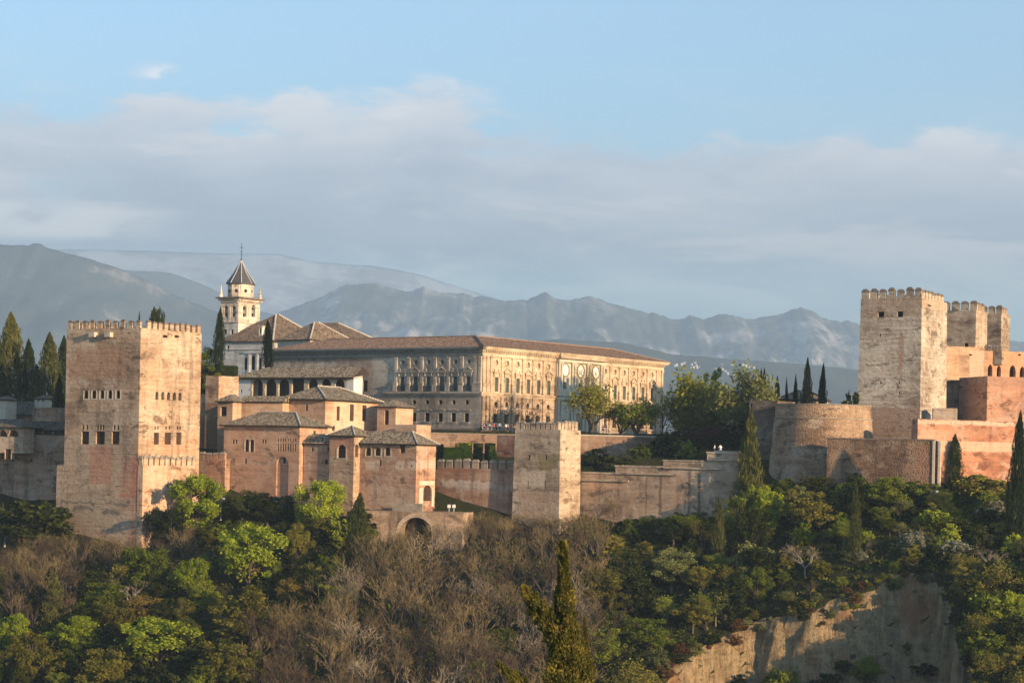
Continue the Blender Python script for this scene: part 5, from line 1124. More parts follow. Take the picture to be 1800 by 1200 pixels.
    for i in (6, 7, 8):
        q = Rq[i]; n = 24; pb = MB(); pb.face([fr.p('R', q + 1.2 * math.cos(2 * math.pi * k / n), 19.3 + 1.3 * math.sin(2 * math.pi * k / n), -0.50) for k in range(n)])
        md = pb.build('medallion', M['medal'], pf); ring('R', q, 19.3, 1.2, 0.26, M['stonecap'], 'medallion_ring', md, -0.66)
    for z0, z1 in ((6.0, 12.9), (15.2, 21.0)):
        for q in (p0 + 0.45, p0 + 1.35, (Rq[6] + Rq[7]) / 2 - 0.45, (Rq[6] + Rq[7]) / 2 + 0.45, (Rq[7] + Rq[8]) / 2 - 0.45, (Rq[7] + Rq[8]) / 2 + 0.45, p1 - 1.35, p1 - 0.45):
            mb = MB(); c = fr.pt(q, -0.72, 0); mb.lathe(c, [(0.40, z0), (0.40, z0 + 0.3), (0.30, z0 + 0.4), (0.26, z1 - 0.7), (0.42, z1 - 0.1), (0.42, z1)], 10); mb.build('column', M['marble'], pf, True)
        mb = MB(); blk(mb, fr, 'R', p0 - 0.1, p1 + 0.1, z0 - (1.55 if z0 > 10 else 0.9), z0 - .003, -1.2, -0.46); blk(mb, fr, 'R', p0 - 0.1, p1 + 0.1, z1 + .003, z1 + 0.55, -1.1, -0.46); mb.build('entablature', M['marble'], pf)
    # string courses, cornice with dentils
    for side, L, mat in (('L', Lb, north), ('R', La, west)):
        e = 0.0 if side == 'L' else 0.0
        mb = MB(); LL = fr.b(676, 690) if side == 'L' else L
        blk(mb, fr, side, -0.5, LL, 13.18, 13.56, -0.52, 0.05); blk(mb, fr, side, -0.3, LL, 12.75, 13.175, -0.24, 0.05); mb.build('string_course', mat, t)
        mb = MB()
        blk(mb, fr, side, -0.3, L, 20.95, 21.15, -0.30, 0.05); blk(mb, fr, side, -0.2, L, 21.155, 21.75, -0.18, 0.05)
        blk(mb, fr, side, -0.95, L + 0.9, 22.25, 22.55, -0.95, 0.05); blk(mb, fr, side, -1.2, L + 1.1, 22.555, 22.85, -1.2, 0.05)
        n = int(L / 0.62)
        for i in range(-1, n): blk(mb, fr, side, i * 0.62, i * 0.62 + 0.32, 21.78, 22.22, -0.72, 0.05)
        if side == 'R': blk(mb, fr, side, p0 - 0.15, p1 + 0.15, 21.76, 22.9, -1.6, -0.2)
        mb.build('cornice', simple('north_cornice_shade', (0.24, 0.21, 0.175), 0.3, 1.0) if side == 'L' else mat, t)  # north side stone darkened to carry its shade
    mb = MB(); blk(mb, fr, 'L', -0.4, Lb, 5.6, 6.0, -0.45, 0.05); blk(mb, fr, 'R', -0.4, La, 5.7, 6.3, -0.55, -0.11); mb.build('base_course', M['stonecap'], t)
    mb = MB()
    for q in range(int(fr.b(690, 680) / 0.28)):
        if all(abs(q * 0.28 - x) > 0.3 for x in ()): blk(mb, fr, 'L', q * 0.28, q * 0.28 + 0.05, 13.6, 14.6, -0.40, -0.36)
    blk(mb, fr, 'L', 0, fr.b(690, 680), 14.6, 14.7, -0.43, -0.33); mb.build('balcony_railing', M['iron'], t)
    # roof: four slopes round an inner court
    rm = roofmat('palace_tile', (0.17, 0.085, 0.05), (0.30, 0.165, 0.10), (0.38, 0.235, 0.15), fr, (0.30, 0.20, 0.13))
    rw, h = 8.5, 2.75; z0 = 22.86; z1 = z0 + h; o = 1.15
    q = [(-o, -o), (-o, Lb + o), (La + o, Lb + o), (La + o, -o)]; r = [(rw, rw), (rw, Lb - rw), (La - rw, Lb - rw), (La - rw, rw)]; s_ = [(2 * rw, 2 * rw), (2 * rw, Lb - 2 * rw), (La - 2 * rw, Lb - 2 * rw), (La - 2 * rw, 2 * rw)]
    mb = MB()
    for i in range(4):
        j = (i + 1) % 4
        mb.face([fr.pt(*q[i], z0), fr.pt(*q[j], z0), fr.pt(*r[j], z1), fr.pt(*r[i], z1)]); mb.face([fr.pt(*r[i], z1), fr.pt(*r[j], z1), fr.pt(*s_[j], z0), fr.pt(*s_[i], z0)])
        mb.face([fr.pt(*s_[i], z0), fr.pt(*s_[j], z0), fr.pt(*s_[j], 6), fr.pt(*s_[i], 6)])
    ro = mb.build('roof', rm, t)
    mb = MB(); ridge_line(mb, [(fr.pt(*r[0], z1), fr.pt(*r[1], z1)), (fr.pt(*r[3], z1), fr.pt(*r[0], z1)), (fr.pt(*q[3], z0), fr.pt(*r[3], z1))], 0.13)
    mb.build('ridge_tiles', simple('ridge_tile_clay', (0.34, 0.22, 0.15), 0.3, 3.0), ro)
    mb = MB(); ridge_line(mb, [(fr.pt(*q[0], z0), fr.pt(*r[0], z1))], 0.2); mb.build('hip_tiles', M['brickcap'], ro)
    # chapel roof behind the far end: low drum with a hipped lid
    f2 = Fr(545, 600, 486, 40); A, B = f2.a(622, 600), f2.b(488, 600)
    zt2 = f2.zL(532, 598); 
    hiphouse('chapel_lantern', 'low tan block with pyramid roof rising behind the left end of the big palace', f2, A, B, zt2 - 9, zt2, f2.zL(545, 571) + 1.2, 'a', A * 0.46, A * 0.46, M['plaster'], over=0.5,
             tile=((0.15, 0.09, 0.06), (0.25, 0.16, 0.105), (0.33, 0.23, 0.16)), ridge=(0, 2), cat='chapel')
    return fr
PF = palace()

# ---- 12 church behind
def church():
    Y = 530
    fr = Fr(419, 560, Y, 32); La, Lb = fr.a(456, 560), fr.b(387.5, 560)
    pale = wallmat('church_plaster', (0.48, 0.45, 0.40), (0.60, 0.57, 0.52), (0.66, 0.64, 0.60), worn=0.45, lines=0.05, streak=0.3, spot=0.2, seed=401)
    warm = wallmat('belfry_brick', (0.50, 0.39, 0.30), (0.60, 0.50, 0.40), (0.66, 0.58, 0.49), lines=0.1, streak=0.15, spot=0.2, seed=405)
    zb, z1, z2, zt = fr.zL(419, 660), fr.zL(419, 598), fr.zL(419, 566), fr.zL(419, 524)
    t = thing('church', 'pale church with a slim bell tower and dark pointed spire behind the arcaded gallery', 'church', fr.pt(La / 2, Lb / 2, zb))
    bt = link('bell_tower', None, t, fr.pt(La / 2, Lb / 2, zb))
    lo = [fr.op('L', 'r', x, 4.2, 579, 587.5) for x in (396.3, 408)]
    bl = [fr.op('L', 'a', x, 5.0, 535, 556.5) for x in (397, 410.5)]; br = [fr.op('R', 'a', x, 6.6, 536, 557) for x in (430.3, 445.5)]
    mb = MB(); shell(mb, fr, La, Lb, zb, z2, lo, (), 0.35, top=False)
    mb.build('shaft', pale, bt)
    mb = MB(); shell(mb, fr, La, Lb, z2, zt, bl, br, 0.7); mb.build('belfry', warm, bt)
    for o in lo: pane(fr, 'L', o, 0.3, bt, M['dark'])
    for o in bl: pane(fr, 'L', o, 0.65, bt, M['dark'], 'bell_opening')
    for o in br: pane(fr, 'R', o, 0.65, bt, M['dark'], 'bell_opening')
    for s, o in [('L', o) for o in bl] + [('R', o) for o in br]:
        mb = MB(); c = fr.p(s, (o[1] + o[2]) / 2, o[3] + 0.9, 0.42); mb.lathe(c, [(0.42, 0), (0.34, 0.25), (0.25, 0.7), (0.05, 0.95)], 10); mb.build('bell', simple('bell_bronze', (0.30, 0.25, 0.19), 0.2, 3.0, 0.5) if s == 'L' and o is bl[0] else bpy.data.materials['bell_bronze'], bt, True)
    # mouldings
    for z, pr, hh, mt in ((zt + 0.002, 0.95, 0.35, M['brickcap']), (zt - 0.5, 0.5, 0.35, warm), (zt - 1.9, 0.14, 0.16, warm), (z2 - 0.1, 0.28, 0.3, warm), (z1 + 0.2, 0.25, 0.3, pale)):
        mb = MB(); mb.box(fr.pt(-pr, -pr, z), fr.u * (La + 2 * pr), fr.w * (Lb + 2 * pr), V((0, 0, hh))); mb.build('moulding', mt, bt)
    for s, L, ops in (('L', Lb, bl), ('R', La, br)):
        mb = MB()
        for i in range(14): blk(mb, fr, s, L * (i + 0.25) / 14, L * (i + 0.75) / 14, zt - 0.95, zt - 0.55, -0.3, 0.01)
        for q in (0.3, L * 0.5, L - 0.3): blk(mb, fr, s, q - 0.28, q + 0.28, z2 + 0.21, zt - 1.92, -0.12, 0.02)
        mb.build('belfry_pilasters', warm, bt)
    for o in lo:
        mb = MB(); blk(mb, fr, 'L', o[1] - 0.25, o[2] + 0.25, o[4] + 0.1, o[4] + 0.3, -0.15, 0.01); blk(mb, fr, 'L', o[1] - 0.35, o[2] + 0.35, o[3] - 0.9, o[3] - 0.7, -0.15, 0.01); mb.build('sill', pale, bt)
    # octagon and spire
    c = fr.pt(La / 2, Lb / 2, 0); r = 22.0 / F * Y * 1.06; zo, ze, za = zt + 0.35, fr.zL(423, 497.5), fr.zL(423, 455)
    mb = MB(); mb.lathe(c, [(r * 0.98, zo), (r * 0.98, ze)], 8, 0, R(32 + 22.5)); mb.build('octagon', warm, bt)
    for k in range(8):
        ang = R(32 + 45 * k); n_ = V((math.cos(ang), math.sin(ang), 0))
        if n_.y < 0.25:
            p = c + n_ * (r * 0.98 * math.cos(R(22.5)) + 0.03) + V((0, 0, (zo + ze) / 2)); sd = V((-n_.y, n_.x, 0)); mb = MB()
            mb.face([p + sd * (0.42 * math.cos(x)) + V((0, 0, 0.42 * math.sin(x))) for x in [2 * math.pi * i / 12 for i in range(12)]]); mb.build('round_window', M['dark'], bt)
    mb = MB(); mb.lathe(c, [(r * 1.12, ze), (r * 1.12, ze + 0.22), (r * 0.55, ze + (za - ze) * 0.48), (0.12, za)], 8, 0, R(32 + 22.5)); sp = mb.build('spire', M['slate'], bt)
    mb = MB()
    for k in range(8):
        ang = R(32 + 22.5 + 45 * k); d_ = V((math.cos(ang), math.sin(ang), 0)); ridge_line(mb, [(c + d_ * r * 1.12 + V((0, 0, ze + 0.22)), c + d_ * r * 0.55 + V((0, 0, ze + (za - ze) * 0.48))), (c + d_ * r * 0.55 + V((0, 0, ze + (za - ze) * 0.48)), c + d_ * 0.14 + V((0, 0, za)))], 0.10, 0.45)
    mb.build('ridge_tiles', simple('spire_ridge', (0.5, 0.48, 0.44), 0.15, 3.0), sp)
    mb = MB(); zx = fr.zL(423, 423); p = c + V((0, 0, za - 0.2)); H = zx - za
    mb.tube(p, p + V((0, 0, H + 0.2)), 0.07, 0.05, 6)
    mb.lathe(c, [(0.02, za + 0.1), (0.24, za + 0.35), (0.02, za + 0.6)], 8); mb.lathe(c, [(0.02, za + H * .32), (0.16, za + H * .37), (0.02, za + H * .42)], 8)
    hx = fr.u * 0.75; zz = V((0, 0, za + H * 0.72)); mb.tube(c + zz - hx, c + zz + hx, 0.06, 0.06, 6); mb.tube(c + V((0, 0, za + H * .5)) - fr.w * 0.5, c + V((0, 0, za + H * .5)) + fr.w * 0.5, 0.04, 0.04, 6)
    mb.build('cross', M['iron'], sp)
    for a, b in ((0, 0), (La, 0), (0, Lb), (La, Lb)):
        mb = MB(); q = fr.pt(a, b, 0); zz = zt + 0.35; mb.lathe(q, [(0.5, zz), (0.5, zz + 0.5), (0.36, zz + 0.6), (0.36, zz + 1.2), (0.5, zz + 1.3), (0.26, zz + 1.5), (0.10, zz + 2.7), (0.13, zz + 2.8), (0.02, zz + 3.0)], 8); mb.build('pinnacle', warm if a or b == 0 else pale, bt, False)
    # nave
    f2 = Fr(479, 600, 520, 32); A = 24.0; B = f2.b(386, 600); ze = f2.zL(440, 601); zb2 = f2.zL(440, 665)
    ops = [f2.op('L', 'a', 444.8, 6.4, 624, 650), f2.op('L', 'r', 432, 5, 629, 650), f2.op('L', 'r', 457.5, 4.5, 629, 650), f2.op('L', 'r', 401, 4.4, 607, 617)]
    grey = wallmat('nave_plaster', (0.45, 0.43, 0.40), (0.56, 0.55, 0.52), (0.64, 0.63, 0.61), worn=0.45, lines=0.05, streak=0.45, spot=0.35, seed=411)
    mb = MB(); shell(mb, f2, A, B, zb2, ze, ops, (), 0.4, top=False); mb.build('nave_wall', grey, t)
    for o in ops: pane(f2, 'L', o, 0.35, t, M['dark'])
    mb = MB()
    for y in (601.5, 613): z = f2.zL(440, y); blk(mb, f2, 'L', 0, B, z - 0.2, z, -0.25, 0.02)
    for x in (438, 452, 463): q = f2.b(x, 640); blk(mb, f2, 'L', q - 0.3, q + 0.3, zb2, f2.zL(440, 622), -0.2, 0.02)
    z = f2.zL(445, 621); blk(mb, f2, 'L', f2.b(466, 622), f2.b(428, 622), z, z + 0.35, -0.3, 0.02); mb.build('nave_moulding', grey, t)
    rt = ((0.10, 0.062, 0.045), (0.17, 0.11, 0.08), (0.24, 0.165, 0.12)); rm = roofmat('church_tile', *rt, f2)
    zr = f2.zL(479, 553) + 1.0
    mb = MB(); c_, r0, r1 = hip(mb, f2, 0, A, 0, B, ze + 0.15, zr, 'a', A * 0.48, A * 0.48, 0.5, mu=1); r2 = mb.build('roof', [rm, M['eave']], t)
    mb = MB(); ridge_line(mb, [(c_[0], r0), (c_[3], r1)], 0.22); mb.build('ridge_tiles', M['ridge'], r2)
    f3 = Fr(606, 590, 548, 32); B3 = f3.b(505, 590); z3 = f3.zL(606, 600); A3 = 18.0
    mb = MB(); shell(mb, f3, A3, B3, zb2, z3, (), (), top=False); mb.build('transept_wall', grey, t)
    mb = MB(); c_, r0, r1 = hip(mb, f3, 0, A3, 0, B3, z3 + 0.1, f3.zL(600, 567) + 0.6, 'b', 9.0, 0.5, 0.5, mu=1); r3 = mb.build('roof', [rm, M['eave']], t)
    mb = MB(); ridge_line(mb, [(c_[3], r0), (r0, r1)], 0.22); mb.build('ridge_tiles', M['ridge'], r3)
    # dormer
    f4 = Fr(460.5, 580, 516, 32); z0 = f4.zL(460, 590); z1 = f4.zL(460, 574.5)
    mb = MB(); shell(mb, f4, f4.a(468, 580), f4.b(455, 580), z0, z1, [f4.op('L', 'r', 457.7, 3.4, 577, 586)], (), 0.3); dm = mb.build('dormer', pale, t)
    pane(f4, 'L', f4.op('L', 'r', 457.7, 3.4, 577, 586), 0.25, dm, M['dark'])
    mb = MB(); mb.box(f4.pt(-0.2, -0.2, z1 + 0.003), f4.u * (f4.a(468, 580) + 0.4), f4.w * (f4.b(455, 580) + 0.4), V((0, 0, 0.25))); mb.build('dormer_roof', M['ridge'], dm)
church()

# ---- 13 the village far off on the foothill
def village():
    r = random.Random(5)
    wl = simple('village_wall', (0.80, 0.76, 0.72), 0.1, 0.05); rf = simple('village_roof', (0.42, 0.22, 0.15), 0.2, 0.1)
    v, nx, ny = FOOT
    spots = [(1190, 641), (1199, 640), (1203, 638), (1187, 642), (1217, 640), (1222, 637), (1225, 642), (1220, 645), (1226, 646), (1230, 646), (1216, 646), (1270, 641), (1284, 643), (1288, 642), (1268, 647), (1271, 650), (1275, 652), (1280, 656), (1291, 657), (1307, 641), (1312, 643), (1318, 645), (1326, 646), (1258, 648)]
    for i, (px, py) in enumerate(spots):
        kx, kz = U(px, py); best = None
        col = min(range(nx), key=lambda c: abs(v[c + nx * 30][0] - kx * v[c + nx * 30][1]))
        for j in range(ny - 1):
            p = v[j * nx + col]
            if p[2] >= kz * p[1]: best = p; break
        if best is None: best = v[(ny - 2) * nx + col]
        Y = best[1]; p = V((kx * Y, Y, kz * Y)); W = r.uniform(4, 7.5); H = r.uniform(2.0, 4.0); D = r.uniform(5, 8); a = r.uniform(-0.4, 0.6)
        t = thing('village_house', 'distant white house of the village on the hazy foothill', 'house', p + V((0, 0, -4)), 'white village houses on the far foothill')
        e, n_ = V((math.cos(a), math.sin(a), 0)), V((-math.sin(a), math.cos(a), 0)); o = p - e * W / 2 + V((0, 0, -4))
        mb = MB(); mb.box(o, e * W, n_ * D, V((0, 0, H + 4))); mb.build('wall', wl, t)
        z = V((0, 0, H + 4.01)); h = V((0, 0, 1.3)); mb = MB(); q = [o + z - e * .4 - n_ * .4, o + e * (W + .4) + z - n_ * .4, o + e * (W + .4) + n_ * (D + .4) + z, o - e * .4 + n_ * (D + .4) + z]; r0, r1 = (q[0] + q[3]) / 2 + h, (q[1] + q[2]) / 2 + h
        for f in ([q[0], q[1], r1, r0], [q[2], q[3], r0, r1], [q[1], q[2], r1], [q[3], q[0], r0]): mb.face(f)
        mb.build('roof', rf, t)
village()

# ================================================================== vegetation
NR = np.random.default_rng(7)
def unit(v): return v / np.maximum(np.linalg.norm(v, axis=1, keepdims=True), 1e-9)
class LV:
    """collects small leaf faces"""
    def __init__(s): s.V = []; s.n = 0; s.F = []; s.M = []
    def quads(s, C, A, B, mi=0):
        """centres, half axes"""
        n = len(C); V_ = np.stack([C - A - B * 0.6, C + A * 0.2 - B, C + A + B * 0.15, C - A * 0.1 + B], 1).reshape(-1, 3)
        s.V.append(V_); i = s.n + np.arange(n) * 4; s.F.append(np.stack([i, i + 1, i + 2, i + 3], 1)); s.n += 4 * n; s.M.append(np.full(n, mi))
    def mesh(s, name, mats):
        V_ = np.concatenate(s.V); F_ = np.concatenate(s.F); me = bpy.data.meshes.new(name)
        me.vertices.add(len(V_)); me.vertices.foreach_set('co', V_.astype(np.float32).ravel())
        me.loops.add(F_.size); me.loops.foreach_set('vertex_index', F_.astype(np.int32).ravel())
        me.polygons.add(len(F_)); me.polygons.foreach_set('loop_start', (np.arange(len(F_)) * 4).astype(np.int32)); me.polygons.foreach_set('loop_total', np.full(len(F_), 4, np.int32))
        for m in mats: me.materials.append(m)
        me.polygons.foreach_set('material_index', np.concatenate(s.M).astype(np.int32)); me.update(calc_edges=True); me.validate(); return me
def rand_axes(n, size, aspect=1.6, N=None):
    T = unit(NR.normal(size=(n, 3))) if N is None else N
    B = unit(np.cross(T, NR.normal(size=(n, 3)))); sz = size * (0.6 + 0.8 * NR.random((n, 1)))
    return T * sz, B * sz / aspect
def leafy_mesh(seed, n_clump=70, per=180, leaf=0.0150, cz=0.58, rz=0.40, rx=0.40, open_=0.35):
    global NR; NR = np.random.default_rng(seed); lv = LV()
    d = unit(NR.normal(size=(n_clump, 3))); rad = (open_ + (1 - open_) * NR.random((n_clump, 1)) ** 0.5)
    lump = 1 + 0.28 * np.sin(3.1 * d[:, :1] + seed) * np.cos(2.3 * d[:, 1:2] + 2 * seed) + 0.15 * np.sin(5 * d[:, 2:3] + seed)
    C = np.array([[0, 0, cz]]) + d * rad * lump * np.array([[rx * 0.88, rx * 0.88, rz * 0.88]])
    for c in C:
        r = NR.uniform(0.055, 0.12); k = int(per * (r / 0.09) ** 1.6)
        q = unit(NR.normal(size=(k, 3))); q[:, 2] = q[:, 2] * 0.8 + 0.15; p = c + q * r * (0.45 + 0.6 * NR.random((k, 1)))
        A, B = rand_axes(k, leaf, 1.4); lv.quads(p, A, B)
    C2 = np.array([[0, 0, cz]]) + unit(NR.normal(size=(300, 3))) * (NR.random((300, 1)) ** 0.4) * np.array([[rx, rx, rz]])
    A, B = rand_axes(300, leaf, 1.4); lv.quads(C2, A, B)
    mb = MB(); mb.tube((0, 0, -0.05), (0.01, 0, cz * 0.6), 0.028, 0.018, 6)
    for c in C[:: max(1, n_clump // 14)]:
        st = V((0.01, 0, cz * NR.uniform(0.25, 0.6))); en = V(c); md = st.lerp(en, 0.5) + V((0, 0, 0.04)); mb.tube(st, md, 0.013, 0.009, 4); mb.tube(md, en, 0.009, 0.004, 4)
    return lv.mesh('crown', [M['leaf']]), mb
def plume(lv, base, tip, r, n, leaf, prof=None, mi=0, aspect=2.2, lump=0.25, seed=0.0, up=0.75):
    """foliage of a cypress: sprays lying along the axis, in uneven flakes"""
    base = np.array(base, float); tip = np.array(tip, float); ax = tip - base; L = np.linalg.norm(ax); ax /= L
    s1 = np.cross(ax, [0.3, 1, 0.1]); s1 /= np.linalg.norm(s1); s2 = np.cross(ax, s1)
    t = NR.random(n) ** 0.85; th = NR.random(n) * 2 * np.pi
    R_ = np.interp(t, *(prof or ([0, .05, .2, .45, .7, .88, 1], [.35, .75, 1, .92, .66, .34, .03]))) * r
    fl = 1 + lump * (np.sin(th * 3 + 17 * t + seed) * 0.5 + np.sin(th * 5 - 31 * t + 2 * seed) * 0.35 + np.sin(th * 2 + 53 * t + seed) * 0.4)
    rr = R_ * fl * (0.62 + 0.42 * NR.random(n) ** 0.6)
    o = np.cos(th)[:, None] * s1 + np.sin(th)[:, None] * s2
    C = base + ax * (t * L)[:, None] + o * rr[:, None]
    T = unit(ax * up + o * 0.45 + NR.normal(size=(n, 3)) * 0.28); sz = leaf * (0.6 + 0.8 * NR.random((n, 1)))
    B = unit(np.cross(T, NR.normal(size=(n, 3))))
    lv.quads(C, T * sz, B * sz / aspect, mi)
def core(lv, base, tip, r, n=900, leaf=0.05, prof=None):
    plume(lv, base, tip, r * 0.62, n, leaf, prof, 0, 1.3, 0.1)
def cypress_mesh(seed, n=4200, r=0.5, leaf=0.020, lump=0.22, prof=None, tips=1):
    global NR; NR = np.random.default_rng(seed); lv = LV()
    core(lv, (0, 0, 0.02), (0, 0, 0.97), r, 1100, 0.045, prof)
    for i in range(tips):
        dx = 0 if i == 0 else NR.uniform(-0.3, 0.3) * r * 1.6; h = 1.0 if i == 0 else NR.uniform(0.80, 0.95)
        plume(lv, (dx * .6, dx * .2, 0.02), (dx, 0, h), r * (1 if i == 0 else 0.6), n // (1 if i == 0 else 2), leaf, prof, lump=lump, seed=seed + i)
    mb = MB(); mb.tube((0, 0, -0.06), (0, 0, 0.5), 0.05, 0.02, 6); return lv.mesh('crown', [M['leaf']]), mb
def conifer_mesh(seed):
    global NR; NR = np.random.default_rng(seed); lv = LV()
    for i in range(46):
        z = 0.10 + 0.86 * (i / 46) ** 0.9; L = 0.46 * (1 - z) ** 0.75 * NR.uniform(0.6, 1.15) + 0.02; a = i * 2.4 + NR.uniform(-.3, .3)
        tip = (L * math.cos(a), L * math.sin(a), z + L * NR.uniform(0.15, 0.5)); plume(lv, (0, 0, z), tip, 0.055 + 0.05 * (1 - z), 85, 0.026, ([0, .4, 1], [.5, 1, .2]), lump=0.3, seed=i)
    mb = MB(); mb.tube((0, 0, -0.05), (0, 0, 0.95), 0.022, 0.004, 6); return lv.mesh('crown', [M['leaf']]), mb
def bare_mesh(seed, spread=0.30, twigs=1.0, leafn=0, base_split=0.22, thick=1.0):
    """vase of rising limbs that fork into fine twigs"""
    global NR; NR = np.random.default_rng(seed); r = random.Random(seed); mb = MB(); tw = LV(); TC = []; TA = []; TB = []; ends = []
    def grow(p, d, L, w_, lev):
        q = p + d * L
        if lev <= 2: mb.tube(p, q, w_, w_ * 0.66, 5 if lev < 2 else 4)
        else:
            m = (p + q) / 2; a = d * (L / 2); s_ = d.cross(V((r.uniform(-1, 1), r.uniform(-1, 1), r.uniform(-1, 1)))).normalized() * w_
            TC.append(tuple(m)); TA.append(tuple(a)); TB.append(tuple(s_))
        if lev >= 5: ends.append(tuple(q)); return
        k = [r.choice((3, 4, 5)), 4, 4, r.choice((3, 4)), r.choice((2, 3))][lev]
        for i in range(k):
            a = r.uniform(0, 6.28) if lev else 6.28 * (i + r.uniform(-.3, .3)) / k
            sp = [0.42, 0.45, 0.5, 0.6, 0.7][lev] * r.uniform(0.6, 1.25) * spread / 0.30
            e = d.cross(V((0.2, 0.5, 0.1))).normalized(); f = d.cross(e); nd = (d + (e * math.cos(a) + f * math.sin(a)) * sp + V((0, 0, 0.16))).normalized()
            st = p.lerp(q, r.uniform(0.55, 1.0) if (lev and i) else 1.0)
            grow(st, nd, L * [1.15, 0.72, 0.66, 0.66, 0.66][lev] * r.uniform(0.75, 1.2), [w_ * 0.6, w_ * 0.58, 0.0030 * thick, 0.0024 * thick, 0.0019 * thick][lev], lev + 1)
    grow(V((0, 0, -0.04)), V((r.uniform(-.05, .05), r.uniform(-.05, .05), 1)).normalized(), base_split, 0.017, 0)
    zmax = max(e[2] for e in ends); 
    C = np.array(TC); A = np.array(TA); B = np.array(TB); tw.quads(C, A, B, 0)
    mats = [M['twig']]
    if leafn:
        E = np.array(ends); pick = E[NR.integers(0, len(E), leafn)] + NR.normal(size=(leafn, 3)) * 0.020; a, b = rand_axes(leafn, 0.0075, 1.4); tw.quads(pick, a, b, 1); mats = [M['twig'], M['leaf']]
    k = 1.0 / zmax
    tw.V = [v * k for v in tw.V]; mb.v = [v * k for v in mb.v]
    return tw.mesh('crown', mats), mb
M['leaf'] = leafmat('leaf_bright', (0.200, 0.245, 0.018), (0.42, 0.45, 0.045))
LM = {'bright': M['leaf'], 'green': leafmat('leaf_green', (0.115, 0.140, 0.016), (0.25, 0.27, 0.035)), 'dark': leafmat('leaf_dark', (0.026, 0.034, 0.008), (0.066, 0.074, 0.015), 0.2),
      'spring': leafmat('leaf_spring', (0.25, 0.235, 0.030), (0.44, 0.40, 0.065)), 'olive': leafmat('leaf_olive', (0.145, 0.132, 0.022), (0.33, 0.275, 0.052)), 'gold': leafmat('leaf_gold', (0.185, 0.135, 0.028), (0.33, 0.235, 0.055)), 'silver': leafmat('leaf_silver', (0.14, 0.15, 0.045), (0.29, 0.285, 0.095)),
      'cyp': leafmat('cypress_green', (0.030, 0.042, 0.014), (0.085, 0.090, 0.024), 0.12), 'cypl': leafmat('cypress_olive', (0.060, 0.068, 0.018), (0.155, 0.140, 0.036), 0.15), 'cypd': leafmat('cypress_dark', (0.014, 0.018, 0.009), (0.032, 0.036, 0.014), 0.1),
      'yel': leafmat('hedge_yellow', (0.26, 0.27, 0.02), (0.42, 0.40, 0.035)), 'blossom': leafmat('blossom', (0.18, 0.18, 0.11), (0.42, 0.39, 0.28)), 'rust': leafmat('leaf_rust', (0.15, 0.075, 0.03), (0.26, 0.135, 0.05)), 'plum': leafmat('leaf_plum', (0.05, 0.018, 0.016), (0.11, 0.04, 0.03))}
M['twig'] = barkmat('twig_grey', (0.088, 0.062, 0.028), (0.215, 0.152, 0.072)); TWD = barkmat('twig_dark', (0.042, 0.029, 0.018), (0.105, 0.070, 0.042)); TWP = barkmat('twig_pale', (0.16, 0.12, 0.08), (0.30, 0.23, 0.155))
BK = barkmat('bark_grey', (0.05, 0.037, 0.027), (0.125, 0.092, 0.066)); BKP = barkmat('bark_pale', (0.20, 0.17, 0.13), (0.36, 0.31, 0.24))
def proto(res):
    cm, mb = res; me = bpy.data.meshes.new('trunk'); me.from_pydata([tuple(p) for p in mb.v], [], mb.f); me.materials.append(BK); return cm, me
PR = {'leafy': [proto(leafy_mesh(s, 46 + 8 * (s % 4), open_=0.15 + 0.05 * (s % 3))) for s in (1, 2, 3, 4, 5, 6)], 'round': [proto(leafy_mesh(s, 90, 180, 0.0142, 0.52, 0.46, 0.46, 0.5)) for s in (11, 12)],
      'shrub': [proto(leafy_mesh(s, 44, 100, 0.032, 0.42, 0.50, 0.46, 0.3)) for s in (21, 22, 23)],
      'cypress': [proto(cypress_mesh(s)) for s in (31, 32, 33)], 'ragged': [proto(cypress_mesh(s, 5200, 0.46, 0.022, 0.42, ([0, .06, .2, .4, .6, .8, .92, 1], [.5, .85, 1, .82, .62, .36, .2, .03]), 3)) for s in (41, 42)],
      'conifer': [proto(conifer_mesh(s)) for s in (51, 52)], 'bare': [proto(bare_mesh(s)) for s in (61, 62, 63, 64, 65, 66)], 'wide': [proto(bare_mesh(s, 0.42, base_split=0.16)) for s in (71, 72)],
      'airy': [proto(bare_mesh(s, 0.40, leafn=3000, base_split=0.10)) for s in (81, 82, 83)]}
PW = {}
for k, L in PR.items():
    for cm, tm in L:
        co = np.empty(len(cm.vertices) * 3, np.float32); cm.vertices.foreach_get('co', co); co = co.reshape(-1, 3)
        PW[cm] = (float(np.percentile(np.abs(co[:, 0]), 97) + np.percentile(np.abs(co[:, 1]), 97)), float(np.percentile(co[:, 2], 99.7)))
TR = random.Random(3)
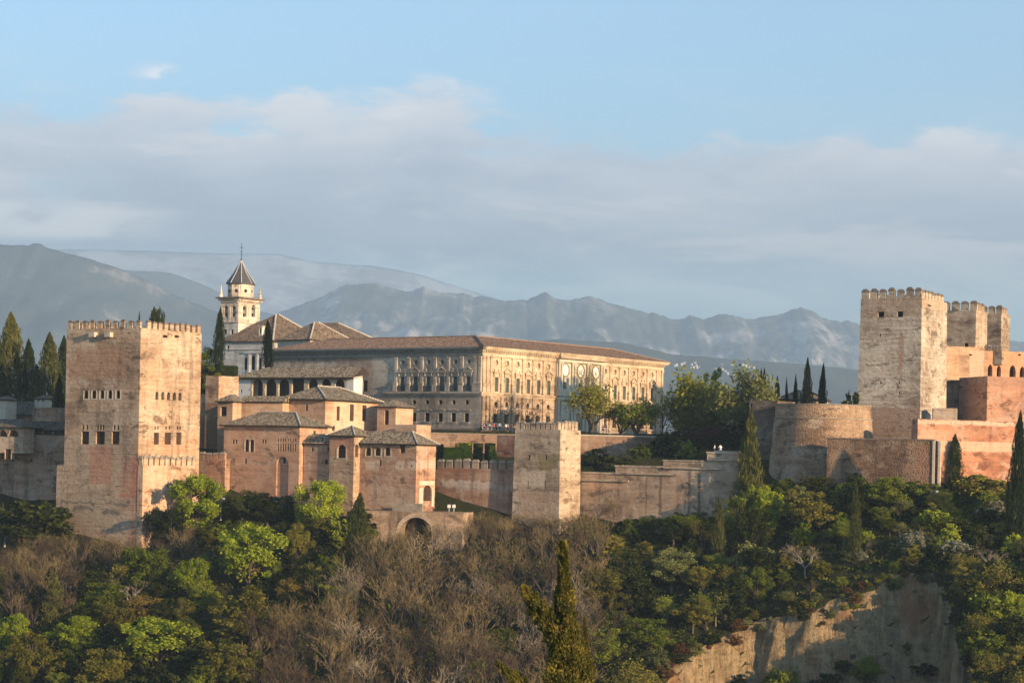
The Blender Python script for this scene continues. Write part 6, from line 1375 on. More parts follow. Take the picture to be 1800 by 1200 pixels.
def put_tree(kind, pos, H, W, label, mat=None, group=None, name=None, twig=None, bark=None, cat=None):
    i = TR.randrange(len(PR[kind])); cm, tm = PR[kind][i]; w0, h0 = PW[cm]
    nm = name or {'leafy': 'leafy_tree', 'round': 'leafy_tree', 'shrub': 'shrub', 'cypress': 'cypress_tree', 'ragged': 'cypress_tree', 'conifer': 'conifer_tree', 'bare': 'bare_tree', 'wide': 'bare_tree', 'airy': 'spring_tree'}[kind]
    t = thing(nm, label, cat or ('shrub' if nm in ('shrub', 'garden_bush') else 'tree'), pos, group)
    t.rotation_euler = (TR.uniform(-.03, .03), TR.uniform(-.03, .03), TR.uniform(0, 6.28)); t.scale = (W / w0, W / w0, H / h0)
    for n_, me in (('trunk', tm), ('crown', cm)):
        o = link(n_, me, t, pos)
        if n_ == 'crown':
            ov = [(0, twig)] if kind in ('bare', 'wide') else ([(0, twig), (1, mat and LM[mat])] if kind == 'airy' else [(0, mat and LM[mat])])
            for k, m in ov:
                if m: o.material_slots[k].link = 'OBJECT'; o.material_slots[k].material = m
        elif bark: o.material_slots[0].link = 'OBJECT'; o.material_slots[0].material = bark
    return t
def tree(kind, px, yt, yb, wpx, label, mat=None, Y=None, **kw):
    """a tree the photograph shows on its own: top, foot and width in the picture, at distance Y (or where the ray meets the hill)"""
    if Y is None: p = hit(px, yb)
    else:
        p = P(px, yb, Y)
        g_ = ground(p.x, p.y)
        if 330 < Y < 432 or kw.pop('snap', False): p.z = min(p.z, g_)
    top = P(px, yt, p.y).z
    return put_tree(kind, p, max(0.5, top - p.z), wpx / F * p.y, label, mat, **kw)

# ---- cypresses and garden trees behind the walls
for px, yt, yb, w_, Y, m, lab in (
    (19, 549, 720, 54, 445, 'cypl', 'tallest dark cypress at the far left behind the tiled house'), (51, 596, 715, 30, 441, 'cyp', 'slim cypress just right of the tallest far left cypress'),
    (86, 584, 715, 40, 443, 'cypl', 'broad cypress left of the tallest tower, second from it'), (110, 590, 715, 30, 447, 'cyp', 'cypress half hidden by the left edge of the tallest left tower'), (-2, 600, 720, 30, 440, 'cyp', 'cypress cut by the left edge of the picture'),
    (62, 640, 715, 26, 437, 'cypl', 'small cypress between the two broader left cypresses'), (97, 657, 770, 30, 426, 'cypd', 'black shaded cypress beside the dark gallery house'),
    (242, 547, 650, 8, 476, 'cyp', 'cypress tip peeking over the corner of the tallest left tower'), (284, 544, 650, 8, 480, 'cyp', 'cypress tip behind the right battlements of the tallest left tower'),
    (383, 541, 655, 21, 468, 'cyp', 'tall slim cypress between tallest left tower and church'), (471, 562, 650, 20, 474, 'cypd', 'dark cypress in front of the church nave'),
    (1337, 646, 720, 9, 440, 'cypd', 'left one of two touching needle thin cypresses'), (1343, 646, 720, 9, 440, 'cypd', 'right one of two touching needle thin cypresses'),
    (1367, 662, 715, 19, 428, 'cyp', 'small broad cypress left of the bastion cypresses'), (1386, 663, 712, 9, 430, 'cyp', 'smallest slim cypress behind the round bastion'), (1397, 658, 712, 13, 426, 'cypd', 'short dark cypress left of the tallest bastion cypress'),
    (1417, 629, 722, 24, 420, 'cypd', 'tallest black cypress standing on the round bastion'), (1442, 639, 722, 20, 420, 'cypd', 'right hand black cypress on the round bastion, slightly shorter'), (1356, 690, 720, 8, 432, 'cypd', 'tiny dark cypress beside the small broad one')):
    tree('cypress', px, yt, yb, w_, lab, m, Y, group='cypresses along the ridge')
tree('round', 271, 542, 660, 22, 'bushy dark pine behind the battlements of the tallest left tower', 'dark', 478, name='pine_tree')
tree('leafy', 362, 612, 700, 46, 'bright green tree between the tallest left tower and the slim cypress', 'green', 470)
tree('wide', 402, 636, 668, 32, 'leafless straw coloured bush in front of the church', None, 478, twig=TWP, name='bare_bush', cat='bush')
for a in ((1497, 692, 722, 34, 412, 'dark', 'low dark bush at the foot of the tallest right tower'), (1050, 789, 830, 62, 417, 'dark', 'round dark clipped bush behind the stepped rampart'), (1128, 782, 830, 40, 420, 'green', 'grey green bush below the brown retaining wall'), (1165, 775, 830, 60, 421, 'dark', 'dark spreading bush at the right end of the retaining wall'),
          (1205, 770, 830, 60, 421, 'green', 'olive bush above the third step of the rampart'), (1090, 800, 835, 60, 415, 'dark', 'low dark bush line behind the second step of the rampart'), (868, 788, 812, 22, 410, 'yel', 'yellow flowering bush right of the clipped hedges')):
    tree('shrub', *a[:4], a[6], a[5], a[4], name='garden_bush')
tree('airy', 1040, 672, 770, 86, 'spring green tree in front of the palace portal', 'spring', 434)
tree('bare', 1036, 634, 765, 60, 'tall leafless tree behind the spring green portal tree', None, 439)
tree('airy', 1118, 698, 775, 84, 'dusky half leafed tree before the right part of the palace', 'green', 433); tree('airy', 1090, 712, 772, 60, 'smaller dusky tree left of the half leafed palace tree', 'green', 434)
tree('wide', 1163, 668, 775, 60, 'dark bare branching tree at the right corner of the palace', None, 436, twig=TWD, bark=TWD)
tree('airy', 1216, 654, 790, 96, 'large yellow green tree to the right of the palace', 'spring', 430); tree('airy', 1254, 668, 790, 70, 'lime green tree with rounded crown left of the pale poplar', 'spring', 426); tree('airy', 1240, 672, 790, 70, 'olive tree filling the gap behind the lime green crown', 'olive', 429); tree('leafy', 1251, 650, 780, 34, 'dark green crown rising behind the lime green tree', 'green', 452)
tree('airy', 1205, 700, 800, 70, 'half leafed olive tree in front of the large yellow green tree', 'olive', 428); tree('airy', 1268, 700, 800, 80, 'half leafed grey green tree in front of the lime green crown', 'olive', 428); tree('wide', 1236, 700, 800, 70, 'bare tree between the two half leafed trees of the grove', None, 427)
tree('wide', 1188, 690, 790, 46, 'grey leafless tree left of the large yellow green tree', None, 434); tree('wide', 1288, 690, 790, 44, 'grey leafless tree between lime green tree and pale poplar', None, 436)
tree('airy', 1312, 642, 800, 88, 'tall pale silvery poplar left of the needle thin cypresses', 'silver', 419); tree('airy', 1352, 668, 790, 46, 'small pale green tree behind the needle thin cypresses', 'silver', 422)
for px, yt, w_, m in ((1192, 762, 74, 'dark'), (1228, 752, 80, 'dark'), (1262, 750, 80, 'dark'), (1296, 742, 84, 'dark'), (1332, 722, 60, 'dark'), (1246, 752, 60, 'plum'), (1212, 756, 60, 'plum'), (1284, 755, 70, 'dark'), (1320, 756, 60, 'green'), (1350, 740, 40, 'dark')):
    tree('leafy', px, yt, 815, w_, 'dark shaded tree in the dense grove between palace terrace and round bastion' if m != 'plum' else 'dusky plum brown tree in the dense grove by the bastion', m, 422 + TR.uniform(-3, 4), group='dark grove beside the bastion' if m != 'plum' else 'plum brown trees of the grove')  # dark leaf colour carries the shade over the grove

# ---- single trees and shrubs on the slope
for a in (('ragged', 1314, 721, 955, 46, 'cypl', 'ragged twin topped cypress left of the round bastion', 388), ('round', 1337, 855, 950, 62, 'bright', 'round bright lime green tree under the ragged twin topped cypress', 382), ('leafy', 1297, 872, 975, 56, 'green', 'green tree hiding the foot of the ragged twin topped cypress', 0), ('leafy', 1322, 895, 985, 50, 'dark', 'dark tree below the round lime green tree', 0), ('cypress', 1262, 872, 1012, 25, 'cypl', 'slim olive cypress below the right end of the stepped rampart', 378),
          ('cypress', 1502, 843, 992, 21, 'cypl', 'needle slim olive cypress above the landslip', 374), ('cypress', 1677, 763, 868, 30, 'cyp', 'dark cypress before the left part of the red wall', 377), ('cypress', 1785, 723, 960, 34, 'cyp', 'very tall dark cypress at the right edge', 374), ('cypress', 1771, 838, 955, 10, 'cypl', 'thin pale cypress beside the very tall right edge cypress', 372),
          ('cypress', 625, 866, 1012, 42, 'cypl', 'full olive cypress left of the ruined open arch', 378), ('ragged', 95, 1006, 1112, 36, 'cypl', 'ragged ivy covered conifer among bare trees at left', 366),
          ('round', 342, 836, 945, 90, 'bright', 'big bright green tree against the orange battlemented wall', 383), ('round', 560, 846, 945, 78, 'bright', 'dome shaped bright green tree under the small turret', 382), ('leafy', 436, 922, 1050, 104, 'bright', 'large light green tree in the middle of the left slope', 374), ('leafy', 331, 982, 1060, 62, 'bright', 'narrow bright green tree below the orange battlemented wall', 370),
          ('leafy', 255, 962, 1062, 76, 'green', 'green tree at the right foot of the tallest left tower', 372), ('leafy', 135, 1082, 1160, 80, 'bright', 'fresh green tree low at left beside the ivy covered conifer', 360), ('leafy', 270, 1088, 1185, 118, 'bright', 'broad bright green tree at the bottom left with lumpy crown', 359), ('leafy', 18, 1078, 1165, 60, 'bright', 'bright green tree cut by the left edge near the bottom', 361), 
          ('leafy', 58, 1110, 1210, 84, 'olive', 'dull olive tree in the bottom left corner', 356), ('leafy', 182, 1138, 1230, 74, 'olive', 'olive tree at the bottom between two bright trees', 354), ('leafy', 258, 1046, 1105, 84, 'gold', 'golden brown shrubby tree above the broad bright tree', 364), ('leafy', 402, 1130, 1230, 90, 'olive', 'olive green tree at the bottom left of the bare wood', 355),
          ('conifer', 440, 1030, 1140, 96, 'olive', 'yellowish conifer in the middle of the left slope', 362), ('leafy', 515, 1012, 1075, 60, 'gold', 'golden leaved tree near the left edge of the bare wood', 368), ('leafy', 548, 990, 1060, 44, 'olive', 'small yellow green tree right of the golden leaved tree', 370), ('conifer', 482, 1066, 1150, 46, 'olive', 'thin bright conifer below the golden leaved tree', 360), ('leafy', 590, 1020, 1085, 60, 'green', 'dark green tree at the left margin of the bare wood', 366), ('leafy', 523, 920, 1000, 46, 'olive', 'pale olive tree under the dome shaped bright tree', 376),
          ('leafy', 470, 868, 930, 74, 'dark', 'dark bushy tree at the foot of the blind arch wall', 388), ('leafy', 425, 862, 925, 70, 'dark', 'dark bushy tree right of the big bright tree', 389), ('leafy', 508, 872, 930, 40, 'dark', 'small dark tree left of the dome shaped bright tree', 389), ('leafy', 300, 895, 970, 70, 'dark', 'dark tree in front of the orange battlemented wall', 384), ('shrub', 60, 882, 960, 110, 'dark', 'dark thicket under the rampart at the left edge', 394),
          ('leafy', 1180, 965, 1040, 70, 'silver', 'pale grey green tree on the right slope below the stepped rampart', 372), ('conifer', 1078, 942, 1010, 60, 'olive', 'olive conifer right of the bare wood', 377), ('conifer', 1130, 952, 1020, 56, 'olive', 'dark olive conifer next to the pale grey green tree', 375), ('leafy', 1050, 1000, 1085, 100, 'olive', 'spreading olive tree behind the foreground cypress', 367), ('leafy', 1140, 1085, 1160, 66, 'green', 'thin stemmed green tree above the lower edge', 359), ('leafy', 912, 1055, 1120, 60, 'green', 'green tree left of the foreground cypress', 362), ('leafy', 870, 1105, 1175, 66, 'green', 'green bushy tree in the wood near the lower edge', 357), ('leafy', 832, 1158, 1230, 40, 'bright', 'small bright green tree at the bottom of the bare wood', 353), ('leafy', 1060, 1105, 1180, 50, 'green', 'green tree right beside the foreground cypress', 357),
          ('leafy', 1765, 1040, 1120, 62, 'bright', 'bright green tree right of the landslip', 364), ('leafy', 1420, 862, 945, 70, 'olive', 'olive tree below the round bastion', 380), ('leafy', 1560, 838, 905, 90, 'green', 'spreading green tree under the rubble wall', 381), ('leafy', 1500, 858, 920, 60, 'dark', 'dark green tree left of the spreading green one', 381), ('shrub', 1610, 845, 880, 50, 'green', 'green bush at the corner of rubble wall and red wall', 382), ('shrub', 1720, 835, 880, 80, 'olive', 'olive bush at the foot of the red wall', 381), ('shrub', 1745, 880, 915, 60, 'blossom', 'white blossoming bush below the red wall', 376), ('shrub', 1408, 855, 905, 50, 'silver', 'pale silver shrub left of the olive bastion tree', 381)):
    kind, px, yt, yb, w_, m, lab, _ = a
    tree(kind, px, yt, yb, w_, lab, m)
for a in (('wide', 8, 885, 962, 66, 'pale leafless tree against the rampart at the left edge', TWP), ('bare', 132, 930, 1020, 60, 'leafless tree with forked trunk at the foot of the tallest left tower', None), ('wide', 230, 1005, 1085, 90, 'arching leafless tree in the middle of the left slope', TWP), ('wide', 1415, 948, 1012, 76, 'spreading pale leafless tree above the landslip', TWP), ('wide', 1745, 955, 1020, 70, 'rounded grey leafless tree at the right above the landslip', TWP), ('wide', 1165, 846, 915, 50, 'dark red leafless tree before the stepped rampart', TWD), ('bare', 1078, 866, 925, 50, 'grey leafless bush against the stepped rampart', None), ('wide', 738, 846, 888, 40, 'small dark thorny tree left of the wooden door', TWD), ('wide', 940, 1060, 1165, 60, 'white barked leafless tree left of the foreground cypress', TWP), ('bare', 1258, 1030, 1100, 46, 'pale leafless tree below the slim olive cypress', TWP)):
    tree(*a[:5], a[5], twig=a[6], bark=BKP if a[6] is TWP else a[6])

# ---- the wood and the scrub, filled in by zones of the picture
def on_scar(p): return RIM[0][0] - 1 < p.x < RIM[-1][0] + 1 and p.y < lerp(RIM, p.x) + 1.5
placed = []
def scatter(n, x0, x1, ya, yb, kinds, hr, wr, label, group, top=None, gap=2.2, twigs=(None,), seed=1, **kw):
    r = random.Random(seed); got = 0; tries = 0
    while got < n and tries < n * 30:
        tries += 1; px = r.uniform(x0, x1); py = r.uniform(ya(px), yb(px)); p = hit(px, py)
        if p.y > 392 or on_scar(p) or any((p.x - q.x) ** 2 + (p.y - q.y) ** 2 < gap * gap for q in placed): continue
        kind, m = r.choice(kinds); H = r.uniform(*hr)
        if top:
            yt = top(px); zt = P(px, yt, p.y).z
            if p.z + H > zt: H = zt - p.z
            if H < hr[0] * 0.5: continue
        placed.append(p); put_tree(kind, p, H, H * r.uniform(*wr), label, m, group=group, twig=r.choice(twigs) if kind in ('bare', 'wide') else None, **kw); got += 1
wood_top = lambda x: lerp([(560, 1010), (650, 935), (700, 925), (760, 915), (860, 905), (920, 905), (1000, 890), (1060, 905), (1100, 930)], x)
scatter(112, 575, 1060, lambda x: lerp([(575, 1120), (640, 1000), (820, 965), (1000, 955), (1060, 1000)], x), lambda x: 1300, [('bare', None)] * 5 + [('wide', None)], (8, 13), (0.55, 0.85), 'leafless brown grey tree in the dense bare wood below the ruined arch and middle tower', 'bare wood below the walls', wood_top, 2.6, (None, None, None, TWP, TWD), 1)
scatter(20, 440, 620, lambda x: 1150, lambda x: 1310, [('bare', None)], (6, 10), (0.6, 0.9), 'leafless tree along the lower left fringe of the bare wood', 'bare trees on the lower left fringe', None, 2.6, (None, TWD), 2)
scatter(26, -20, 130, lambda x: 990, lambda x: 1120, [('bare', None), ('bare', None), ('wide', None)], (6, 10), (0.5, 0.8), 'leafless grey tree of the bare thicket at the left edge below the rampart', 'bare thicket at the left', lambda x: 925 if x < 80 else 950, 2.0, (None, None, TWD), 3)
scatter(14, 120, 380, lambda x: 985, lambda x: 1040, [('bare', None), ('wide', None)], (4.5, 7), (0.6, 0.9), 'leafless tree below the foot of the tallest left tower', 'bare trees below the tallest tower', lambda x: 935, 2.0, (None, TWD), 4)
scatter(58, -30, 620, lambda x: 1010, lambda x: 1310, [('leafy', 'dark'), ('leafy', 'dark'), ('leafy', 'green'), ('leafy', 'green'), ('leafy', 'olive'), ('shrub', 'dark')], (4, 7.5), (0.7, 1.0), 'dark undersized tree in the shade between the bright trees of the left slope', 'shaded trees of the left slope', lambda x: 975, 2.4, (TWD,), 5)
scatter(40, 1010, 1340, lambda x: lerp([(1010, 960), (1100, 915), (1340, 930)], x), lambda x: lerp([(1010, 1300), (1150, 1240), (1340, 1110)], x), [('leafy', 'dark'), ('leafy', 'olive'), ('leafy', 'green'), ('shrub', 'dark'), ('airy', 'olive'), ('airy', 'green'), ('shrub', 'silver')], (3.5, 7.5), (0.7, 1.05), 'dusky green tree on the slope between foreground cypress and landslip', 'trees left of the landslip', lambda x: 905, 2.0, (None, TWP), 6)
scatter(124, 1335, 1930, lambda x: lerp([(1335, 890), (1500, 868), (1640, 868), (1830, 872)], x), lambda x: lerp([(1335, 1100), (1560, 1010), (1690, 1010), (1830, 1020)], x), [('shrub', 'green'), ('shrub', 'olive'), ('shrub', 'dark'), ('shrub', 'silver'), ('leafy', 'green'), ('leafy', 'olive'), ('airy', 'silver'), ('shrub', 'bright'), ('shrub', 'dark'), ('wide', None), ('shrub', 'blossom') ], (1.6, 4.2), (0.8, 1.3), 'small mixed shrub in the green scrub below the bastion and red walls', 'scrub below the right fortress', lambda x: 850, 1.5, (TWP, None), 7, name='scrub_bush', cat='shrub')
scatter(105, 1695, 1930, lambda x: 1030, lambda x: 1330, [('leafy', 'dark'), ('leafy', 'olive'), ('shrub', 'green'), ('shrub', 'dark'), ('leafy', 'green'), ('airy', 'olive')], (3.5, 7), (0.7, 1.0), 'dark tree on the shaded slope right of the landslip', 'trees right of the landslip', None, 1.5, (TWP,), 8)
scatter(16, -20, 112, lambda x: 905, lambda x: 985, [('leafy', 'dark'), ('shrub', 'dark'), ('leafy', 'green')], (3, 5.5), (0.9, 1.3), 'dark bush in the shade of the rampart at the left edge', 'dark bushes under the left rampart', lambda x: 880, 1.8, (None,), 10, cat='shrub')
scatter(20, 340, 640, lambda x: 900, lambda x: 965, [('leafy', 'dark'), ('shrub', 'dark'), ('shrub', 'green'), ('leafy', 'olive')], (2.5, 5), (0.9, 1.3), 'dark bush at the foot of the brown houses left of the ruined arch', 'dark bushes under the brown houses', lambda x: 872, 1.6, (None,), 11, cat='shrub')
scatter(14, 1085, 1340, lambda x: 915, lambda x: 960, [('leafy', 'dark'), ('shrub', 'dark'), ('leafy', 'green')], (3, 5.5), (0.8, 1.2), 'dark bush below the stepped rampart', 'dark bushes under the stepped rampart', lambda x: lerp([(1085, 915), (1200, 900), (1340, 850)], x), 1.8, (None,), 12, cat='shrub')
scatter(26, 806, 1010, lambda x: 915, lambda x: 960, [('bare', None), ('wide', None)], (3, 5), (0.8, 1.2), 'small leafless bush at the foot of the battlemented wall and middle tower', 'small bushes under the middle tower', lambda x: lerp([(806, 898), (1010, 885)], x), 1.6, (None, TWD), 13)
scatter(16, 0, 330, lambda x: 955, lambda x: 1015, [('bare', None), ('bare', None), ('wide', None)], (4.5, 7.5), (0.6, 0.9), 'leafless tree against the stained foot of the tallest left tower', 'bare trees at the foot of the tallest tower', lambda x: 918, 1.6, (None, TWD), 14)
scatter(26, 1352, 1660, lambda x: 872, lambda x: 905, [('leafy', 'green'), ('leafy', 'olive'), ('shrub', 'dark'), ('shrub', 'green'), ('leafy', 'dark')], (2.5, 4.5), (0.8, 1.2), 'bushy tree against the foot of the round bastion and the rubble wall', 'bushes at the foot of the bastion', lambda x: lerp([(1352, 848), (1480, 822), (1560, 830), (1660, 842)], x), 1.5, (None,), 15, cat='shrub')
# bushes hanging on the rim and in the scar
rr = random.Random(9)
for i in range(62):
    x = rr.uniform(RIM[0][0] + 1, RIM[-1][0]); y = lerp(RIM, x) + rr.uniform(-1.2, 2.4); p = V((x, y, ground(x, y) - 0.1)); H = rr.uniform(0.7, 2.2)
    put_tree('shrub', p, H, H * rr.uniform(0.9, 1.5), 'small bush hanging over the rim of the landslip', rr.choice(('olive', 'green', 'dark', 'rust', 'silver', 'rust')), group='bushes on the landslip rim', name='rim_bush', cat='shrub')
for i in range(34):
    x = rr.uniform(36, RIM[-1][0] - 1); y = lerp(RIM, x) - rr.uniform(4, 13); p = V((x, y, ground(x, y) - 0.2)); H = rr.uniform(0.8, 2.4)
    put_tree('shrub', p, H, H * rr.uniform(1, 1.5), 'dark bush growing on the bare earth of the landslip', rr.choice(('dark', 'dark', 'olive')), group='bushes on the landslip face', name='scar_bush', cat='shrub')

for i in range(15):
    x, yb = rr.uniform(1285, 1530), rr.uniform(1215, 1290); p = hit(x, yb, 300, 372); H = rr.uniform(3.0, 6.5); put_tree('leafy' if i % 3 else 'shrub', p, H, H * rr.uniform(0.8, 1.1), 'dark tree at the bottom of the landslip', rr.choice(('dark', 'dark', 'green')), group='trees at the bottom of the landslip')

# ---- undergrowth: uncountable low leaves over the slope
def undergrowth():
    global NR; NR = np.random.default_rng(99); lv = LV(); r = random.Random(77); C = []
    for i in range(5200):
        x = r.uniform(-100, 96); y = r.uniform(338, 393); p = V((x, y, 0))
        if on_scar(p): continue
        z = ground(x, y); C.append((x, y, z, r.choice((0, 0, 0, 1, 1, 2))))
    for x, y, z, m in C:
        k = 9; s_ = r.uniform(0.4, 1.1); q = np.array([[x, y, z]]) + NR.normal(size=(k, 3)) * np.array([[0.5, 0.5, 0.22]]) * s_ + np.array([[0, 0, 0.30 * s_]])
        A, B = rand_axes(k, 0.26, 1.6); lv.quads(q, A, B, m)
    me = lv.mesh('undergrowth', [LM['dark'], LM['green'], LM['olive']]); tag(link('undergrowth', me), 'low green undergrowth covering the wooded slope', 'undergrowth', kind='stuff')
undergrowth()
def grass_strip(name, label, pts, n, mat):
    global NR; NR = np.random.default_rng(5); lv = LV(); P_ = np.array([pts[NR.integers(0, len(pts))] for _ in range(n)]) + NR.normal(size=(n, 3)) * np.array([[0.7, 0.7, 0.05]])
    for p in P_: p[2] = ground(p[0], p[1]) + 0.12
    A, B = rand_axes(n, 0.22, 3.0, unit(NR.normal(size=(n, 3)) * 0.4 + np.array([[0, 0, 1]]))); lv.quads(P_, A, B); tag(link(name, lv.mesh(name, [LM[mat]])), label, 'grass', kind='stuff')
grass_strip('grass', 'short bright grass on the bank under the rubble and red walls', [tuple(hit(x, y)) for x in range(1600, 1790, 6) for y in range(868, 950, 8)], 7000, 'green')

# ---- clipped hedges in the palace garden
def hedge(px0, px1, y0, y1, Y, mat, label, dep=1.6):
    a, b = P(px0, y0, Y), P(px1, y0, Y); z1 = a.z; z0 = min(P(px0, y1, Y).z, ground(a.x, Y)); x0, x1 = a.x, b.x
    global NR; NR = np.random.default_rng(int(px0)); lv = LV(); n = int(520 * max(1, (x1 - x0) * (z1 - z0) / 4)); f = NR.random((n, 3)); face = NR.integers(0, 4, n)
    f[face == 0, 1] = 0; f[face == 1, 2] = 1; f[face == 2, 0] = 0; f[face == 3, 0] = 1
    p = np.array([[x0, Y, z0]]) + f * np.array([[x1 - x0, dep, z1 - z0]]) + NR.normal(size=(n, 3)) * 0.04; A, B = rand_axes(n, 0.13, 1.4); c = V(((x0 + x1) / 2, Y + dep / 2, z0)); lv.quads(p - np.array([tuple(c)]), A, B)
    t = thing('hedge', label, 'hedge', c, 'clipped garden hedges'); o = link('foliage', lv.mesh('foliage', [LM[mat]]), t, c)
    mb = MB(); mb.box((x0 + .08, Y + .08, z0), V((x1 - x0 - .16, 0, 0)), V((0, dep - .16, 0)), V((0, 0, z1 - z0 - .08))); mb.build('inner_growth', LM[mat], t)
hedge(779, 813, 786.5, 806, 411, 'yel', 'long low yellow green clipped hedge above the battlemented wall'); hedge(813.5, 829, 779, 806, 411.2, 'yel', 'taller yellow green hedge block at the end of the long low hedge')
hedge(768, 778.5, 781, 806, 410.5, 'dark', 'dark hedge beside the arcaded wing'); hedge(833, 848, 780, 806, 413, 'dark', 'dark hedge block right of the yellow green hedge'); hedge(853, 870, 779.5, 806, 413, 'dark', 'dark hedge block nearest the middle square tower'); hedge(801, 812, 779, 790, 415, 'olive', 'small olive hedge behind the long low hedge')
hedge(346, 416, 642, 665, 472, 'dark', 'dark clipped hedge on the terrace left of the church', 2.0)

# ---- the near cypress with its leaning limbs
def near_cypress():
    global NR; NR = np.random.default_rng(123); Y = 112.0; lv = LV(); q = lambda x, y: np.array(P(x, y, Y)); ba = P(1010, 1200, Y); gz = ground(ba.x, Y)
    foot = np.array((ba.x, Y, gz)); t = thing('cypress_tree', 'large olive brown cypress in the foreground with a branch leaning out to the left', 'tree', tuple(foot))
    pr = ([0, .2, .5, .6, .72, .82, .92, 1], [.7, .82, .74, .56, .36, .23, .11, .02]); s_ = lambda w_: w_ / F * Y / 2
    top = q(989, 955); base = q(1006, 1480)
    plume(lv, base, top, s_(66), 1600, 0.30, pr, lump=0.1, aspect=1.3); plume(lv, base, top, s_(122), 34000, 0.085, pr, 0, 2.8, 0.42, 1.0)
    plume(lv, q(1040, 1420), q(1028, 1085), s_(44), 11000, 0.08, pr, 0, 2.4, 0.4, 3.0); plume(lv, q(985, 1420), q(978, 1060), s_(44), 9000, 0.08, pr, 0, 2.4, 0.4, 5.0)
    plume(lv, q(1006, 1150), q(917, 1029), s_(40), 9000, 0.075, ([0, .3, .7, 1], [.9, 1, .75, .2]), 0, 2.2, 0.45, 2.0); plume(lv, q(1006, 1150), q(920, 1033), s_(22), 700, 0.2, None, 0, 1.4, 0.1)
    plume(lv, q(985, 1270), q(874, 1163), s_(30), 6000, 0.075, ([0, .3, .7, 1], [.9, 1, .7, .2]), 0, 2.2, 0.45, 4.0)
    for i in range(110):
        k = NR.random(); c = base + (top - base) * (0.25 + 0.7 * k); a = NR.random() * 6.28; L = s_(110) * (0.95 - k * 0.85); tip = c + np.array((math.cos(a) * L, math.sin(a) * L, 0.55 + 0.5 * (1 - k))); plume(lv, c, tip, 0.15, 150, 0.075, ([0, .5, 1], [.6, 1, .1]), 0, 2.4, 0.4, i)
    lv.V = [v - foot for v in lv.V]
    o = link('crown', lv.mesh('crown', [leafmat('near_cypress_leaf', (0.115, 0.108, 0.022), (0.36, 0.25, 0.050), 0.28, 0.4)]), t, tuple(foot))
    mb = MB(); mb.tube(tuple(foot - np.array((0, 0, .5))), tuple(base + (top - base) * 0.8), 0.34, 0.08, 8); mb.tube(tuple(q(1006, 1160)), tuple(q(925, 1038)), 0.12, 0.03, 6); mb.tube(tuple(q(1000, 1300)), tuple(q(880, 1170)), 0.10, 0.03, 6); mb.build('trunk', BK, t)
near_cypress()

# ---- people on the terraces
def skin(pts, edges, rad, name):
    me = bpy.data.meshes.new(name); me.from_pydata(pts, edges, []); o = bpy.data.objects.new(name, me); COL.objects.link(o)
    md = o.modifiers.new('s', 'SKIN'); o.modifiers.new('b', 'SUBSURF').levels = 1
    for v, r in zip(me.skin_vertices[0].data, rad): v.radius = (r, r)
    me.skin_vertices[0].data[0].use_root = True
    dg = bpy.context.evaluated_depsgraph_get(); out = bpy.data.meshes.new_from_object(o.evaluated_get(dg)); out.name = name; bpy.data.objects.remove(o); return out
PB = []
for pose in (0, 1):
    ax = 0.26 if pose == 0 else 0.34; ay = 0.0 if pose == 0 else -0.22; st = 0.02 if pose == 0 else 0.14
    pts = [(0, 0, .95), (0, 0, 1.2), (0, 0, 1.42), (0, -.01, 1.52), (0, -.02, 1.64), (0, -.02, 1.72), (.18, 0, 1.42), (ax, ay * .4, 1.15), (ax - .02, ay - .06, .92), (-.18, 0, 1.42), (-ax, 0, 1.15), (-ax + .02, -.06, .92), (.10, 0, .88), (.11, -st, .48), (.11, 0, .06), (.11, -.14, .03), (-.10, 0, .88), (-.11, st, .48), (-.11, st, .06), (-.11, st - .14, .03)]
    ed = [(0, 1), (1, 2), (2, 3), (3, 4), (4, 5), (2, 6), (6, 7), (7, 8), (2, 9), (9, 10), (10, 11), (0, 12), (12, 13), (13, 14), (14, 15), (0, 16), (16, 17), (17, 18), (18, 19)]
    rd = [.15, .14, .13, .055, .09, .07, .06, .045, .04, .06, .045, .04, .095, .065, .05, .035, .095, .065, .05, .035]
    body = skin(pts, ed, rd, 'body')
    shirt = skin([pts[i] for i in (0, 1, 2, 6, 7, 9, 10)], [(0, 1), (1, 2), (2, 3), (3, 4), (2, 5), (5, 6)], [.175, .165, .15, .085, .065, .085, .065], 'shirt')
    trous = skin([pts[i] for i in (0, 12, 13, 14, 16, 17, 18)], [(0, 1), (1, 2), (2, 3), (0, 4), (4, 5), (5, 6)], [.165, .115, .085, .075, .115, .085, .075], 'trousers')
    mb = MB(); mb.lathe((0, -.005, 0), [(.098, 1.62), (.112, 1.68), (.100, 1.75), (.05, 1.79), (.005, 1.80)], 10); hair = bpy.data.meshes.new('hair'); hair.from_pydata([tuple(v) for v in mb.v], [], mb.f)
    for m_ in (body, shirt, trous, hair): m_.materials.append(simple('skin_tone', (0.50, 0.31, 0.22), 0.1) if m_ is body and pose == 0 else (bpy.data.materials['skin_tone'] if m_ is body else M['wood']))
    PB.append((body, shirt, trous, hair))
CL = {'navy': (0.02, 0.03, 0.08), 'black': (0.015, 0.015, 0.018), 'white': (0.75, 0.74, 0.72), 'blue': (0.06, 0.14, 0.36), 'red': (0.40, 0.04, 0.04), 'grey': (0.2, 0.2, 0.22), 'pale blue': (0.35, 0.45, 0.6), 'brown': (0.14, 0.08, 0.05)}
CM = {k: simple('cloth_' + k.replace(' ', '_'), v, 0.15, 4.0) for k, v in CL.items()}; HR = simple('hair_brown', (0.03, 0.02, 0.014), 0.2)
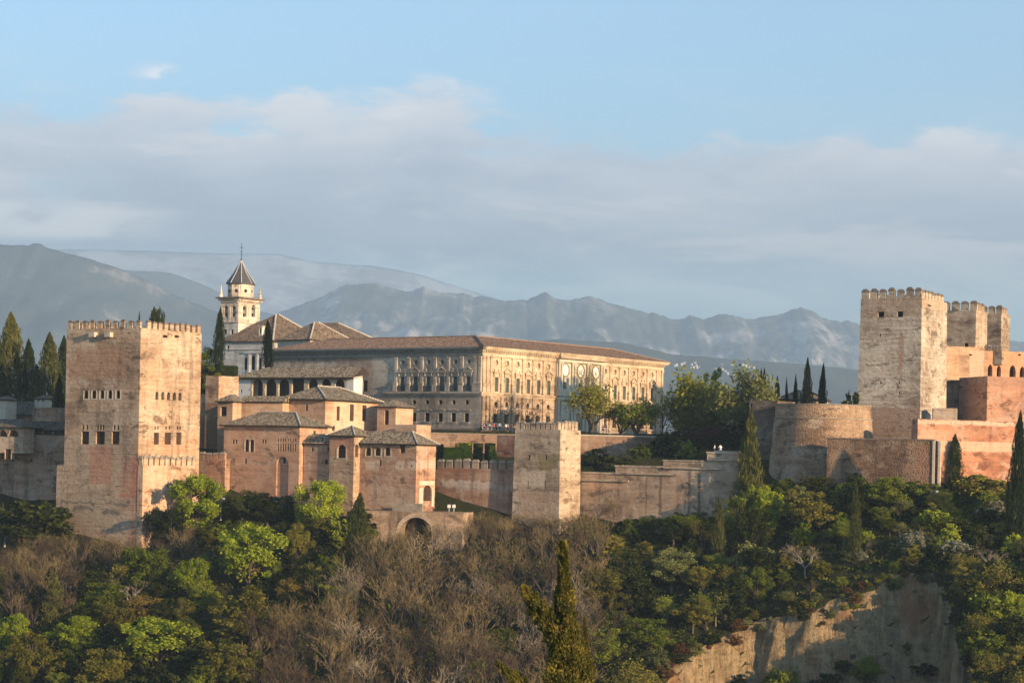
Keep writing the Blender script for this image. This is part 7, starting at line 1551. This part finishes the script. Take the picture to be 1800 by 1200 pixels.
def person(px, Y, top, leg, label, pose=0, h=1.0):
    x = U(px, 755)[0] * Y; p = V((x, Y, ground(x, Y) - 0.02)) if Y > 425 else V((x, Y, P(px, 797.5, Y).z))
    b, s, t_, hr = PB[pose]; o = link('person', b, None, p); tag(o, label, 'person', kind='thing'); o.rotation_euler = (0, 0, TR.uniform(-2.6, 2.6)); o.scale = (h, h, h)
    for n_, me, m_ in (('shirt', s, CM[top]), ('trousers', t_, CM[leg]), ('hair', hr, HR)):
        c = link(n_, me, o, p); c.material_slots[0].link = 'OBJECT'; c.material_slots[0].material = m_
for i, (px, a, b, lab) in enumerate(((846, 'navy', 'black', 'person in navy standing leftmost on the crowded terrace'), (851, 'blue', 'navy', 'person in blue top second from left on the crowded terrace'), (855.5, 'black', 'grey', 'person in black top with grey trousers on the crowded terrace'), (860, 'white', 'navy', 'person in white top nearest the palace corner group'), (864, 'navy', 'grey', 'person in navy top with grey trousers amid the terrace crowd'), (868.5, 'red', 'navy', 'person in red top amid the terrace crowd'), (873, 'black', 'black', 'person all in black at the middle of the terrace'), (878, 'pale blue', 'navy', 'person in pale blue at the right of the terrace crowd'),
                                     (889.5, 'white', 'brown', 'person in white with brown trousers left of the middle tower'), (893, 'grey', 'navy', 'person in grey top between the white and black figures'), (899, 'black', 'navy', 'person in black nearest the middle tower'), (904, 'brown', 'black', 'person in brown top half hidden by the middle tower'))):
    person(px, 440.4 + (i % 3) * 0.7, a, b, lab, i % 2, 0.95 + 0.1 * ((i * 37) % 10) / 10)
for px, Y, a, b, lab in ((1060, 433.2, 'navy', 'black', 'person in navy leaning on the long terrace railing'), (1066, 433.6, 'blue', 'grey', 'person in blue beside the navy one at the long terrace railing'), (1172, 433.3, 'pale blue', 'navy', 'person in pale blue near the right end of the terrace railing'), (1188, 433.4, 'white', 'black', 'person in white at the right end of the terrace railing'), (1257, 390.2, 'white', 'navy', 'left one of two people in white on the stepped rampart'), (1267, 389.8, 'white', 'pale blue', 'right one of two people in white on the stepped rampart')):
    person(px, Y, a, b, lab, 1)

# ---- floodlights on posts along the slope
def flood(px, yt, yb, n, label):
    p = hit(px, yb); H = P(px, yt, p.y).z - p.z; t = thing('floodlight_post', label, 'lamp', p, 'floodlight posts on the slope'); mb = MB(); mb.tube(p, p + V((0, 0, H)), 0.07, 0.05, 8); mb.lathe(p, [(0.16, 0), (0.16, 0.12), (0.07, 0.16)], 8); mb.build('pole', M['lamp'], t)
    mb = MB(); mb.box(p + V((-0.55, -0.05, H)), V((1.1, 0, 0)), V((0, 0.1, 0)), V((0, 0, 0.08))); mb.build('crossbar', M['lamp'], t)
    for i in range(n):
        x = (-0.45 + 0.9 * i / max(1, n - 1)); mb = MB(); o = p + V((x - 0.22, -0.1, H + 0.1)); mb.box(o, V((0.42, 0, 0)), V((0, 0.34, 0.14)), V((0, -0.10, 0.30))); mb.build('lamp_head', M['lamp'], t)
for a in ((388, 879.5, 915, 2, 'pale floodlight post right of the big bright tree by the orange wall'), (481, 884.5, 915, 2, 'floodlight post before the dark bushes under the blind arch'), (227, 992, 1015, 2, 'floodlight post below the tallest left tower'), (1642, 867, 896, 2, 'floodlight post on the grass bank under the red wall'), (1364, 889, 915, 2, 'floodlight post right of the round lime green tree'), (593, 908, 940, 1, 'thin post beside the dome shaped bright tree')): flood(*a)
for px, lab in ((789.5, 'left one of two small white floodlights at the foot of the battlemented wall'), (798, 'right one of two small white floodlights at the foot of the battlemented wall')):
    p = P(px, 892, 393.5); p.z = ground(p.x, p.y); z = max(0.3, P(px, 892, 393.5).z - p.z); t = thing('floodlight', lab, 'lamp', p); mb = MB(); mb.tube(p, p + V((0, 0, z)), 0.06, 0.06, 6); mb.build('stand', M['lamp'], t); mb = MB(); mb.box(p + V((-.3, -.3, z)), V((.6, 0, 0)), V((0, .35, .1)), V((0, -.1, .5))); mb.build('lamp_head', M['white'], t)
# ---- railing of the path above the landslip
def railing(px0, px1, py, label):
    a, b = hit(px0, py), hit(px1, py); t = thing('path_railing', label, 'railing', (a + b) / 2); n = 9; pts = [a.lerp(b, i / n) for i in range(n + 1)]
    for p in pts: p.z = ground(p.x, p.y)
    mb = MB()
    for p, q in zip(pts, pts[1:]): mb.tube(p + V((0, 0, 0.9)), q + V((0, 0, 0.9)), 0.05, 0.05, 5)
    mb.build('rail', M['lamp'], t)
    for p in pts: mb = MB(); mb.tube(p, p + V((0, 0, 0.9)), 0.04, 0.04, 5); mb.build('post', M['iron'], t)
railing(1568, 1614, 1004, 'pale metal railing on the path at the top of the landslip')
for o in list(bpy.data.objects):
    if '_w' in o: del o['_w']
